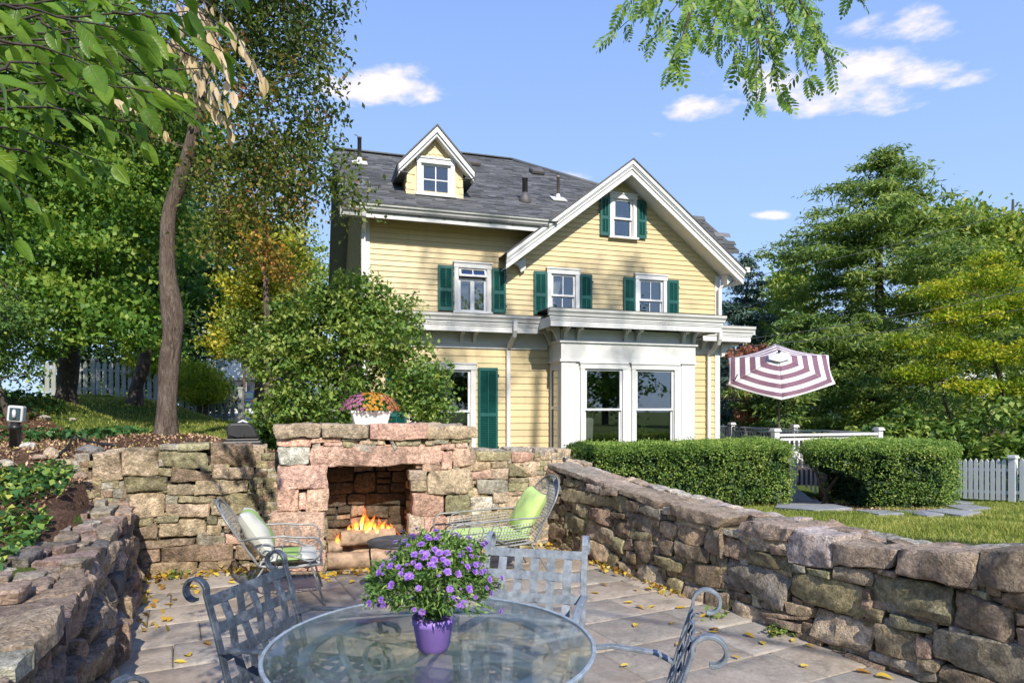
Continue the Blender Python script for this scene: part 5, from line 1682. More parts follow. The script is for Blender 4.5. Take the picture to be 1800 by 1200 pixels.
# ---- flagstone path through the lawn
M['flag'] = simple_mat('grey_flagstone', (.30, .30, .305), .8, .25, 4, bump=.3, bscale=20)
def ground_slab(name, pts, label, cat, group, mat, th=.06, lift=.055):
    G = [on_ground(*q) for q in pts]
    c = sum(G, Vector()) / len(G)
    b = MB(); b.prism([g - c + Vector((0, 0, lift - th)) for g in G], (0, 0, th))
    o = b.build(name, mat); o.location = c
    bevel(o, .008, 2)
    return tag(o, label, cat, group)
FLG = 'grey flagstones of the garden path'
ground_slab('flagstone', [(1368, 888), (1436, 884), (1498, 899), (1430, 902), (1362, 897)], 'large grey flagstone at the gap between the two hedges', 'flagstone', FLG, M['flag'])
ground_slab('flagstone', [(1500, 902), (1560, 903), (1590, 909), (1545, 911)], 'small grey flagstone on the lawn below the right hedge', 'flagstone', FLG, M['flag'])
ground_slab('flagstone', [(1572, 903), (1620, 903), (1660, 911), (1630, 914)], 'narrow grey flagstone in front of the middle of the right hedge', 'flagstone', FLG, M['flag'])
ground_slab('flagstone', [(1625, 903), (1660, 899), (1725, 906), (1690, 913)], 'grey flagstone beside the mulch at right end of hedge', 'flagstone', FLG, M['flag'])
ground_slab('flagstone', [(1662, 893), (1700, 890), (1742, 898), (1700, 903)], 'grey flagstone farthest right, nearest the picket fence', 'flagstone', FLG, M['flag'])
ground_slab('flagstone', [(1662, 885), (1680, 882), (1712, 888), (1690, 890)], 'smallest grey flagstone behind the right end of the hedge', 'flagstone', FLG, M['flag'])
ground_slab('step_slab', [(1388, 882), (1432, 879), (1438, 886), (1392, 889)], 'tan concrete step slab at foot of the deck stairs', 'step', None, simple_mat('tan_concrete', (.48, .40, .33), .85, .15, 5), .1, .08)

# ------------------------------------------------------------------ vegetation
def rand_unit(n, rng):
    v = rng.normal(size=(n, 3))
    return v / np.maximum(1e-6, np.linalg.norm(v, axis=1, keepdims=True))

def leaf_quads(C, L, Wd, rng, up=0.4, droop=0.25, fold=0.18, dirs=None):
    """one folded rhombus per leaf centre"""
    n = len(C)
    d = rand_unit(n, rng) if dirs is None else dirs
    d[:, 2] -= droop
    d /= np.maximum(1e-6, np.linalg.norm(d, axis=1, keepdims=True))
    nr = rand_unit(n, rng)
    nr[:, 2] += up * 2
    s = np.cross(d, nr)
    s /= np.maximum(1e-6, np.linalg.norm(s, axis=1, keepdims=True))
    nn = np.cross(s, d)
    l = (L * rng.uniform(0.65, 1.25, n))[:, None]; w = (Wd * rng.uniform(0.7, 1.25, n))[:, None]
    a = C - d * l * 0.5
    b = C + s * w * 0.5 + nn * w * fold - d * l * 0.05
    c = C + d * l * 0.5 - nn * l * 0.06
    e = C - s * w * 0.5 + nn * w * fold - d * l * 0.05
    V = np.stack([a, b, c, e], 1).reshape(-1, 3)
    F = np.arange(n * 4).reshape(n, 4)
    return V, F

def clump_points(lobes, n, rng, shell=0.55):
    vol = np.array([q[3] * q[4] * q[5] for q in lobes]) ** 0.75
    k = rng.choice(len(lobes), n, p=vol / vol.sum())
    u = rand_unit(n, rng)
    r = rng.random(n) ** shell
    Q = np.array(lobes)
    return Q[k, :3] + u * r[:, None] * Q[k, 3:6]

def crown_mesh(clumps, per, cr, L, Wd, rng, up=.4, droop=.25, flat=.6, tint_spread=.28, tint0=.5, radial=False):
    n = len(clumps)
    sz = rng.uniform(.6, 1.35, n)
    kk = rng.poisson(per, n) + 1
    idx = np.repeat(np.arange(n), kk)
    off = rng.normal(size=(len(idx), 3)) * .55
    off[:, 2] *= flat
    P = clumps[idx] + off * cr * sz[idx][:, None]
    dirs = None
    if radial:
        dirs = off / np.maximum(1e-6, np.linalg.norm(off, axis=1, keepdims=True)) + rng.normal(size=off.shape) * .5
    V, F = leaf_quads(P, L, Wd, rng, up, droop, dirs=dirs)
    ct = tint0 + rng.normal(size=n) * tint_spread * .75
    t = np.clip(ct[idx] + rng.normal(size=len(idx)) * tint_spread * .6, 0, 1)
    return V, F, np.repeat(t, 4)

def limb_mesh(trunk, clumps, rng, r0=.05, maxn=140, sides=4):
    """a branching skeleton: every clump is reached from the nearest wood already grown, so twigs fork off limbs"""
    b = MB()
    nodes = [np.array(p, dtype=float) for p in trunk]
    isT = [1] * len(nodes)
    zt = min(q[2] for q in nodes)
    C = np.array(clumps)
    tr = np.array(trunk)
    d0 = np.min(np.linalg.norm(C[:, None, :] - tr[None], axis=2), axis=1)
    order = np.argsort(d0 + rng.random(len(C)) * .8)[:]
    if len(order) > maxn: order = np.sort(rng.permutation(len(order))[:maxn]); order = order[np.argsort(d0[order])]
    for i in order:
        c = C[i]
        Nn = np.array(nodes)
        dv = c - Nn
        ds = np.linalg.norm(dv, axis=1)
        cost = ds + np.where(dv[:, 2] < .15 * ds, .5, 0) * ds - .0
        k = int(np.argmin(cost))
        a = Vector(Nn[k]); cc = Vector(c); ln = ds[k]
        mid = a.lerp(cc, .5) + Vector((rng.normal() * .06 * ln, rng.normal() * .06 * ln, .10 * ln))
        n = 5
        path = [(a * (1 - f) ** 2 + mid * 2 * f * (1 - f) + cc * f * f) for f in [j / n for j in range(n + 1)]]
        path = [q + Vector(rng.normal(size=3) * .015 * (j > 0)) for j, q in enumerate(path)]
        rr = min(r0, .010 + .016 * ln) * (1.0 if isT[k] else .7)
        b.tube(path, [rr * (1 - .75 * j / n) for j in range(n + 1)], sides, caps=False)
        for q in path[2:]: nodes.append(np.array(q)); isT.append(0)
    return b

def trunk_obj(parent, path, radii, mat, sides=12, name='trunk', rng=None):
    # smooth the path and roughen the section
    P = [Vector(p) for p in path]
    pts, rr = [], []
    for i in range(len(P) - 1):
        p0, p1, p2, p3 = P[max(i - 1, 0)], P[i], P[i + 1], P[min(i + 2, len(P) - 1)]
        for k in range(5):
            t = k / 5
            pts.append(0.5 * ((2 * p1) + (p2 - p0) * t + (2 * p0 - 5 * p1 + 4 * p2 - p3) * t * t + (3 * p1 - p0 - 3 * p2 + p3) * t ** 3))
            rr.append(radii[i] * (1 - t) + radii[i + 1] * t)
    pts.append(P[-1]); rr.append(radii[-1])
    b = MB(); b.tube(pts, rr, sides)
    V = np.array([tuple(v) for v in b.v])
    n = fbm(V * np.array([5, 5, 1.6]), 4)
    n2 = fbm(V * 2.0 + 7, 2)
    cen = np.repeat(np.array([tuple(p) for p in pts]), sides, axis=0)
    R = np.repeat(np.array(rr), sides)[:, None]
    dirv = (V - cen) / np.maximum(R, 1e-4)
    V2 = V + dirv * R * (0.10 * n + 0.10 * n2)[:, None]
    b.v = [tuple(q) for q in V2]
    return b.build(name, mat, parent)

def tree(name, label, cat, base, trunk, radii, lobes, mat, nclump, per, cr, L, Wd, seed, bark='bark', group=None, up=.4, droop=.25, flat=.6, shell=.55, limbs=90, r0=.05, spread=.28, extra=None, radial=False, tint0=.5, stems=None, limb_from=.35):
    """all points relative to base"""
    rng = np.random.default_rng(seed)
    t = thing(name, label, cat, base, 0, group)
    if trunk: trunk_obj(t, trunk, radii, M[bark])
    for st in (stems or []):
        trunk_obj(t, st[0], st[1], M[bark], 8, 'stem')
    cl = clump_points(lobes, nclump, rng, shell)
    V, F, tn = crown_mesh(cl, per, cr, L, Wd, rng, up, droop, flat, spread, tint0, radial)
    me = np_mesh('crown', V, F, tint=tn)
    tag(link_mesh('crown', me, mat, t), kind='stuff')
    if limbs and trunk:
        full = []
        P = [Vector(p) for p in trunk]
        for i in range(len(P) - 1):
            for k in range(4): full.append(P[i].lerp(P[i + 1], k / 4))
        full.append(P[-1])
        for st in (stems or []): full += [Vector(p) for p in st[0]][1:]
        lb = limb_mesh([q for q in full if q.z > limb_from * P[-1].z] or full, cl, rng, r0, limbs)
        tag(lb.build('branches', M[bark], t), kind='stuff')
    return t

# leaf colours: dark to light
M['lf_maple'] = leaf_mat('maple_leaf', [(0, (.014, .038, .009)), (.4, (.042, .095, .017)), (.75, (.085, .155, .026)), (1, (.15, .20, .035))], .46, k=2.35)
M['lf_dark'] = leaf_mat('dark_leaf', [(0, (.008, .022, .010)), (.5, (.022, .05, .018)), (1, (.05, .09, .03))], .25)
M['lf_dogwood'] = leaf_mat('turning_dogwood_leaf', [(0, (.03, .05, .012)), (.35, (.065, .095, .02)), (.7, (.125, .14, .032)), (.88, (.17, .10, .03)), (1, (.20, .08, .04))], .48, k=2.2)
M['lf_orange'] = leaf_mat('orange_autumn_leaf', [(0, (.12, .10, .02)), (.4, (.27, .16, .03)), (.75, (.36, .14, .04)), (1, (.40, .11, .05))], .45)
M['lf_yellow'] = leaf_mat('yellow_green_leaf', [(0, (.06, .09, .012)), (.4, (.15, .19, .022)), (.75, (.27, .27, .035)), (1, (.38, .33, .06))], .45)
M['lf_shrub'] = leaf_mat('shrub_leaf', [(0, (.022, .05, .016)), (.45, (.06, .115, .028)), (.8, (.12, .185, .04)), (1, (.20, .24, .06))], .38)
M['lf_hemlock'] = leaf_mat('hemlock_needle', [(0, (.02, .045, .016)), (.4, (.06, .11, .03)), (.75, (.12, .175, .045)), (1, (.19, .23, .06))], .42)
M['lf_spruce'] = leaf_mat('blue_spruce_needle', [(0, (.015, .032, .026)), (.5, (.045, .08, .065)), (1, (.11, .16, .13))], .2)
M['lf_light'] = leaf_mat('light_deciduous_leaf', [(0, (.035, .075, .015)), (.4, (.09, .15, .025)), (.75, (.17, .22, .04)), (1, (.27, .27, .06))], .42)
M['lf_jmaple'] = leaf_mat('japanese_maple_leaf', [(0, (.03, .065, .008)), (.35, (.08, .14, .012)), (.7, (.19, .24, .018)), (1, (.34, .31, .03))], .45)
M['lf_yew'] = leaf_mat('yew_leaf', [(0, (.018, .04, .010)), (.45, (.055, .10, .020)), (.8, (.115, .17, .035)), (1, (.19, .22, .06))], .35, k=2.7)
M['lf_salmon'] = leaf_mat('salmon_leaf', [(0, (.18, .07, .04)), (.5, (.36, .15, .10)), (1, (.48, .25, .17))], .4, k=1.2)
M['lf_ivy'] = leaf_mat('ivy_leaf', [(0, (.012, .04, .012)), (.45, (.035, .09, .022)), (.8, (.10, .17, .035)), (1, (.26, .27, .05))], .3)

def rel(base, items):
    """lobes given in world coordinates -> relative to base"""
    return [(x - base[0], y - base[1], z - base[2], a, b_, c_) for (x, y, z, a, b_, c_) in items]
def relp(base, pts):
    return [(x - base[0], y - base[1], z - base[2]) for (x, y, z) in pts]

# --- main tree at left: dogwood with turning leaves
B = (-4.77, 9.0, 1.22)
tree('dogwood_tree', 'tall slender tree with grey brown trunk and reddish olive leaves over the patio', 'tree', B,
     relp(B, [(-4.77, 9, 1.15), (-4.76, 9, 1.35), (-4.74, 9, 1.9), (-4.68, 9, 2.5), (-4.66, 9, 2.9), (-4.74, 9, 3.6), (-4.72, 9, 4.3), (-4.55, 9, 4.8), (-4.35, 8.9, 5.3), (-4.15, 8.8, 6.0), (-4.0, 8.7, 6.8), (-3.8, 8.6, 7.6)]),
     [.19, .15, .13, .13, .14, .105, .098, .092, .085, .065, .05, .03],
     rel(B, [(-3.15, 8.6, 6.2, 1.0, 1.0, 1.2), (-2.6, 8.5, 5.3, .62, .8, .8), (-3.5, 8.8, 4.9, .9, .9, .8), (-2.15, 8.3, 4.45, .32, .4, .4), (-3.6, 8.9, 4.1, .8, .8, .6), (-3.9, 8.8, 6.9, 1.2, 1.2, .9), (-3.05, 8.6, 7.1, .9, 1, .6), (-2.7, 8.5, 4.6, .5, .6, .5), (-4.9, 9, 5.9, .8, .9, .8), (-2.9, 8.2, 7.3, 1.0, .8, .5)]),
     M['lf_dogwood'], 560, 34, .25, .080, .042, 101, droop=.5, flat=.9, limbs=300, r0=.03, spread=.30, tint0=.30, limb_from=.5)

# --- dark maple mass at far left
B = (-8.9, 13.0, gz(-8.9, 13.0))
tree('maple_tree', 'dense green maple with dark trunk leaning at far left', 'tree', B,
     [(0, 0, -.1), (.05, 0, .6), (.15, 0, 1.5), (.3, -.1, 2.6), (.4, -.2, 4.2), (.5, -.3, 6)], [.26, .19, .17, .15, .11, .05],
     rel(B, [(-7.4, 11.3, 4.3, 1.9, 1.6, 1.5), (-8.6, 11.5, 6.0, 2.2, 2, 1.7), (-6.7, 11.2, 3.25, 1.0, 1.2, .65), (-9.0, 11.5, 3.5, 1.4, 1.5, 1.0), (-6.6, 11.5, 5.2, 1.1, 1.3, 1.0), (-7.6, 11.5, 7.6, 2.2, 2, 1.4), (-5.9, 11.5, 6.6, 1.2, 1.3, 1.2), (-9.5, 11.0, 8.2, 2.0, 2, 1.2)]),
     M['lf_maple'], 900, 66, .38, .10, .075, 102, bark='dark_bark', droop=.35, flat=.45, limbs=110, r0=.06, spread=.26, tint0=.7)
B = (-9.35, 16.2, gz(-9.35, 16.2))
tree('maple_tree', 'leaning dark trunked tree in front of the left picket fence', 'tree', B,
     [(0, 0, -.1), (.05, 0, .4), (.22, 0, .95), (.35, 0, 1.8), (.4, 0, 3.5)], [.20, .16, .14, .12, .06],
     [(0.3, 0, 3.2, 1.6, 1.5, .8), (-.6, .2, 4.6, 2.2, 2, 1.2), (1.2, .0, 2.7, .8, .9, .4)], M['lf_maple'], 160, 60, .45, .15, .12, 103, bark='dark_bark', flat=.45, limbs=50, spread=.24, tint0=.36)
B = (-7.3, 9.6, gz(-7.3, 9.6))
tree('shrub', 'loose leafy understorey shrub beneath the maple at far left', 'shrub', B, [(0, 0, -.1), (-.2, 0, .5), (-.5, .1, 1.2)], [.05, .045, .02],
     rel(B, [(-7.6, 9.6, 2.3, .7, .7, .5), (-7.2, 9.4, 2.9, .5, .6, .4), (-7.7, 9.3, 3.2, .8, .8, .6)]), M['lf_shrub'], 150, 30, .24, .07, .04, 104, bark='dark_bark', limbs=60, r0=.02, tint0=.42)
# dark backdrop trees left
k = 0
for (x, y, r, h, mt, lb, t0) in ((-15.5, 23, 3.6, 14, 'lf_maple', 'dark conifer-like tree behind the maple at left', .3), (-20, 22, 4.2, 13, 'lf_maple', 'broad green tree at the far left behind the fence', .35), (-15.0, 28.5, 3.0, 13.5, 'lf_dark', 'tall dark green tree between the trunk and the yellow tree', .55), (-21, 15, 3.6, 11, 'lf_maple', 'green tree beyond the left edge slope', .35)):
    zb = gz(x, y)
    tree('backdrop_tree', lb, 'tree', (x, y, zb), [(0, 0, -.2), (0, 0, h * .4), (0, 0, h * .9)], [.3, .22, .05],
         [(0, 0, h * .55, r, r, h * .4), (0.8, -.6, h * .35, r * .8, r * .8, h * .22), (-.8, 0, h * .8, r * .6, r * .6, h * .2), (0, -1, h * .22, r * .7, r * .6, h * .1)], M[mt], 360, 46, .75, .24, .17, 110 + k, bark='dark_bark', limbs=40, r0=.08, tint0=t0)
    k += 1
# yellow-green and orange maples beyond the fence
B = (-10.3, 26.5, gz(-10.3, 26.5))
tree('maple_tree', 'yellow green maple glowing in sun beyond the left fence', 'tree', B, [(0, 0, -.2), (.1, 0, 2), (.1, 0, 5), (.3, 0, 8)], [.22, .18, .12, .04],
     rel(B, [(-10.2, 26, 6.0, 1.7, 1.6, 1.6), (-9.4, 26, 7.8, 1.3, 1.4, 1.2), (-10.9, 26, 4.3, 1.2, 1.3, .8), (-9.0, 25.6, 5.3, .9, 1, 1.2), (-10.8, 26, 8.6, 1.5, 1.5, 1.2)]), M['lf_yellow'], 420, 44, .5, .17, .14, 120, limbs=70, tint0=.68)
B = (-8.0, 21.5, gz(-8.0, 21.5))
tree('maple_tree', 'orange and red autumn maple between trunk and house', 'tree', B, [(0, 0, -.2), (.0, 0, 2), (-.1, 0, 5), (-.1, 0, 8)], [.14, .11, .08, .03],
     rel(B, [(-8.0, 21, 6.7, .85, .9, 1.0), (-8.5, 21, 8.2, 1.0, 1, .9), (-7.2, 21, 5.9, .5, .6, .7), (-7.9, 21, 9.6, 1.3, 1.2, .9), (-7.0, 20.8, 8.3, .8, .8, .8)]), M['lf_orange'], 120, 34, .36, .13, .09, 121, limbs=70, r0=.04, tint0=.22)
# weeping japanese maples over the fence
for i, (px_, y, zt, r, lb) in enumerate(((345, 19.4, 3.1, .62, 'olive yellow weeping maple mound spilling over the fence'), (268, 20.6, 3.7, .8, 'olive weeping maple mound behind the fence, left of the trunk'), (356, 18.8, 2.9, .42, 'low golden weeping maple mound right of the big trunk'))):
    x = (px_ - 900) / 1150 * y; zb = gz(x, y)
    tree('weeping_maple', lb, 'tree', (x, y, zb), [(0, 0, -.1), (.1, 0, .5), (0, 0, (zt - zb) * .8)], [.08, .07, .03],
         [(0, 0, (zt - zb) * .62, r, r, (zt - zb) * .36), (.2, -.2, (zt - zb) * .5, r * .9, r * .8, .25)], M['lf_jmaple'], 120, 60, .30, .13, .03, 130 + i, flat=.4, droop=.9, limbs=30, r0=.02, tint0=.66, spread=.22)
# small thin tree by the end of the fence
B = (-9.85, 24.0, gz(-9.85, 24.0))
tree('young_tree', 'thin young tree with pale leaves beside the fence end', 'tree', B, [(0, 0, -.1), (.02, 0, 1.2), (.0, 0, 3.2)], [.06, .05, .02],
     rel(B, [(-9.7, 24, 3.9, .7, .7, .8), (-9.3, 24, 3.2, .5, .5, .5), (-10.0, 24, 4.8, .6, .6, .6)]), M['lf_light'], 110, 30, .3, .12, .08, 140, limbs=40, r0=.03, tint0=.6)
B = (-12.5, 38, gz(-12.5, 38))
tree('street_tree', 'pale airy tree showing bare limbs left of the house', 'tree', B, [(0, 0, -.2), (.2, 0, 4), (.6, 0, 8), (.2, 0, 12)], [.3, .25, .16, .05],
     rel(B, [(-12.3, 38, 9.5, 1.8, 1.6, 2.5), (-11.0, 38, 7.8, 1.2, 1.2, 1.5), (-13.2, 38, 6.5, 1.4, 1.4, 1.4), (-12.2, 38, 12.2, 1.1, 1.1, 1.2)]), M['lf_light'], 170, 22, .7, .22, .15, 141, limbs=120, r0=.09, tint0=.62)
B = (-17, 47, gz(-17, 47))
tree('street_tree', 'broad green street tree in front of the far white house', 'tree', B, [(0, 0, -.2), (0, 0, 4), (.3, 0, 9)], [.3, .25, .08],
     [(0, 0, 8.0, 3.5, 3, 2.0), (-5, 1, 8.5, 4, 3, 3), (3, 1, 9, 3, 3, 2), (7.5, 1, 7, 2.5, 2, 3)], M['lf_light'], 260, 26, 1.0, .34, .24, 142, limbs=60, r0=.12, tint0=.5)

# --- big shrub in front of the house
B = (-2.62, 9.7, gz(-2.62, 9.7))
tree('shrub', 'large round many-stemmed green shrub between fireplace and house', 'shrub', B, [(0, 0, -.1), (.02, 0, .5), (.12, .0, 1.2), (.1, 0, 2.2)], [.06, .055, .045, .02],
     rel(B, [(-2.85, 9.7, 2.75, .80, .8, .72), (-1.95, 9.7, 2.65, .72, .75, .78), (-1.35, 9.6, 1.95, .50, .55, .50), (-3.35, 9.7, 2.45, .52, .6, .62), (-2.3, 9.7, 3.2, .62, .65, .42), (-2.6, 9.5, 1.75, .85, .6, .5), (-3.3, 9.6, 1.65, .45, .5, .4), (-1.2, 9.4, 1.6, .4, .4, .3)]),
     M['lf_shrub'], 760, 30, .17, .085, .05, 150, limbs=300, r0=.018, spread=.26, tint0=.74, shell=.38, up=.7,
     stems=[([(-.1, 0, -.1), (-.3, 0, .8), (-.7, .1, 1.9)], [.04, .035, .015]), ([(.08, .05, -.1), (.35, 0, .9), (.8, 0, 1.9)], [.04, .035, .015]), ([(-.15, .1, -.1), (-.2, .1, 1.0), (-.25, .1, 2.4)], [.035, .03, .012]), ([(.05, -.1, -.1), (.6, -.1, .7), (1.25, -.1, 1.1)], [.03, .025, .01]), ([(-.3, -.1, -.1), (-.35, -.1, .7), (-.5, -.1, 1.3)], [.025, .02, .01])])
# low greenery beside the grill
for i, (px_, y, zz, r, lb) in enumerate(((470, 11.5, 1.35, .3, 'low bright leafy plant right of the grill'), (500, 12.5, 1.0, .45, 'dark leafy plant at the foot of the big shrub'), (590, 11.0, .9, .5, 'dark grassy undergrowth behind the fireplace top'))):
    x = (px_ - 900) / 1150 * y; zb = gz(x, y)
    tree('plant', lb, 'plant', (x, y, zb), None, None, [(0, 0, max(.2, zz - zb), r, r, .25), (0, 0, .2, r, r, .2)], M['lf_shrub'], 40, 18, .16, .12, .07, 160 + i, limbs=0, tint0=.62 - .2 * (i > 0))

# --- right: hemlock
def conifer(name, label, base, h, levels, mat, seed, spread_tab, L=.24, Wd=.055, per=34, cr=.30, irregular=.35, bark='dark_bark', r0=.30, tint0=.5, start=.08, lean=0.0, droop_=.25, dens=1.0, limbs=80):
    rng = np.random.default_rng(seed)
    t = thing(name, label, 'tree', base)
    path = [(lean * f * h + .15 * math.sin(f * 7 + seed), .1 * math.sin(f * 5), h * f - (.2 if f == 0 else 0)) for f in [i / 8 for i in range(9)]]
    trunk_obj(t, path, [r0 * (1 - .93 * i / 8) for i in range(9)], M[bark])
    cl = []; b = MB(); nb = 0
    for k in range(levels):
        f = start + (1 - start) * (k + rng.uniform(-.4, .4)) / levels
        f = min(max(f, start), .99)
        R = float(np.interp(f, [q[0] for q in spread_tab], [q[1] for q in spread_tab]))
        nbr = rng.integers(4, 7)
        for j in range(nbr):
            a = rng.uniform(0, 2 * PI)
            ln = R * rng.uniform(1 - irregular, 1 + irregular * .6)
            o = Vector((lean * f * h + .15 * math.sin(f * 7 + seed), .1 * math.sin(f * 5), h * f))
            tip = o + Vector((math.cos(a) * ln, math.sin(a) * ln, ln * rng.uniform(-.28, .22)))
            mid = o.lerp(tip, .5) + Vector((0, 0, ln * .12))
            pth = [o * (1 - s) ** 2 + mid * 2 * s * (1 - s) + tip * s * s for s in [0, .2, .4, .6, .8, 1]]
            if nb < limbs: b.tube(pth, [max(.008, .05 * min(1, ln / 3) * (1 - .85 * i / 5)) for i in range(6)], 4, caps=False); nb += 1
            m = max(3, int(ln / cr * 1.9 * dens))
            for i in range(m):
                s = .25 + .75 * (i + rng.uniform(0, 1)) / m
                q = o * (1 - s) ** 2 + mid * 2 * s * (1 - s) + tip * s * s
                w = .35 * ln * (1.15 - s)
                cl.append((q.x - math.sin(a) * rng.normal() * w * .7, q.y + math.cos(a) * rng.normal() * w * .7, q.z + rng.normal() * .05))
    cl.append((lean * h, 0, h * 1.0)); cl.append((lean * h, 0, h * .97))
    cl = np.array(cl)
    V, F, tn = crown_mesh(cl, per, cr, L, Wd, rng, .5, droop_, .38, .26, tint0, radial=True)
    tag(link_mesh('crown', np_mesh('crown', V, F, tint=tn), mat, t), kind='stuff')
    tag(b.build('branches', M[bark], t), kind='stuff')
    return t
conifer('hemlock_tree', 'large irregular hemlock with layered feathery boughs right of the umbrella', (13.6, 24, -.45), 11.6, 46, M['lf_hemlock'], 201, [(0.1, 3.6), (.3, 4.6), (.55, 3.6), (.78, 2.5), (.92, 1.3), (1, .3)], L=.24, Wd=.06, per=24, cr=.34, r0=.30, tint0=.72, irregular=.6)
conifer('spruce_tree', 'blue green spruce just behind the right corner of the house', (9.6, 27, -.3), 8.3, 24, M['lf_spruce'], 202, [(0.1, 2.2), (.5, 1.6), (1, .2)], L=.2, Wd=.06, per=26, cr=.28, r0=.18, tint0=.52, irregular=.25)
conifer('hemlock_tree', 'low dark hemlock with feathery boughs behind the umbrella', (9.3, 21.5, -.4), 5.2, 16, M['lf_hemlock'], 203, [(0.1, 2.0), (.5, 1.9), (1, .5)], L=.22, Wd=.06, per=24, cr=.3, r0=.14, tint0=.55)
k = 0
for (x, y, h, lobes, mt, lb, t0, lf, nc) in (
        (24.5, 32, 13.2, [(0, 0, 9, 3.6, 3, 3.0), (-3.0, 0, 10.3, 2.2, 2, 1.9), (3.5, 0, 9.5, 3, 2.5, 2.6), (-1, -1, 6, 3.6, 3, 2.2), (5, 0, 6, 3, 3, 2), (-1.5, 0, 8.5, 3, 2.5, 2.2)], 'lf_light', 'large light green deciduous tree behind the hemlock at far right', .66, .25, 760),
        (12.6, 31, 9, [(0, 0, 6.2, 1.7, 1.6, 1.9), (-.6, 0, 4.2, 1.8, 1.6, 1.3), (.7, 0, 8.0, 1.2, 1.2, 1.0)], 'lf_light', 'yellow green tree between the spruce and the hemlock', .6, .2, 200),
        (14.8, 28, 6, [(0, 0, 3.4, 1.6, 1.4, 1.5), (-1.4, 0, 2.6, 1.2, 1.2, 1.0)], 'lf_yellow', 'yellowing tree showing behind the trunk of the hemlock', .5, .17, 130)):
    zb = gz(x, y)
    tree('deciduous_tree', lb, 'tree', (x, y, zb), [(0, 0, -.2), (0, 0, h * .4), (0, 0, h * .9)], [.3, .2, .05], lobes, M[mt], nc, 40, .55, lf, lf * .75, 210 + k, bark='dark_bark', limbs=80, r0=.08, tint0=t0, shell=.4)
    k += 1
# japanese maple at right: layered
B = (12.4, 17.0, gz(12.4, 17.0))
rngj = np.random.default_rng(77)
tree('japanese_maple', 'spreading yellow green japanese maple with layered foliage at right edge', 'tree', B,
     [(0, 0, -.1), (-.05, 0, .9), (.15, 0, 1.6), (.3, 0, 2.6), (.0, 0, 3.6)], [.11, .10, .085, .06, .02],
     rel(B, [(11.4, 16.8, 3.2, 1.0, .9, .35), (12.9, 16.7, 3.0, 1.1, 1, .35), (10.7, 17, 2.6, .7, .8, .28), (12.0, 16.9, 4.0, 1.3, 1.1, .4), (13.4, 17, 4.3, 1.2, 1, .4), (12.6, 17, 5.0, .95, .9, .32), (11.2, 17, 4.7, .7, .7, .25), (13.2, 16.5, 2.2, .9, .8, .28), (11.6, 16.4, 2.2, .7, .6, .22), (14.2, 17, 3.4, 1, 1, .4), (12.2, 17, 5.5, .5, .5, .2), (10.2, 17.2, 3.4, .45, .5, .18)]),
     M['lf_jmaple'], 420, 62, .34, .10, .05, 220, bark='dark_bark', flat=.30, limbs=110, r0=.05, tint0=.62, shell=.5, up=.9, droop=.15,
     stems=[([(0.05, 0, -.1), (-.35, 0, .8), (-.9, 0, 1.5), (-1.2, 0, 2.3)], [.08, .07, .05, .02]), ([(.1, 0, .8), (.45, 0, 1.5), (1.0, 0, 2.1)], [.07, .055, .02])])
# broad-leaved shrub bank behind the right fence
k = 0
for (x, y, r, h, lb) in ((9.0, 17.2, .9, 1.6, 'leafy shrub right behind the deck corner'), (10.4, 17.0, 1.1, 2.1, 'big leaved green shrub rising behind the right hedge'), (11.9, 15.6, 1.2, 2.2, 'big leaved bright green shrub behind the picket fence'), (13.2, 14.4, 1.2, 2.3, 'big leaved shrub at right edge above the fence')):
    zb = gz(x, y)
    tree('broadleaf_shrub', lb, 'shrub', (x, y, zb), [(0, 0, -.1), (0, 0, h * .5)], [.03, .015], [(0, 0, h * .6, r, r * .9, h * .42), (.3, -.4, h * .35, r * .95, r * .8, h * .3)], M['lf_shrub'], 150, 24, .26, .17, .12, 230 + k, limbs=40, r0=.02, tint0=.66, shell=.3, up=.9, group=None)
    k += 1
B = (7.9, 22.5, gz(7.9, 22.5))
tree('dogwood_tree', 'salmon leaved dogwood between house corner and umbrella', 'tree', B, [(0, 0, -.1), (0, 0, 1.5), (.2, 0, 3)], [.08, .06, .02],
     rel(B, [(7.9, 22.3, 3.3, .6, .6, .5), (7.7, 22.3, 2.2, .45, .5, .4), (8.5, 22.3, 3.5, .5, .5, .3), (8.0, 22.3, 1.4, .4, .5, .35)]), M['lf_salmon'], 90, 34, .22, .13, .07, 240, limbs=50, r0=.03, droop=.8)
# understorey and far tree line
k = 0
for (x, y, r, h, mt, lb) in ((11.5, 22.5, 1.5, 2.0, 'lf_light', 'dark shrub in the shade below the hemlock'), (9.0, 23, 1.4, 1.9, 'lf_shrub', 'green shrub in shade behind the deck table'), (16.5, 23, 1.8, 2.2, 'lf_light', 'dark shrub under the right boughs of the hemlock'), (18.5, 24, 2.2, 4.5, 'lf_light', 'dark green small tree behind the japanese maple'), (-14.6, 22.5, 1.7, 2.4, 'lf_dark', 'dark shrub behind the left end of the picket fence'), (-12.4, 22.8, 1.5, 2.2, 'lf_maple', 'green shrub behind the middle of the left picket fence'), (-10.6, 22.6, 1.0, 1.5, 'lf_dark', 'low dark shrub behind the right half of the left fence'), (-17.5, 20, 2.0, 2.6, 'lf_dark', 'dark shrub at the left edge beyond the fence'), (-16.5, 17, 2.2, 3.0, 'lf_maple', 'green shrub on the slope at the far left edge'), (-21, 19.5, 2.6, 3.6, 'lf_dark', 'dark shrub high on the slope outside the left fence')):
    zb = gz(x, y)
    tree('understorey_shrub', lb, 'shrub', (x, y, zb), [(0, 0, -.1), (0, 0, h * .5)], [.05, .02], [(0, 0, h * .55, r, r, h * .45)], M[mt], 110, 30, .4, .15, .1, 250 + k, limbs=20, r0=.03, tint0=.5)
    k += 1
rngf = np.random.default_rng(5)
lob = []
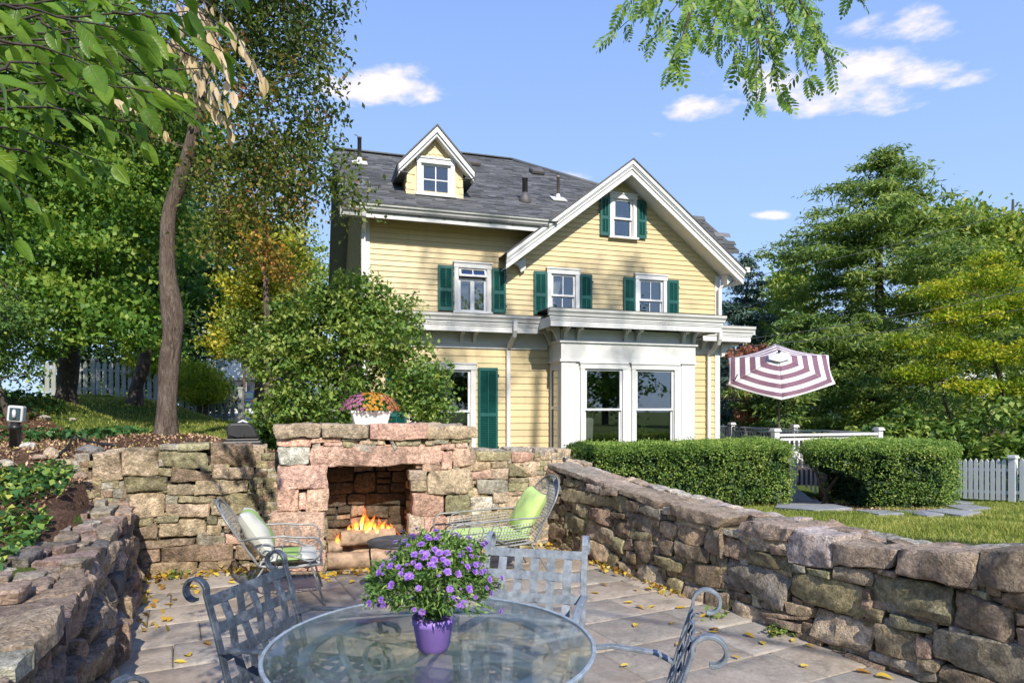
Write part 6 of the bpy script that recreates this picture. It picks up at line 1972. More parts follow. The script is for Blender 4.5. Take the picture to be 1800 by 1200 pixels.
for i in range(46):
    a = rngf.uniform(0, 1)
    x = -95 + 200 * a
    y = 68 + rngf.uniform(0, 14)
    if -60 < x < -14: y += 6
    lob.append((x, y, rngf.uniform(2.5, 5.5) - (1.5 if -20 < x < 15 else 0), rngf.uniform(4, 7), 3, rngf.uniform(3, 5.5)))
cl = clump_points(lob, 2600, rngf, .35)
V, F, tn = crown_mesh(cl, 12, 1.6, .75, .5, rngf, tint_spread=.3, tint0=.55)
tag(link_mesh('distant_trees', np_mesh('distant_trees', V, F, tint=tn), M['lf_light']), 'distant line of green trees closing the view', 'trees', None, 'stuff')

# ------------------------------------------------------------------ trees behind the camera (their shade and reflections fall into the view)
B = (6.2, -4.6, 0)
tree('walnut_tree', 'tall walnut tree behind the viewer casting dappled shade', 'tree', B, [(0, 0, -.2), (0, 0, 3), (-.3, .2, 6), (-.2, .4, 10), (.3, .2, 17)], [.34, .28, .20, .12, .04],
     rel(B, [(1.6, -4.6, 7.6, .9, .9, .4), (5.2, -4.2, 16.8, 2.2, 2.0, 1.3), (8.2, -4.4, 17.8, 2.0, 2, 1.2)]),
     M['lf_light'], 110, 30, .42, .15, .06, 900, limbs=30, r0=.05, tint0=.5, shell=.5)
k = 0
for (x, y, r, h) in ((-16, -17, 4.5, 11), (-8, -19, 4.5, 12), (0, -20, 4.5, 11), (8, -19, 4.5, 12), (17, -17, 5, 11), (25, -12, 5, 11), (-14, -7, 3.5, 10)):
    tree('garden_tree', ('green garden tree behind the viewer, standing %s' % ('far left', 'left of the middle', 'in the middle', 'right of the middle', 'far right', 'at the right corner', 'beside the left wall')[k]), 'tree', (x, y, 0), [(0, 0, -.2), (0, 0, h * .4), (0, 0, h * .8)], [.3, .22, .06],
         [(0, 0, h * .55, r, r, h * .36), (0, 0, h * .25, r * .8, r * .8, h * .18)], M['lf_maple'], 200, 30, .8, .34, .24, 910 + k, bark='dark_bark', limbs=20, r0=.08, tint0=.5)
    k += 1

# ------------------------------------------------------------------ clipped hedges
def hedge(label, pts, h, seed, n, topslope=0.0, gap=None, rnd=.12):
    """pts: footprint polygon (world x, y); shell of small yew leaves over a rounded block, twiggy core inside"""
    rng = np.random.default_rng(seed)
    cx = sum(p[0] for p in pts) / len(pts); cy = sum(p[1] for p in pts) / len(pts)
    zb = gz(cx, cy)
    t = thing('hedge', label, 'hedge', (cx, cy, zb))
    P = [(x - cx, y - cy) for x, y in pts]
    xs = [p[0] for p in P]; ys = [p[1] for p in P]
    m = n * 3
    X = rng.uniform(min(xs), max(xs), m); Y = rng.uniform(min(ys), max(ys), m)
    ins = in_poly(X, Y, P)
    X, Y = X[ins], Y[ins]
    D = seg_dist(X, Y, P)
    bulge = .05 * vnoise(np.stack([X * 3, Y * 3, X * 0 + seed], 1))
    # side shell: points near the edge at any height; top shell: points near the top
    side = D < .22
    H = h * (1 + .015 * vnoise(np.stack([X * 1.2, Y * 1.2, X * 0], 1)))
    tops = H - .02 - rng.random(len(X)) ** 2 * .16 - np.clip(.14 - D, 0, .14) ** 1.3 * 1.3
    zs = rng.uniform(-.02, 1, len(X)) * (H - np.clip(.14 - D, 0, .14) * .6)
    usetop = rng.random(len(X)) < np.where(side, .22, 1.0)
    Z = np.where(usetop, tops, zs)
    # ragged, thinner foot
    keep = (usetop | (D < .16 + .05 * bulge * 10)) & ~((Z < .12) & (rng.random(len(X)) < .55))
    # irregular holes in the face
    hol = vnoise(np.stack([X * 6, Y * 6, Z * 7], 1)) + .5 * vnoise(np.stack([X * 14, Y * 14, Z * 14], 1))
    keep &= ~((hol < -.48) & ~usetop)
    if gap is not None: keep &= ~gap(X, Y, Z)
    C = np.stack([X, Y, Z], 1)[keep]
    C = C + rng.normal(size=C.shape) * .018
    C = C * (1 + .05 * vnoise(np.stack([C[:, 0] * 2.2, C[:, 1] * 2.2, C[:, 2] * 2.2 + seed], 1)))[:, None] ** np.array([1, 1, .6])
    sh_ = rng.random(len(C)) < .025
    C[sh_] = C[sh_] * np.array([1.0, 1.0, 1.0]) + np.array([0, 0, 1]) * (rng.random(sh_.sum()) * .06)[:, None] + rng.normal(size=(sh_.sum(), 3)) * .025
    if len(C) > n: C = C[rng.permutation(len(C))[:n]]
    wx = C[:, 0] + cx; wy = C[:, 1] + cy
    C[:, 2] += ground_z(wx, wy) * (1 - np.clip(C[:, 2] / h, 0, 1)) - zb * (1 - np.clip(C[:, 2] / h, 0, 1))
    V, F = leaf_quads(C, .048, .019, rng, .35, .0)
    cn = .66 + .22 * vnoise(C * 9) + .22 * vnoise(C * 3.1) + rng.normal(size=len(C)) * .16
    tag(link_mesh('foliage', np_mesh('foliage', V, F, tint=np.repeat(np.clip(cn, 0, 1), 4)), M['lf_yew'], t), kind='stuff')
    b = MB()
    k = 0
    for _ in range(90):
        x, y = rng.uniform(min(xs), max(xs)), rng.uniform(min(ys), max(ys))
        if not in_poly(np.array([x]), np.array([y]), P)[0]: continue
        q = Vector((x, y, gz(x + cx, y + cy) - zb - .05))
        x2, y2 = x + rng.normal() * .25, y + rng.normal() * .25
        if gap is not None and x < -.5: continue
        xm, ym = x * .8, y * .75
        b.tube([q * .85, Vector((xm, ym, h * .4)), Vector((xm * .95, ym * .9, h * .8))], [.022, .016, .006], 5)
    tag(b.build('stems', M['bark'], t), kind='stuff')
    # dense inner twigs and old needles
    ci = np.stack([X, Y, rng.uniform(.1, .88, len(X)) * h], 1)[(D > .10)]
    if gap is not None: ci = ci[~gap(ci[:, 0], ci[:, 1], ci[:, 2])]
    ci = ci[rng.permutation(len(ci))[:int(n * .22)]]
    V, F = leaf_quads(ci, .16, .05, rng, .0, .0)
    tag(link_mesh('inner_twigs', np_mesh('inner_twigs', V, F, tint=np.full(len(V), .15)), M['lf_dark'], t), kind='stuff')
    return t
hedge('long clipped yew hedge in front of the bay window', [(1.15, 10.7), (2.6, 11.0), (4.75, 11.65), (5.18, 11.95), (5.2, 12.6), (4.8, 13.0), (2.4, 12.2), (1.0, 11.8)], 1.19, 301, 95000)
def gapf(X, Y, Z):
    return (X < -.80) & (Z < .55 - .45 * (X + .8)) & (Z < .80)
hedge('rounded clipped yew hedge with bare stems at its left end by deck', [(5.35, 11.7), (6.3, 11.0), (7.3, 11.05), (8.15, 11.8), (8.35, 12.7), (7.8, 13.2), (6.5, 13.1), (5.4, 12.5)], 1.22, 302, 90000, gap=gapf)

# a few thick bare hedge stems leaning in the open end
b = MB()
for (x0, y0, x1, y1, z1) in ((5.75, 12.2, 6.15, 12.1, .75), (6.05, 12.2, 5.6, 12.1, .75), (6.3, 12.2, 6.9, 12.2, .45), (6.2, 12.3, 7.0, 12.1, .3)):
    z0 = gz(x0, y0)
    b.tube([(x0, y0, z0 - .05), ((x0 + x1) / 2 - .05, y0, z0 + z1 * .45), (x1, y1, z0 + z1), (x1 + .1, y1, z0 + z1 + .2)], [.04, .032, .028, .015], 6)
tag(b.build('bare_stems', M['bark'], None), 'bare twisted stems at the open left end of the right hedge', 'stems', None, 'stuff')

# ------------------------------------------------------------------ grass, ground ivy, litter
def grass_patch(name, label, n, sampler, seed, hmin, hmax, mat):
    rng = np.random.default_rng(seed)
    X, Y = sampler(rng, n)
    Z = ground_z(X, Y)
    n = len(X)
    a = rng.uniform(0, 2 * PI, n); hh = rng.uniform(hmin, hmax, n); w = rng.uniform(.0022, .005, n) * (1 + Y / 9)
    lean = rng.normal(size=(n, 2)) * .45
    sx, sy = np.cos(a) * w, np.sin(a) * w
    p0 = np.stack([X - sx, Y - sy, Z - .01], 1); p1 = np.stack([X + sx, Y + sy, Z - .01], 1)
    tx, ty = X + lean[:, 0] * hh, Y + lean[:, 1] * hh
    p2 = np.stack([tx + sx * .15, ty + sy * .15, Z + hh], 1); p3 = np.stack([tx - sx * .15, ty - sy * .15, Z + hh], 1)
    V = np.stack([p0, p1, p2, p3], 1).reshape(-1, 3)
    t = np.clip(.5 + .3 * vnoise(np.stack([X * 1.5, Y * 1.5, X * 0], 1)) + rng.normal(size=n) * .2, 0, 1)
    o = link_mesh(name, np_mesh(name, V, np.arange(n * 4).reshape(n, 4), tint=np.repeat(t, 4)), mat)
    return tag(o, label, 'grass', None, 'stuff')
M['lf_grass'] = leaf_mat('grass_blade', [(0, (.06, .09, .015)), (.45, (.14, .17, .03)), (.8, (.23, .23, .06)), (1, (.34, .30, .09))], .35, k=1.95)
def samp_right(rng, n):
    Y = 3.2 + rng.random(n) ** 1.5 * 11.5
    k = rng.uniform(.30, .86, n)
    X = k * Y
    d = (X - RW_P.x) * .8922 + (Y - RW_P.y) * .4516
    bed = in_poly(X, Y, HEDGE2_BED) & (vnoise(np.stack([X * 4, Y * 4, X * 0], 1)) > -.4)
    ok = (d > .52) & ~bed
    return X[ok], Y[ok]
grass_patch('lawn_grass', 'sunny green lawn grass beyond the right stone wall', 95000, samp_right, 401, .025, .065, M['lf_grass'])
def samp_left(rng, n):
    X = rng.uniform(-13, -3.4, n); Y = rng.uniform(9.5, 20, n)
    mask = ~in_poly(X, Y, [(-2.6, 8.6), (-4.3, 9.7), (-7.5, 10.3), (-9.5, 11.4), (-20, 9), (-20, -6), (-2.2, -2)])
    return X[mask], Y[mask]
grass_patch('lawn_grass', 'shaded lawn grass on the slope below the left picket fence', 45000, samp_left, 402, .03, .07, M['lf_grass'])

def flat_leaves(name, label, X, Y, Z, L, Wd, mat, seed, lift=.01, kind='stuff', cat='leaves', up=1.6, tint=None):
    rng = np.random.default_rng(seed)
    C = np.stack([X, Y, Z + lift], 1)
    V, F = leaf_quads(C, L, Wd, rng, up, .0, .25)
    t = rng.random(len(X)) if tint is None else tint
    o = link_mesh(name, np_mesh(name, V, F, tint=np.repeat(t, 4)), mat)
    return tag(o, label, cat, None, kind)
rng = np.random.default_rng(55)
# ivy carpet left of the left wall
def bed_pts(n, poly, rng):
    xs = [p[0] for p in poly]; ys = [p[1] for p in poly]
    X = rng.uniform(min(xs), max(xs), n); Y = rng.uniform(min(ys), max(ys), n)
    k = in_poly(X, Y, poly)
    return X[k], Y[k]
IVY = [(-2.85, 3.7), (-3.45, 4.95), (-3.98, 6.05), (-4.4, 6.3), (-5.6, 5.6), (-4.6, 3.5), (-3.0, 3.2)]
X, Y = bed_pts(9000, IVY, rng)
k = vnoise(np.stack([X * 2.6, Y * 2.6, X * 0 + 3], 1)) > .08
X, Y = X[k], Y[k]
flat_leaves('ivy', 'green ivy carpet beside the top of the left wall', X, Y, ground_z(X, Y) + rng.random(len(X)) * .10, .06, .05, M['lf_ivy'], 7, .03, cat='ivy', up=.9)
X, Y = bed_pts(5200, [(-5.2, 8.2), (-7.5, 8.8), (-10.5, 11.6), (-9.5, 13.5), (-6.6, 11.2), (-4.9, 9.7)], rng)
k = vnoise(np.stack([X * 1.6, Y * 1.6, X * 0 + 9], 1)) > -.05
X, Y = X[k], Y[k]
flat_leaves('ivy', 'dark ivy ground cover at the edge of the left lawn', X, Y, ground_z(X, Y) + rng.random(len(X)) * .10, .085, .07, M['lf_ivy'], 8, .03, cat='ivy', up=.9, tint=rng.random(len(X)) * .6)
# mulch chips and brown litter on the beds
M['litter'] = leaf_mat('dry_litter', [(0, (.07, .04, .025)), (.5, (.20, .12, .075)), (.85, (.36, .25, .16)), (1, (.48, .38, .08))], .1)
X, Y = bed_pts(26000, [(-2.4, 7.9), (-4.2, 9.4), (-7.5, 10.2), (-10, 10.5), (-8, 5), (-4.5, 3.6), (-3.4, 4.6), (-4.1, 6.5)], rng)
flat_leaves('leaf_litter', 'brown mulch and dry leaf litter on the left bed', X, Y, ground_z(X, Y) + rng.random(len(X)) * .012, .055, .022, M['litter'], 9, .008, cat='mulch', up=1.0)
X, Y = bed_pts(9000, HEDGE2_BED, rng)
flat_leaves('leaf_litter', 'brown bark mulch under the right hedge', X, Y, ground_z(X, Y) + rng.random(len(X)) * .012, .06, .022, M['litter'], 10, .008, cat='mulch', up=1.0)

# yellow fallen leaves: piles are stuff, single ones are things
M['yleaf'] = leaf_mat('yellow_fallen_leaf', [(0, (.10, .055, .02)), (.25, (.19, .10, .02)), (.55, (.30, .20, .02)), (.85, (.36, .27, .04)), (1, (.33, .28, .13))], .2)
def along(Pw, D, a0, a1, off0, off1, n, rng, pw=1.6):
    a = rng.uniform(a0, a1, n); o = off0 + (off1 - off0) * rng.random(n) ** pw
    nx, ny = D.y, -D.x                      # towards the patio
    return Pw.x + D.x * a + nx * o, Pw.y + D.y * a + ny * o
xs, ys = [], []
for args in ((RW_P, RW_D, .1, 2.6, .02, .16, 85), (BW_P, BW_D, .05, 1.4, .03, .26, 85), (BW_P, BW_D, 3.5, 4.3, .03, .4, 30), (FPL, BW_D, .35, 1.4, .0, .16, 55), (LW_P, LW_D, 3.6, 5.4, .03, .25, 30)):
    x, y = along(*args, rng); xs.append(x); ys.append(y)
X = np.concatenate(xs); Y = np.concatenate(ys)
flat_leaves('leaf_pile', 'drifts of yellow fallen leaves along the foot of the walls', X, Y, np.abs(rng.normal(size=len(X))) * .012, .075, .05, M['yleaf'], 11, .012, up=1.1)
def leaf_shape(L, Wd, curl, rngx, mat, name='leaf', n=7, tip=1.4, base=.5):
    """a leaf blade with a folded midrib: along +y from the stalk"""
    V, F = [], []
    for i in range(n + 1):
        f = i / n
        w = Wd * .5 * (math.sin(PI * f ** .8)) ** .85 * (1 - .25 * f) if 0 < f < 1 else 0.0
        y = L * f; z = curl * L * (f - f * f * 1.6) * .6
        r = rngx.uniform(-.06, .06) * Wd
        V += [(-w, y, z + w * .45 + r * .4), (0, y, z), (w, y, z + w * .45 - r * .4)]
    for i in range(n):
        a = i * 3
        F += [(a, a + 1, a + 4, a + 3), (a + 1, a + 2, a + 5, a + 4)]
    me = bpy.data.meshes.new(name); me.from_pydata(V, [], F)
    at = me.attributes.new('tint', 'FLOAT', 'POINT'); tv = rngx.uniform(.15, .95)
    at.data.foreach_set('value', [min(1, max(0, tv + rngx.uniform(-.08, .08))) for _ in V])
    al = me.attributes.new('along', 'FLOAT', 'POINT'); al.data.foreach_set('value', [(i // 3) / n for i in range(len(V))])
    ac = me.attributes.new('across', 'FLOAT', 'POINT'); ac.data.foreach_set('value', [(-1.0, 0.0, 1.0)[i % 3] for i in range(len(V))])
    me.polygons.foreach_set('use_smooth', [True] * len(F))
    me.materials.append(mat); me.update()
    return me
rl = random.Random(99)
fl_me = [leaf_shape(rl.uniform(.07, .10), rl.uniform(.035, .055), rl.uniform(-.3, .4), rl, M['yleaf'], 'fallen_leaf') for _ in range(7)]
spots = []
for args in ((RW_P, RW_D, .2, 4.6, .05, .7, 24), (BW_P, BW_D, .1, 1.4, .1, .8, 10), (FPL, BW_D, .3, 2.0, .05, 1.0, 8), (LW_P, LW_D, 1.6, 5.2, .05, .6, 14)):
    x, y = along(*args, rng, 1.3); spots += list(zip(x, y))
spots += [on_p for on_p in ((1.19, 4.6), (1.5, 4.3), (2.05, 3.75), (1.9, 3.55), (2.3, 3.3), (.95, 5.0), (.75, 4.2), (-1.9, 4.9), (-.9, 5.3), (-1.1, 5.5), (1.25, 3.6), (1.75, 4.55), (2.15, 4.1))]
for (x, y) in spots:
    if not in_poly(np.array([x]), np.array([y]), PATIO)[0]: continue
    o = link_mesh('fallen_leaf', rl.choice(fl_me), None, None, (x, y, .012))
    o.rotation_euler = (rl.uniform(-.15, .15), rl.uniform(-.15, .15), rl.uniform(0, 6.28))
    o.scale = (rl.uniform(.8, 1.25),) * 3
    tag(o, 'single yellow fallen leaf lying on the grey patio paving', 'leaf', 'yellow leaves fallen on the patio')
# small weeds in the wall foot and joints
for i, (x, y, lb) in enumerate(((1.62, 5.15, 'small green weed sprouting at the foot of the right wall'), (1.93, 4.75, 'tiny weed sprig between paving and the right wall'), (-2.5, 6.25, 'green weed clump under the wire chair by the back wall'), (-3.3, 6.4, 'small weed at the foot of the back wall near its left end'))):
    r2 = np.random.default_rng(500 + i)
    C = r2.normal(size=(26, 3)) * np.array([.05, .05, .025]) + np.array([0, 0, .05]); C[:, 2] = np.abs(C[:, 2])
    V, F = leaf_quads(C, .05, .035, r2, 1.0, 0)
    o = link_mesh('weed', np_mesh('weed', V, F, tint=np.repeat(r2.uniform(.5, 1, 26), 4)), M['lf_shrub'], None, (x, y, 0)); tag(o, lb, 'plant')

# ------------------------------------------------------------------ patio furniture
M['table_iron'] = simple_mat('pale_blue_grey_iron', (.27, .33, .38), .5, .3, 22, dirt=(.42, .46, .48), dirt_amt=.5)  # table iron lightened and blued: its sunlit look is put into the colour
TC = Vector((-.317, 2.605, 0)); TR = .635
table = thing('patio_table', 'round glass patio table with scrolled iron base in the foreground', 'table', TC, .35)
m, nt, p, out = new_mat('clear_table_glass')
N = NT(nt); nt.nodes.remove(p)
g = N.n('ShaderNodeBsdfGlossy'); g.inputs['Roughness'].default_value = .03
t_ = N.n('ShaderNodeBsdfTransparent'); t_.inputs[0].default_value = (.955, .985, .985, 1)
fr = N.n('ShaderNodeFresnel'); fr.inputs['IOR'].default_value = 1.6
mx = N.n('ShaderNodeMixShader')
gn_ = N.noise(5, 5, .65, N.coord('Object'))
N.l(N.m('MINIMUM', N.m('MULTIPLY', fr.outputs[0], .6), .9), mx.inputs[0]); N.l(t_.outputs[0], mx.inputs[1]); N.l(g.outputs[0], mx.inputs[2])
# haze of reflected sky, painted as a thin pale blue film over the glass
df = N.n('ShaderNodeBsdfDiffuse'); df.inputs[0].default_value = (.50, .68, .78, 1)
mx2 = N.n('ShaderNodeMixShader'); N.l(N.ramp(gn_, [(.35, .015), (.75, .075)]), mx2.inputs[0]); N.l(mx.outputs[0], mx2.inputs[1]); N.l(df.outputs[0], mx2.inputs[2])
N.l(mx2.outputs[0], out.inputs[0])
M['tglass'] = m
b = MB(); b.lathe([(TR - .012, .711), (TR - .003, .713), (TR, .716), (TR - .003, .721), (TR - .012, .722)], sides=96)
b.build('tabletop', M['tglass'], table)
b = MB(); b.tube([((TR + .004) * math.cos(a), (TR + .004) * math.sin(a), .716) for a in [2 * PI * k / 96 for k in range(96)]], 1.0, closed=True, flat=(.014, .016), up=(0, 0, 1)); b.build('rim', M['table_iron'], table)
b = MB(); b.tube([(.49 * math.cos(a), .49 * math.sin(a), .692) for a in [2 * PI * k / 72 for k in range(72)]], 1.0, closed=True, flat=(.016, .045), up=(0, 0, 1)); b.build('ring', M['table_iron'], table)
for k in range(2):
    a = PI / 4 + k * PI / 2
    d = Vector((math.cos(a), math.sin(a), 0))
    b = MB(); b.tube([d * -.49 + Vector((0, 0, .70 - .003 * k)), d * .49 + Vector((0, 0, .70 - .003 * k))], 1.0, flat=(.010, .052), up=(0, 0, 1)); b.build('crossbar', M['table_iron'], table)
def spiral(c, r0, r1, a0, turns, n, ax, az):
    return [c + ax * (math.cos(a0 + turns * 2 * PI * i / n) * (r0 + (r1 - r0) * i / n)) + az * (math.sin(a0 + turns * 2 * PI * i / n) * (r0 + (r1 - r0) * i / n)) for i in range(n + 1)]
Z3 = Vector((0, 0, 1))
for k in range(4):
    a = PI / 4 + k * PI / 2
    d = Vector((math.cos(a), math.sin(a), 0)); s = Vector((-d.y, d.x, 0))
    b = MB()
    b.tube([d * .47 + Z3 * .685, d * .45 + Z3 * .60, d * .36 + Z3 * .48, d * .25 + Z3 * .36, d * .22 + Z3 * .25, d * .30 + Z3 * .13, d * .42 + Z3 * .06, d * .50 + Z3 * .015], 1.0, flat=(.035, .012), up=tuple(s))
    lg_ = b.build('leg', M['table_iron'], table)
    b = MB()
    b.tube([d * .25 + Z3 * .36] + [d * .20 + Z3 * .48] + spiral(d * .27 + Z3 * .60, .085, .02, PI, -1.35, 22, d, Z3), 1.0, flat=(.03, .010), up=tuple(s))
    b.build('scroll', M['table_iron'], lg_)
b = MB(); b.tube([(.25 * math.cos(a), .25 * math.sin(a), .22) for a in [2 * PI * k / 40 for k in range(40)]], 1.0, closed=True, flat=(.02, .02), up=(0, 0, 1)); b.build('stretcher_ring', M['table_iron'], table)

# ---- strap-work dining chairs
CHW = .56
def back_y(z): return .22 + (z - .42) * .30 - .10 * max(0, (z - .42)) * (.95 - z)
def dining_chair(loc, rz, label, im):
    c = thing('patio_chair', label, 'chair', loc, rz, 'iron strap chairs around the glass table')
    hw2 = CHW / 2
    for s in (-1, 1):
        pts = [Vector((s * (hw2 - .01), .32, 0)), Vector((s * (hw2 - .01), .25, .22)), Vector((s * hw2, back_y(.42), .42))]
        pts += [Vector((s * hw2, back_y(z), z)) for z in (.52, .62, .72, .80, .86)]
        cc = Vector((s * hw2, back_y(.86) + .058, .872))
        sp = [cc + Vector((0, -math.cos(q) * r, math.sin(q) * r)) for q, r in [(i / 20 * 1.55 * PI, .060 - .022 * i / 20) for i in range(1, 21)]]
        b = MB(); b.tube(pts + sp, 1.0, flat=(.034, .013), up=(1, 0, 0)); b.build('post', im, c)
        # arm with front leg
        ax = s * (hw2 + .02)
        arm = [Vector((s * hw2, back_y(.62), .62)), Vector((ax, .20, .645)), Vector((ax, .02, .655)), Vector((ax, -.14, .625)), Vector((ax, -.22, .60))] + [Vector((ax, -.235 - .035 * math.sin(q), .565 + .035 * math.cos(q))) for q in [i / 8 * 1.5 * PI for i in range(1, 9)]]
        b = MB(); b.tube(arm, 1.0, flat=(.036, .014), up=(1, 0, 0)); b.build('armrest', im, c)
        b = MB(); b.tube([Vector((ax, -.16, .62)), Vector((ax, -.19, .50)), Vector((s * hw2, -.22, .42)), Vector((s * hw2, -.24, .2)), Vector((s * hw2, -.27, 0))], 1.0, flat=(.03, .013), up=(1, 0, 0)); b.build('leg', im, c)
    zr = [.485, .60, .715, .83]
    for j, z in enumerate(zr):
        n = 24; pts = []
        for i in range(n + 1):
            x = -hw2 - .004 + (CHW + .008) * i / n
            ph = math.sin((x / CHW + .5) * 6 * PI + j * PI) * .006
            nrm = Vector((0, -.96, .28))
            pts.append(Vector((x, back_y(z), z)) + nrm * ph)
        b = MB(); b.tube(pts, 1.0, flat=(.047, .004), up=(0, .28, .96)); b.build('strap', im, c)
    for i in range(5):
        x = -hw2 + CHW * (i + 1) / 6
        pts = []
        for k in range(25):
            z = .43 + (.845 - .43) * k / 24
            ph = math.sin((z - .485) / .115 * PI + PI / 2 + i * PI) * .006
            pts.append(Vector((x, back_y(z) , z)) + Vector((0, -.96, .28)) * ph)
        pts.append(Vector((x, back_y(.85) + .012, .848)))
        b = MB(); b.tube(pts, 1.0, flat=(.047, .004), up=(1, 0, 0)); b.build('strap', im, c)
    b = MB(); b.tube([(-hw2, -.24, .42), (hw2, -.24, .42), (hw2, .21, .42), (-hw2, .21, .42)], 1.0, closed=True, flat=(.03, .014), up=(0, 0, 1)); b.build('seat_frame', im, c)
    b = MB()
    for i in range(5):
        x = -hw2 + CHW * (i + 1) / 6
        b.tube([Vector((x, -.24 + .45 * k / 16, .425 + math.sin(k / 16 * 6 * PI + i * PI) * .004)) for k in range(17)], 1.0, flat=(.036, .003), up=(1, 0, 0))
        y = -.24 + .45 * (i + 1) / 6
        b.tube([Vector((-hw2 + CHW * k / 16, y, .425 - math.sin(k / 16 * 6 * PI + i * PI) * .004)) for k in range(17)], 1.0, flat=(.036, .003), up=(0, 1, 0))
    tag(b.build('seat', im, c), kind='stuff')
    return c
def chair_at(bc, fwd, label, im=None):
    """bc: where the top of the back stands (x, y); fwd: direction the chair faces"""
    f = Vector((fwd[0], fwd[1], 0)).normalized()
    th2 = math.atan2(f.x, -f.y)
    off = back_y(.86)
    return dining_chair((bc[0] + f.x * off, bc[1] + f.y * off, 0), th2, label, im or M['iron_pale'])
chair_at((-1.225, 3.05), (.965, -.26), 'dark blue grey iron strap chair at the left side of the glass table', M['iron'])
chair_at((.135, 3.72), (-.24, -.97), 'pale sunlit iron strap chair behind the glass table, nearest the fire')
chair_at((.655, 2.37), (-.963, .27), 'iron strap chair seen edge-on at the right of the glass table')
chair_at((-.775, 1.655), (.55, .85), 'iron strap chair at the bottom left corner showing only its scroll', M['iron'])

# ---- wire mesh lounge chairs
def wire_panel(b, f, nu, nv, r=.0034, m=14):
    """f(u, v) -> point, u v in 0..1"""
    for i in range(nu + 1):
        b.tube([f(i / nu, j / m) for j in range(m + 1)], r, 3, caps=False, smooth=False)
    for j in range(nv + 1):
        b.tube([f(i / m, j / nv) for i in range(m + 1)], r, 3, caps=False, smooth=False)
def lounge(loc, rz, label, seat_len, back_len, lean, width, long=False):
    c = thing('lounge_chair', label, 'lounge chair', loc, rz, 'grey wire mesh lounge seats by the fire')
    hs = .36
    hwid = width / 2
    def seatf(u, v):
        x = (u - .5) * width; y = -v * seat_len
        return Vector((x, y, hs - .03 * math.sin(PI * v) - .025 * (1 - (2 * u - 1) ** 2) + (.05 * (v - .8) * 5 * -1 if v > .8 else 0) * .4))
    def backf(u, v):
        wv = width * (1 + .10 * v) * (math.sqrt(max(0, 1 - max(0, (v - .55) / .47) ** 2.2)) if v > .55 else 1)
        x = (u - .5) * wv
        y = v * back_len * math.sin(lean) + .05 * (1 - (2 * u - 1) ** 2) * (1 - v * .3)
        z = hs + v * back_len * math.cos(lean)
        return Vector((x, y, z))
    b = MB(); wire_panel(b, seatf, int(width / .03), int(seat_len / .03)); tag(b.build('seat_mesh', M['wire'], c), kind='stuff')
    b = MB(); wire_panel(b, backf, int(width / .03), int(back_len / .03)); tag(b.build('back_mesh', M['wire'], c), kind='stuff')
    b = MB(); b.tube([backf(0, v / 24) for v in range(25)] + [backf(1, 1 - v / 24) for v in range(25)], .009, 8); b.build('back_frame', M['wire'], c)
    b = MB(); b.tube([seatf(0, v / 16) for v in range(17)] + [seatf(1, 1 - v / 16) for v in range(17)], .009, 8); b.build('seat_frame', M['wire'], c)
    for s in (-1, 1):
        u = 0 if s < 0 else 1
        p0 = backf(u, .42)
        x = s * (hwid + .05)
        yl = -.40 if not long else -.75
        b = MB()
        b.tube([p0, Vector((x, -.02, .60)), Vector((x, -.2, .60)), Vector((x, yl * .8, .585))] + [Vector((x, yl - .10 * math.sin(q), .485 + .10 * math.cos(q))) for q in [i / 12 * 1.25 * PI for i in range(1, 13)]] + [Vector((x * .98, yl + .25, .46)), seatf(u, .25)], .009, 8)
        b.build('armrest', M['wire'], c)
        b = MB()
        cc = Vector((x, yl + .14, .50))
        b.tube(spiral(cc, .075, .07, 0, 1, 18, Vector((0, 1, 0)), Z3), .006, 6, closed=False)
        b.tube(spiral(cc + Vector((0, .20, 0)), .05, .045, 0, 1, 16, Vector((0, 1, 0)), Z3), .006, 6)
        b.build('scroll', M['wire'], c)
        if long:
            b = MB(); wire_panel(b, lambda uu, vv, s=s, x=x: Vector((s * hwid * .98 * (1 - uu) + x * uu, -.08 - (.62) * vv + .04 * uu, hs + uu * .20 * (1 - .25 * vv) - .02 * math.sin(PI * vv) * (1 - uu))), 7, 20, m=8); tag(b.build('side_mesh', M['wire'], c), kind='stuff')
        for (y0, y1) in ((-.05, .16), (-seat_len + .1, -seat_len - .02)):
            b = MB(); b.tube([Vector((s * hwid * .95, y0, hs)), Vector((s * (hwid + .02), (y0 + y1) / 2, .2)), Vector((s * (hwid + .05), y1, .0))], .009, 8); b.build('leg', M['wire'], c)
    if True:
        b = MB()
        top = backf(.5, .90)
        b.tube([top + Vector((.045 * math.cos(q), -.012, .035 * math.sin(q))) for q in [2 * PI * i / 16 for i in range(17)]], .006, 6); b.build('ring', M['wire'], c)
    return c, seatf, backf
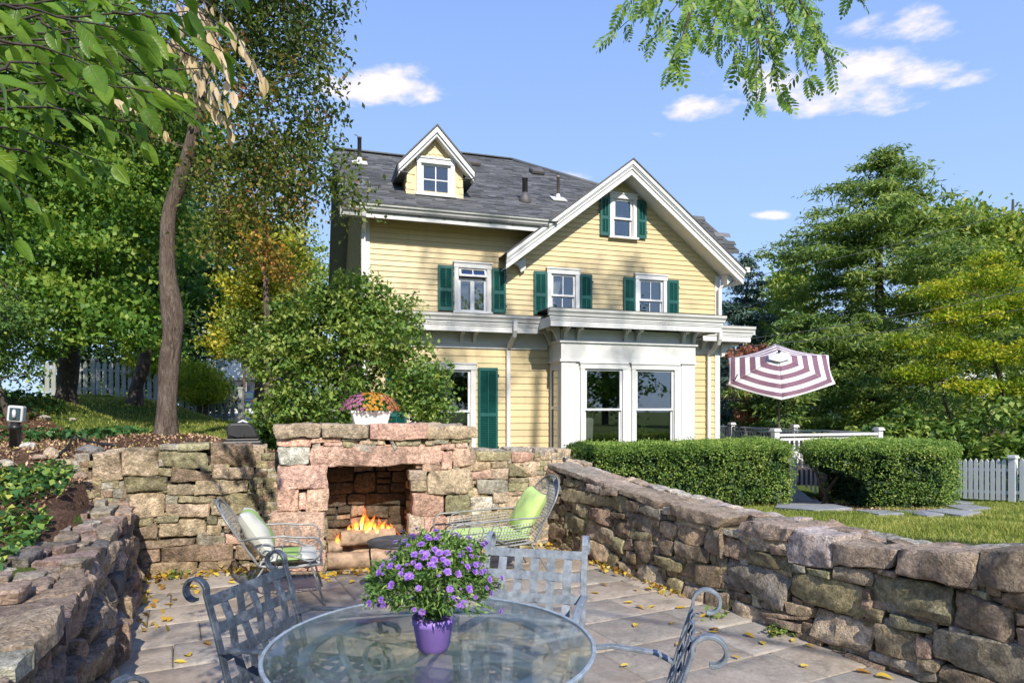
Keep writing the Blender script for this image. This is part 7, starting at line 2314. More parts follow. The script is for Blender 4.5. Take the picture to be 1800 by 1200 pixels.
# pillows
def pillow(name, label, M4, a, bb, th, mat, piping=None, mat2=None):
    nu, nv = 22, 22
    V, F, mi = [], [], []
    for side in (1, -1):
        for i in range(nu + 1):
            for j in range(nv + 1):
                u, v = i / nu * 2 - 1, j / nv * 2 - 1
                k = 1 - .07 * (1 - u * u) * abs(v) - .0
                x, y = a / 2 * u * (1 - .06 * (1 - v * v)), bb / 2 * v * (1 - .06 * (1 - u * u))
                h = (max(0, (1 - u ** 4) * (1 - v ** 4))) ** .55 * th / 2
                h *= 1 + .10 * math.sin(5 * u + 3 * v) * (1 - u * u) * (1 - v * v) + .05 * math.sin(11 * u * v + 2)
                V.append((x, y, side * h))
    n1 = (nu + 1) * (nv + 1)
    for s in (0, 1):
        for i in range(nu):
            for j in range(nv):
                q = [s * n1 + i * (nv + 1) + j, s * n1 + (i + 1) * (nv + 1) + j, s * n1 + (i + 1) * (nv + 1) + j + 1, s * n1 + i * (nv + 1) + j + 1]
                F.append(tuple(q if s == 0 else q[::-1]))
                mi.append(1 if (mat2 is not None and abs(j - nv / 2 + .5) < nv * .16) else 0)
    me = bpy.data.meshes.new(name); me.from_pydata(V, [], F); me.materials.append(mat)
    if mat2 is not None: me.materials.append(mat2)
    me.polygons.foreach_set('use_smooth', [True] * len(F)); me.polygons.foreach_set('material_index', mi); me.update()
    o = link_mesh(name, me); o.matrix_world = M4
    return tag(o, label, 'pillow')
M['lime'] = simple_mat('lime_cloth', (.50, .66, .22), .9, .06, 5, bump=.2, bscale=40)
M['sage'] = simple_mat('pale_green_cloth', (.30, .46, .13), .9, .06, 5, bump=.2, bscale=40)
M['cream'] = simple_mat('cream_cloth', (.54, .54, .47), .9, .05, 5, bump=.2, bscale=40)

LC = Vector((-2.16, 5.62, 0)); LR = math.radians(108)
lc, sf, bf = lounge(LC, LR, 'grey wire mesh armchair with green and cream cushions by left wall', .50, .62, math.radians(33), .54)
def seatmat(loc, rz, local): return Matrix.Translation(loc) @ Matrix.Rotation(rz, 4, 'Z') @ local
pillow('pillow', 'cream and green striped pillow leaning in the left wire chair', seatmat(LC, LR, Matrix.Translation((0, .03, .60)) @ Matrix.Rotation(math.radians(-33 + 90 - 180), 4, 'X') @ Matrix.Rotation(PI / 2, 4, 'Z')), .44, .44, .17, M['cream'], None, M['sage'])
pillow('cushion', 'pale green seat cushion on the left wire chair', seatmat(LC, LR, Matrix.Translation((0, -.24, .385)) ), .48, .46, .07, M['cream'], None, M['sage'])
CC = Vector((.12, 6.62, 0)); CR = math.radians(-70)
ch, sf2, bf2 = lounge(CC, CR, 'long wire mesh chaise with lime cushions right of the fire', 1.05, .68, math.radians(28), .60, True)
pillow('pillow', 'lime green square pillow leaning on the back of the chaise', seatmat(CC, CR, Matrix.Translation((0, .04, .62)) @ Matrix.Rotation(math.radians(-118), 4, 'X') @ Matrix.Rotation(.12, 4, 'Z')), .47, .47, .17, M['lime'])
pillow('cushion', 'long lime green seat cushion on the chaise', seatmat(CC, CR, Matrix.Translation((0, -.5, .40))), .56, .98, .10, M['lime'])

# ---- little round side table
st = thing('side_table', 'small round dark metal side table in front of the fire', 'side table', (-.97, 5.62, 0), .4)
b = MB(); b.lathe([(.24, .495), (.265, .497), (.272, .508), (.272, .518), (.264, .518), (.258, .506), (.0, .506)], sides=40); b.build('tabletop', M['dark_iron'], st)
for k in range(3):
    a = 2 * PI * k / 3 + .5; d = Vector((math.cos(a), math.sin(a), 0)); s = Vector((-d.y, d.x, 0))
    b = MB(); b.tube([d * .25 + Z3 * .5, d * .265 + Z3 * .42, d * .25 + Z3 * .28, d * .20 + Z3 * .16, d * .22 + Z3 * .06, d * .29 + Z3 * .0], 1, flat=(.022, .010), up=tuple(s)); b.build('leg', M['dark_iron'], st)
b = MB(); b.tube([(.2 * math.cos(a), .2 * math.sin(a), .17) for a in [2 * PI * k / 30 for k in range(30)]], .007, 6, closed=True); b.build('ring', M['dark_iron'], st)

# ------------------------------------------------------------------ fire and logs
def logmesh(name, label, a0, a1, y, z, r, tilt, seed):
    n, s = 22, 20
    V, F = [], []
    rr = random.Random(seed)
    for i in range(n + 1):
        x = a0 + (a1 - a0) * i / n
        for k in range(s):
            q = 2 * PI * k / s
            nn = fbm(np.array([[x * 6, math.cos(q) * 2.2 + seed, math.sin(q) * 2.2]]), 4)[0]
            n2 = abs(fbm(np.array([[x * 2.2, math.cos(q) * 6 + seed, math.sin(q) * 6]]), 2)[0])
            R = r * (1 + .12 * nn - .16 * n2)
            V.append((x, y + math.cos(q) * R + tilt * (i / n - .5), z + math.sin(q) * R))
    for i in range(n):
        for k in range(s):
            F.append((i * s + k, i * s + (k + 1) % s, (i + 1) * s + (k + 1) % s, (i + 1) * s + k))
    F.append(tuple(range(s - 1, -1, -1))); F.append(tuple(n * s + k for k in range(s)))
    me = bpy.data.meshes.new(name); me.from_pydata(V, [], F); me.polygons.foreach_set('use_smooth', [True] * (len(F) - 2) + [False] * 2)
    me.materials.append(M['logbark']); me.update()
    o = link_mesh(name, me); o.location = FPL; o.rotation_euler = (0, 0, math.atan2(BW_D.y, BW_D.x))
    return tag(o, label, 'log')
M['logbark'] = simple_mat('split_log', (.46, .32, .21), .9, .4, 7, bump=.9, bscale=30, dirt=(.05, .035, .028), dirt_amt=.95)
logmesh('log', 'upper burning log resting across the fire', .62, 1.20, .34, .285, .085, .06, 2)
logmesh('log', 'thick pale log lying at the front of the hearth', .47, 1.30, .13, .095, .09, -.05, 5)
logmesh('log', 'charred log at the back of the fire, under the flames', .55, 1.25, .46, .12, .08, .03, 8)
logmesh('log', 'short log stub standing left of the burning log', .49, .64, .30, .21, .07, .1, 11)
b = MB(); 
for k in range(6): b.bx(.55 + k * .12, .565 + k * .12, .15, .55, .05, .07)
o = b.build('fire_grate', M['black_plastic']); o.location = FPL; o.rotation_euler = (0, 0, math.atan2(BW_D.y, BW_D.x)); tag(o, 'black iron fire grate beneath the burning logs', 'grate')

m, nt, p, out = new_mat('flame')
N = NT(nt); nt.nodes.remove(p)
tt = N.attr('tint')
em = N.n('ShaderNodeEmission')
N.l(N.ramp(tt, [(0.0, (1.0, .66, .24)), (.25, (1.0, .36, .045)), (.7, (.95, .14, .010)), (1, (.6, .05, .005))]), em.inputs[0])
N.l(N.ramp(tt, [(0, 1.0), (1, .25)]), em.inputs[1])
gain = N.m('MULTIPLY', N.ramp(tt, [(0, 1.0), (1, .30)]), 4.5); N.l(gain, em.inputs[1])
tr = N.n('ShaderNodeBsdfTransparent')
lw = N.n('ShaderNodeLayerWeight'); lw.inputs[0].default_value = .35
fac = N.m('MULTIPLY', N.m('SUBTRACT', 1.0, lw.outputs['Facing']), N.ramp(tt, [(0, .70), (.5, .45), (1, .08)]))
fac = N.m('MULTIPLY', fac, N.ramp(N.noise(16, 4, .6, N.coord('Object'), 1.0), [(.36, .05), (.62, 1.0)]))
mx = N.n('ShaderNodeMixShader'); N.l(fac, mx.inputs[0]); N.l(tr.outputs[0], mx.inputs[1]); N.l(em.outputs[0], mx.inputs[2]); N.l(mx.outputs[0], out.inputs[0])
M['flame'] = m
rf = random.Random(6)
fire = thing('fire', 'orange flames licking up from the logs in the fireplace', 'fire', FPL, math.atan2(BW_D.y, BW_D.x))
for (a, y, z0, h, w) in ((.555, .27, .16, .26, .05), (.60, .30, .22, .18, .05), (.53, .25, .14, .16, .035), (.70, .36, .34, .12, .04), (.80, .36, .35, .20, .055), (.845, .38, .36, .34, .05), (.93, .36, .35, .22, .06), (.99, .37, .35, .15, .05), (1.06, .37, .34, .16, .045), (1.12, .35, .33, .13, .05), (1.19, .34, .27, .16, .045), (1.24, .33, .22, .17, .04), (.76, .44, .25, .30, .07), (.9, .46, .25, .38, .08), (1.03, .46, .25, .30, .08), (1.15, .45, .22, .26, .06), (.88, .28, .34, .10, .05), (1.0, .28, .33, .09, .05)):
    b = MB(); n, s = 12, 8
    ph = rf.uniform(0, 6); lean = rf.uniform(-.05, .05)
    V, F, T = [], [], []
    for i in range(n + 1):
        f = i / n
        r = w * .5 * (math.sin(PI * min(1, f * .9 + .14)) ** 1.1) * (1 - f) ** .35 + .001
        cx = a + lean * f + .022 * math.sin(ph + f * 6.5) * f; cy = y + .012 * math.cos(ph + f * 5) * f
        for k in range(s):
            q = 2 * PI * k / s
            V.append((cx + r * math.cos(q), cy + r * .55 * math.sin(q), z0 + h * .82 * f)); T.append(min(1, f * rf.uniform(.92, 1.08)))
    for i in range(n):
        for k in range(s): F.append((i * s + k, i * s + (k + 1) % s, (i + 1) * s + (k + 1) % s, (i + 1) * s + k))
    me = np_mesh('flame', V, F, True, T); link_mesh('flame', me, M['flame'], fire)
lamp = bpy.data.lights.new('fire_light', 'POINT'); lamp.energy = .9; lamp.color = (1, .36, .08); lamp.shadow_soft_size = .12
lo = bpy.data.objects.new('fire_light', lamp); COL.objects.link(lo); lo.parent = fire; lo.location = (.9, .40, .52)

# ------------------------------------------------------------------ purple aster in its pot
POT = Vector((-.305, 2.53, .7225))
def bloom_mesh(name, r, rings, npet, mat, rng_, dome=.35, ctr=None):
    V, F, T = [], [], []
    for k in range(rings):
        rr = r * (1 - .27 * k); el = .15 + .38 * k
        for i in range(npet - 2 * k):
            a = 2 * PI * (i + .5 * (k % 2)) / (npet - 2 * k) + rng_.uniform(-.08, .08)
            d = Vector((math.cos(a) * math.cos(el), math.sin(a) * math.cos(el), math.sin(el) * 1.0)); s = Vector((-math.sin(a), math.cos(a), 0))
            l = rr * rng_.uniform(.85, 1.1); w = r * .17
            b0 = len(V); z0 = Vector((0, 0, .06 * r * k))
            V += [tuple(z0 + d * l * .12), tuple(z0 + d * l * .6 + s * w), tuple(z0 + d * l + Vector((0, 0, -.08 * r))), tuple(z0 + d * l * .6 - s * w)]
            tv = rng_.uniform(.2, .8); T += [tv * .5, tv, min(1, tv + .25), tv]
            F.append((b0, b0 + 1, b0 + 2, b0 + 3))
    me = np_mesh(name, V, F, False, T); me.materials.append(mat)
    return me
M['purple'] = leaf_mat('purple_petals', [(0, (.10, .035, .27)), (.5, (.23, .105, .50)), (1, (.46, .30, .74))], .3, k=1.6)
M['lf_mum'] = leaf_mat('aster_leaf', [(0, (.02, .05, .012)), (.45, (.065, .13, .03)), (.8, (.13, .20, .055)), (1, (.22, .28, .10))], .4, k=2.2)
M['pot'] = simple_mat('purple_pot', (.30, .19, .60), .5, .10, 8, spec=.5)
aster = thing('potted_aster', 'purple flowered aster in a lilac pot on the glass table', 'plant', POT)
b = MB(); b.lathe([(.052, 0), (.056, .002), (.058, .010), (.062, .012), (.076, .095), (.080, .098), (.082, .126), (.077, .126), (.074, .11), (.0, .108)], sides=40); b.build('pot', M['pot'], aster)
rng = np.random.default_rng(808)
DC = np.array([-.01, .0, .250]); DR = np.array([.235, .225, .185])
def dome(n, rng, shell):
    u = rand_unit(n, rng); u[:, 2] = np.where(u[:, 2] < -.35, -u[:, 2], u[:, 2])
    r = rng.random(n) ** shell
    bump = 1 + .20 * vnoise(u * 2.9 + 4) + .12 * vnoise(u * 7)
    return DC + u * (r * bump)[:, None] * DR, u
P, u = dome(7000, rng, .16)
V, F = leaf_quads(P, .032, .009, rng, .6, .1, dirs=u + rng.normal(size=u.shape) * .7)
tag(link_mesh('foliage', np_mesh('foliage', V, F, tint=np.repeat(np.clip(.5 + .3 * rng.normal(size=len(P)) + .15 * (P[:, 2] - .25) / .2, 0, 1), 4)), M['lf_mum'], aster), kind='stuff')
b = MB()
for i in range(120):
    q, uu = dome(1, rng, .1); q = q[0]
    b.tube([(rng.normal() * .015, rng.normal() * .015, .12), (q[0] * .45, q[1] * .45, .12 + (q[2] - .12) * .6), tuple(q)], [.0022, .0018, .001], 3, caps=False)
tag(b.build('stems', M['lf_mum'], aster), kind='stuff')
rb = random.Random(8)
bm = [bloom_mesh('flower', .02, 3, 15, M['purple'], rb) for _ in range(4)]
bud = [bloom_mesh('flower', .010, 2, 9, M['purple'], rb) for _ in range(3)]
def put_bloom(me, q, uu, sc, parent):
    o = link_mesh('flower', me, None, parent, tuple(q)); o.scale = (sc,) * 3
    n = Vector(uu) + Vector((0, -.15, .25)); o.rotation_euler = n.to_track_quat('Z', 'Y').to_euler()
P, u = dome(190, rng, .02)
k = 0
for q, uu in zip(P, u):
    q = DC + (q - DC) * 1.03
    put_bloom(rb.choice(bm) if rb.random() < .5 else rb.choice(bud), q, uu, rb.uniform(.55, .95), aster)
for i in range(14):
    a = rng.uniform(0, 2 * PI); r = rng.random() ** .5
    uu = np.array([math.cos(a) * r * .75, math.sin(a) * r * .75, .85])
    put_bloom(rb.choice(bm), DC + uu / np.linalg.norm(uu) * DR * 1.05, uu, rb.uniform(.6, .95), aster)

# sprigs that stick out of the dome, each with leaves and a bud or bloom at its end
b = MB(); SV, SF, ST, k = [], [], [], 0
for i in range(34):
    q, uu = dome(1, rng, .02); q, uu = q[0], uu[0]
    e = DC + (q - DC) * rng.uniform(1.08, 1.28)
    b.tube([tuple(DC + (q - DC) * .7), tuple(e)], [.0016, .001], 3, caps=False)
    pts = np.array([DC + (q - DC) * f + rng.normal(size=3) * .006 for f in np.linspace(.8, np.linalg.norm(e - DC) / max(1e-6, np.linalg.norm(q - DC)), 7)])
    V, F = leaf_quads(pts, .026, .008, rng, .5, .0, dirs=uu + rng.normal(size=(7, 3)) * .8)
    SV.append(V); SF.append(F + k); k += len(V); ST += list(np.repeat(rng.uniform(.4, 1, 7), 4))
    put_bloom(rb.choice(bm) if rb.random() < .45 else rb.choice(bud), e, uu, rb.uniform(.5, .95), aster)
tag(b.build('sprigs', M['lf_mum'], aster), kind='stuff')
tag(link_mesh('sprig_leaves', np_mesh('sprig_leaves', np.concatenate(SV), np.concatenate(SF), tint=ST), M['lf_mum'], aster), kind='stuff')

# ------------------------------------------------------------------ planter of mums on the fireplace
PL = Matrix.Translation(FPL) @ Matrix.Rotation(math.atan2(BW_D.y, BW_D.x), 4, 'Z')
planter = thing('planter_box', 'white rectangular planter of pink and orange mums on the fireplace top', 'planter', PL @ Vector((.93, .30, 1.475)), math.atan2(BW_D.y, BW_D.x))
def frustum(b, w0, d0, w1, d1, z0, z1):
    b.add([(-w0, -d0, z0), (w0, -d0, z0), (w0, d0, z0), (-w0, d0, z0), (-w1, -d1, z1), (w1, -d1, z1), (w1, d1, z1), (-w1, d1, z1)], [(3, 2, 1, 0), (4, 5, 6, 7), (0, 1, 5, 4), (1, 2, 6, 5), (2, 3, 7, 6), (3, 0, 4, 7)])
M['planter'] = simple_mat('white_plastic', (.78, .78, .77), .4, .03, 4)
b = MB(); frustum(b, .165, .075, .20, .095, 0, .135); o = b.build('box', M['planter'], planter); bevel(o, .008, 2)
b = MB(); frustum(b, .212, .107, .216, .110, .128, .155); o = b.build('rim', M['planter'], planter); bevel(o, .006, 2)
rng = np.random.default_rng(90)
M['mum_p'] = leaf_mat('pink_mum', [(0, (.30, .06, .20)), (.5, (.55, .16, .36)), (1, (.70, .36, .50))], .25, k=1.0)
M['mum_o'] = leaf_mat('orange_mum', [(0, (.55, .16, .02)), (.5, (.72, .33, .03)), (1, (.80, .50, .10))], .25, k=1.0)
M['mum_r'] = leaf_mat('coral_mum', [(0, (.50, .10, .06)), (.5, (.68, .22, .12)), (1, (.75, .40, .22))], .25, k=1.0)
u = rand_unit(2600, rng); u[:, 2] = np.abs(u[:, 2])
P = np.array([0, 0, .15]) + u * (rng.random(2600) ** .3)[:, None] * np.array([.29, .17, .165])
V, F = leaf_quads(P, .035, .02, rng, .6, .1)
tag(link_mesh('foliage', np_mesh('foliage', V, F, tint=np.repeat(rng.random(2600), 4)), M['lf_mum'], planter), kind='stuff')
rb = random.Random(18)
for nm, mt, xa, xb, n in (('pink_flowers', 'mum_p', -.33, -.08, 125), ('orange_flowers', 'mum_o', -.09, .11, 150), ('coral_flowers', 'mum_r', .09, .33, 125)):
    V, F, T = [], [], []
    base = bloom_mesh('flower', .019, 2, 9, M[mt], rb)
    bv = np.empty(len(base.vertices) * 3, np.float32); base.vertices.foreach_get('co', bv); bv = bv.reshape(-1, 3)
    k = 0; c = 0
    while c < n:
        q = rand_unit(1, rng)[0]; q[2] = abs(q[2])
        pos = np.array([0, 0, .155]) + q * np.array([.305, .185, .19]) * rng.uniform(.93, 1.04)
        if not (xa < pos[0] < xb): continue
        R = np.array(Vector(q).to_track_quat('Z', 'Y').to_matrix())
        V.append((bv @ R.T) + pos); F.append(np.arange(len(bv)).reshape(-1, 4) + k); k += len(bv)
        T += list(rng.uniform(.2, 1, len(bv))); c += 1
    tag(link_mesh(nm, np_mesh(nm, np.concatenate(V), np.concatenate(F), tint=T), M[mt], planter), kind='stuff')

# ------------------------------------------------------------------ black grill behind the back wall
gx0, gy0 = -3.02, 7.34
grill = thing('grill', 'black covered grill standing behind the back wall left of the fireplace', 'grill', (gx0, gy0, 1.23), math.atan2(BW_D.y, BW_D.x))
M['grill'] = simple_mat('grill_black', (.025, .025, .026), .45, .2, 8)
b = MB(); b.bx(-.20, .20, -.16, .16, .0, .065); o = b.build('base', M['grill'], grill); bevel(o, .015, 2)
b = MB(); b.bx(-.175, .175, -.14, .14, .065, .09); o = b.build('tray', M['grill'], grill); bevel(o, .01, 2)
b = MB(); b.prism([(-.15, -.125, .09), (.165, -.125, .09), (.155, -.125, .135), (.105, -.125, .235), (.06, -.125, .265), (-.115, -.125, .265), (-.155, -.125, .235), (-.165, -.125, .18)], (0, .25, 0)); o = b.build('lid', M['grill'], grill); bevel(o, .028, 4, 20)
b = MB(); b.tube([(-.155, -.13, .17), (-.13, -.135, .13), (-.06, -.138, .112), (.01, -.138, .11), (.02, -.138, .14)], .004, 5); b.build('handle', M['black_plastic'], grill)
b = MB(); b.tube([(-.05, 0, .26), (.0, 0, .285), (.05, 0, .26)], .012, 6); b.build('vent', M['planter'], grill)
for x in (-.16, .16):
    b = MB(); b.bx(x - .02, x + .02, -.14, .14, -.08, .0); b.build('leg', M['grill'], grill)

# ------------------------------------------------------------------ path light, hose, bed stones
pg = on_ground(27, 790)
pl = thing('path_light', 'black garden path light with clear lens in the left bed', 'light', pg, .3)
sc_ = pg.y / 6.0
b = MB(); b.lathe([(.048 * sc_, -.05), (.045 * sc_, .18 * sc_), (.05 * sc_, .182 * sc_), (.05 * sc_, .215 * sc_), (.04 * sc_, .22 * sc_), (.036 * sc_, .25 * sc_)], sides=16); b.build('stake', M['black_plastic'], pl)
M['lens'] = simple_mat('clear_lens_plastic', (.62, .64, .62), .15, .1, 8, spec=.8)
R_ = Matrix.Rotation(.08, 3, 'Y')
b = MB(); b.box((.012, 0, .325 * sc_), (.125 * sc_, .09 * sc_, .15 * sc_), R_); o = b.build('head', M['lens'], pl); bevel(o, .02, 3)
b = MB(); b.box((.016, -.05 * sc_, .325 * sc_), (.085 * sc_, .02, .11 * sc_), R_); o = b.build('lens', M['dark_glass'], pl); bevel(o, .008, 2)
b = MB(); b.lathe([(.014 * sc_, 0), (.016 * sc_, .05 * sc_), (.008 * sc_, .075 * sc_)], (.016, -.065 * sc_, .29 * sc_), 10); b.build('bulb', M['planter'], pl)
h0 = [on_ground(*q) for q in ((106, 806), (118, 794), (131, 778), (150, 781), (175, 786), (205, 789))]
b = MB(); b.tube([q + Vector((0, 0, .04 + .05 * (i in (2,)))) for i, q in enumerate(h0)], .013 * h0[0].y / 6, 8); tag(b.build('hose', M['black_plastic']), 'black irrigation hose bent across the mulch of left bed', 'hose')
def rock(px, py, w, h, col, label, seed, group=None, moss=.1):
    c = on_ground(px, py + h * .3)
    s = c.y / 1150
    me = bpy.data.meshes.new('rock'); bmx = bmesh.new(); bmesh.ops.create_icosphere(bmx, subdivisions=4, radius=1.0); bmx.to_mesh(me); bmx.free()
    V = np.empty(len(me.vertices) * 3, np.float32); me.vertices.foreach_get('co', V); V = V.reshape(-1, 3)
    rng2 = np.random.default_rng(seed)
    for _ in range(9):
        d = rand_unit(1, rng2)[0]; lim = rng2.uniform(.55, .85); e = V @ d
        V -= np.maximum(0, e - lim)[:, None] * d * .85
    V *= (1 + .06 * fbm(V * 2.3 + seed, 4))[:, None]
    V *= np.array([w * s * .55, w * s * .42, h * s * .62])
    me.vertices.foreach_set('co', V.ravel()); me.polygons.foreach_set('use_smooth', [True] * len(me.polygons)); me.update()
    me.materials.append(M['stone'])
    o = link_mesh('rock', me, None, None, tuple(c + Vector((0, 0, h * s * .18)))); o.rotation_euler = (0, 0, seed)
    o.color = (*STONE_COL[col], moss)
    tag(o, label, 'rock', 'loose stones in the left bed')
rock(110, 818, 50, 26, 'o', 'rounded olive grey boulder lying in the left bed', 1)
rock(92, 795, 32, 24, 't', 'angular tan rock behind the rounded boulder', 2)
rock(76, 829, 40, 11, 'p', 'flat reddish stone left of the rounded boulder', 3)
rock(72, 806, 26, 12, 'u', 'small purple stone below the angular tan rock', 4)
rock(50, 785, 34, 15, 'w', 'pale striped stone at the foot of the path light', 5)
rock(158, 790, 44, 20, 'd', 'dark slaty stone beside the end of the back wall', 6)
rock(138, 838, 26, 14, 'u', 'brown stone at the corner of the two walls', 7)
rock(78, 736, 22, 10, 'g', 'grey stone half buried behind the path light', 8)
rock(128, 740, 14, 8, 'g', 'small grey stone in the mulch near the ivy', 9)
rock(10, 815, 24, 16, 'g', 'grey stone at left edge among the ivy', 10)

# ------------------------------------------------------------------ overhanging branches
def leafy_branch(name, label, group, twigs, leaf_mes, mat_twig, spacing, scale, seed, hang=.6, maxn=300, jitter=.5, twr=.004, extra=0):
    """twigs: polylines in world space; single leaves hang alternately along them"""
    r = random.Random(seed)
    base = Vector(twigs[0][0])
    t = thing(name, label, 'branch', base, 0, group)
    b = MB(); spots = []
    for tw in twigs:
        P = [Vector(p) - base for p in tw]
        pts = []
        for i in range(len(P) - 1):
            for k in range(6): pts.append(P[i].lerp(P[i + 1], k / 6) + Vector((r.uniform(-1, 1), r.uniform(-1, 1), r.uniform(-1, 1))) * .004)
        pts.append(P[-1])
        n = len(pts)
        b.tube(pts, [twr * (1.3 - .9 * i / n) for i in range(n)], 5)
        acc = 0
        for i in range(1, n):
            acc += (pts[i] - pts[i - 1]).length
            if acc > spacing and i > n * .12:
                acc = 0
                spots.append((pts[i], (pts[i] - pts[i - 1]).normalized()))
        spots.append((pts[-1], (pts[-1] - pts[-2]).normalized()))
    tag(b.build('twigs', mat_twig, t), kind='stuff')
    r.shuffle(spots)
    EV, EF, ET, eb = [], [], [], 0
    for k_, (q, d) in enumerate(spots):
        me = r.choice(leaf_mes)
        dirv = (d * .55 + Vector((r.uniform(-1, 1), r.uniform(-1, 1), r.uniform(-.6, .6))) * jitter + Vector((0, 0, -hang))).normalized()
        nr = Vector((r.uniform(-.7, .7), r.uniform(-.9, .3), r.uniform(.2, 1)))
        x = dirv.cross(nr).normalized(); z = x.cross(dirv)
        R3 = Matrix((x, dirv, z)).transposed()
        s = scale * r.uniform(.65, 1.25)
        if k_ < maxn:
            o = link_mesh('leaf', me, None, t, tuple(q))
            o.rotation_euler = R3.to_euler()
            o.scale = (s, s, s)
        elif k_ < maxn + extra:
            for vv in me.vertices: EV.append(tuple(R3 @ (vv.co * s) + q))
            for pp_ in me.polygons: EF.append(tuple(i + eb for i in pp_.vertices))
            ET += [a_.value for a_ in me.attributes['tint'].data]; eb += len(me.vertices)
    if EF:
        me = np_mesh('leaves', EV, EF, False, ET)
        tag(link_mesh('leaves', me, leaf_mes[0].materials[0], t), kind='stuff')
    return t
def at(px, py, y):
    return Vector(((px - 900) / 1150 * y, y, 1.65 + (718 - py) / 1150 * y))
M['lf_near'] = leaf_mat('near_green_leaf', [(0, (.03, .075, .008)), (.5, (.085, .17, .014)), (1, (.19, .27, .025))], .5, .4, .5)
def veined(mat, spot=(.20, .11, .03), amt=.75):
    """midrib, side veins and browned spots on a big leaf"""
    nt = mat.node_tree; N = NT(nt)
    p = [q for q in nt.nodes if q.type == 'BSDF_PRINCIPLED'][0]
    src = p.inputs['Base Color'].links[0].from_socket
    al, ac = N.attr('along'), N.m('ABSOLUTE', N.attr('across'))
    ph = N.m('FRACT', N.m('MULTIPLY', N.m('SUBTRACT', al, N.m('MULTIPLY', ac, .16)), 8.0))
    vein = N.ramp(N.m('ABSOLUTE', N.m('SUBTRACT', ph, .5)), [(0.0, 1.0), (.09, 0.0)])
    rib = N.ramp(ac, [(0.0, 1.0), (.10, 0.0)])
    f = N.m('MULTIPLY', N.m('MAXIMUM', N.m('MULTIPLY', vein, .5), rib), .55)
    c = N.mix(f, src, (.30, .36, .10))
    vec, oi = N.rcoord()
    c = N.mix(N.ramp(N.noise(34, 4, .6, vec, .5), [(.40, 0.0), (.75, .45)]), c, (.05, .09, .012))
    c = N.mix(N.m('MULTIPLY', N.ramp(N.noise(42, 3, .5, vec), [(.66, 0.0), (.72, 1.0)]), amt), c, spot)
    N.l(c, p.inputs['Base Color'])
    N.l(N.bump(N.m('ADD', f, N.noise(30, 3, .5, vec)), .5, .004), p.inputs['Normal'])
    t = [q for q in nt.nodes if q.type == 'BSDF_TRANSLUCENT'][0]
    N.l(N.mix(1.0, c, (1.0, 1.0, .55), 'MULTIPLY'), t.inputs[0])
veined(M['lf_near'])
rl2 = random.Random(4)
near = [leaf_shape(rl2.uniform(.048, .09), rl2.uniform(.026, .044), rl2.uniform(-.25, .35), rl2, M['lf_near'], 'leaf', 8) for _ in range(8)]
tw = []
rt = random.Random(31)
for (x0, y0, d0, x1, y1, d1) in ((-60, 40, 1.25, 330, 20, 1.45), (-60, 90, 1.2, 240, 60, 1.4), (-60, 120, 1.15, 300, 170, 1.3), (-60, 200, 1.2, 230, 215, 1.4), (-60, 170, 1.3, 360, 120, 1.5), (-60, 250, 1.1, 120, 290, 1.3), (-60, 20, 1.4, 420, -10, 1.6), (-60, 150, 1.0, 140, 110, 1.2), (-60, 60, 1.05, 180, 120, 1.15), (-40, 330, 1.2, 30, 430, 1.35), (120, 40, 1.3, 250, 190, 1.35), (160, 60, 1.4, 340, 210, 1.5), (200, 20, 1.35, 390, 90, 1.5), (-60, 280, 1.25, 90, 380, 1.4), (60, 30, 1.2, 180, 150, 1.25), (-60, 110, 1.5, 280, 95, 1.7), (-60, 5, 1.1, 260, 60, 1.3), (-60, 70, 1.6, 350, 50, 1.8), (-60, 30, 1.7, 300, 130, 1.9), (-60, 140, 1.7, 250, 250, 1.9), (-60, 210, 1.6, 200, 290, 1.8), (-60, 100, 1.35, 160, 180, 1.5), (-60, -10, 1.5, 380, 40, 1.8), (-60, 180, 1.9, 330, 190, 2.1)):
    tw.append([at(x0, y0, d0), at(x0 * .6 + x1 * .4, y0 * .6 + y1 * .4 - rt.uniform(5, 25), d0 * .6 + d1 * .4), at(x1, y1, d1)])
M['twig'] = simple_mat('dark_twig', (.045, .032, .025), .8, .3, 20)
leafy_branch('overhanging_branch', 'leafy green branch hanging close to the camera at upper left', None, tw, near, M['twig'], .026, 1.0, 12, hang=.55, maxn=298, twr=.0026, extra=260)
M['lf_pale'] = leaf_mat('pale_pink_leaf', [(0, (.26, .24, .09)), (.35, (.46, .36, .20)), (.7, (.60, .43, .31)), (1, (.66, .52, .40))], .4, .5, .3, k=1.4)
pale = [leaf_shape(rl2.uniform(.08, .105), rl2.uniform(.04, .052), rl2.uniform(-.5, .1), rl2, M['lf_pale'], 'leaf', 6) for _ in range(6)]
tw = []
for (x0, y0, d0, x1, y1, d1) in ((300, -40, 3.4, 455, 120, 3.2), (320, -30, 3.5, 410, 160, 3.3), (280, 40, 3.6, 405, 230, 3.4), (300, 80, 3.5, 395, 175, 3.3), (330, 10, 3.4, 465, 135, 3.3), (260, 60, 3.6, 350, 140, 3.4), (290, -10, 3.3, 390, 90, 3.2), (250, 150, 3.6, 410, 215, 3.4), (180, 160, 3.6, 290, 230, 3.5), (310, 30, 3.5, 375, 110, 3.4)):
    tw.append([at(x0, y0, d0), at((x0 + x1) / 2 + 10, (y0 + y1) / 2 - 18, (d0 + d1) / 2), at(x1, y1, d1)])
leafy_branch('overhanging_branch', 'drooping branch of pale pinkish leaves against the sky at upper left', None, tw, pale, M['twig'], .027, 1.0, 13, hang=1.5, maxn=260, jitter=.35, twr=.004)

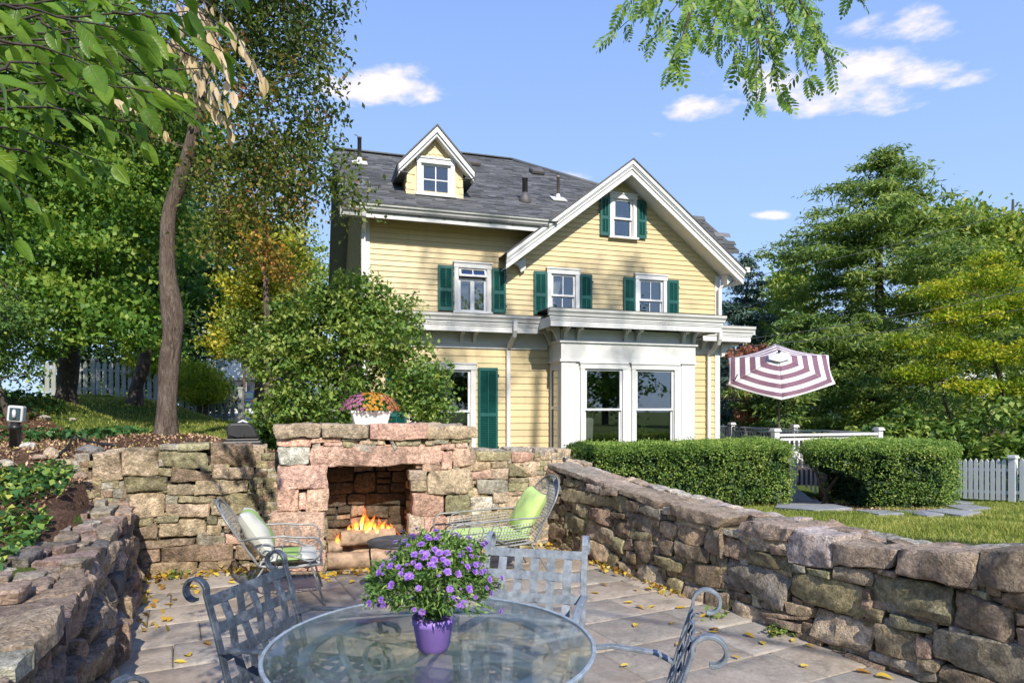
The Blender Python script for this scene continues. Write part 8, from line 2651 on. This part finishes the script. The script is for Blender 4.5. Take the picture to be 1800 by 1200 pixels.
# walnut branch: pinnate leaves
M['lf_walnut'] = leaf_mat('walnut_leaflet', [(0, (.03, .075, .016)), (.5, (.085, .16, .025)), (1, (.20, .27, .04))], .45, .45, .4)
def pinnate(L, n, r):
    V, F, T = [], [], []
    for i in range(n):
        f = .18 + .82 * i / (n - 1)
        for s in ((-1, 1) if i < n - 1 else (0,)):
            o = Vector((0, L * f, -.12 * L * f * f))
            d = Vector((s * .9, .55, -.28 + r.uniform(-.12, .12))).normalized() if s else Vector((0, 1, -.35)).normalized()
            w = Vector((d.y, -d.x, r.uniform(-.3, .3))).normalized() * L * .055
            l = L * .30 * math.sin(PI * (.22 + .66 * f)) * r.uniform(.9, 1.1)
            b0 = len(V); dn = Vector((0, 0, -l * .10))
            V += [tuple(o), tuple(o + d * l * .35 + w), tuple(o + d * l * .75 + w * .7 + dn * .5), tuple(o + d * l + dn), tuple(o + d * l * .75 - w * .7 + dn * .5), tuple(o + d * l * .35 - w)]
            F.append((b0, b0 + 1, b0 + 2, b0 + 3)); F.append((b0, b0 + 3, b0 + 4, b0 + 5))
            tv = r.uniform(.1, .9); T += [tv] * 6
    a = len(V)
    V += [(-.0012, 0, 0), (.0012, 0, 0), (.0008, L * .95, -.11 * L), (-.0008, L * .95, -.11 * L)]; F.append((a, a + 1, a + 2, a + 3)); T += [.3] * 4
    me = np_mesh('leaf', V, F, False, T); me.materials.append(M['lf_walnut'])
    return me
wal = [pinnate(rl2.uniform(.19, .26), rl2.choice([6, 7, 8]), rl2) for _ in range(7)]
tw = []
D0 = 5.2
for (x0, y0, x1, y1, dd) in ((1240, -60, 1130, 20, 0), (1240, -60, 1090, 50, .3), (1250, -60, 1190, 90, .1), (1260, -60, 1180, 110, -.2), (1290, -60, 1250, 60, .2), (1310, -60, 1290, 110, 0), (1320, -60, 1340, 150, .2), (1330, -60, 1330, 175, -.2), (1340, -60, 1370, 120, .3), (1350, -60, 1400, 80, 0), (1360, -60, 1440, 60, -.3), (1370, -60, 1460, 110, .1), (1300, -60, 1220, 70, .4), (1280, -60, 1290, 60, -.4), (1330, -60, 1300, 90, .5), (1350, -60, 1360, 60, .4), (1370, -60, 1420, 130, .5), (1200, -60, 1100, 0, -.2), (1480, -60, 1510, -5, .2), (1330, -60, 1310, 140, .7), (1260, -60, 1150, 60, .6), (1300, -60, 1200, 40, .8), (1340, -60, 1420, 40, .9), (1360, -60, 1450, 90, .8), (1320, -60, 1370, 160, .1), (1310, -60, 1260, 90, .9), (1290, -60, 1340, 30, .6)):
    tw.append([at(x0, y0, D0 + dd + .4), at(x0 * .45 + x1 * .55, y0 * .45 + y1 * .55 - 12, D0 + dd + .2), at(x1, y1, D0 + dd)])
leafy_branch('overhanging_branch', 'hanging walnut branch with feathery green leaves at top right', None, tw, wal, M['bark'], .0165, 1.0, 14, hang=.30, maxn=298, jitter=.75, twr=.006, extra=750)
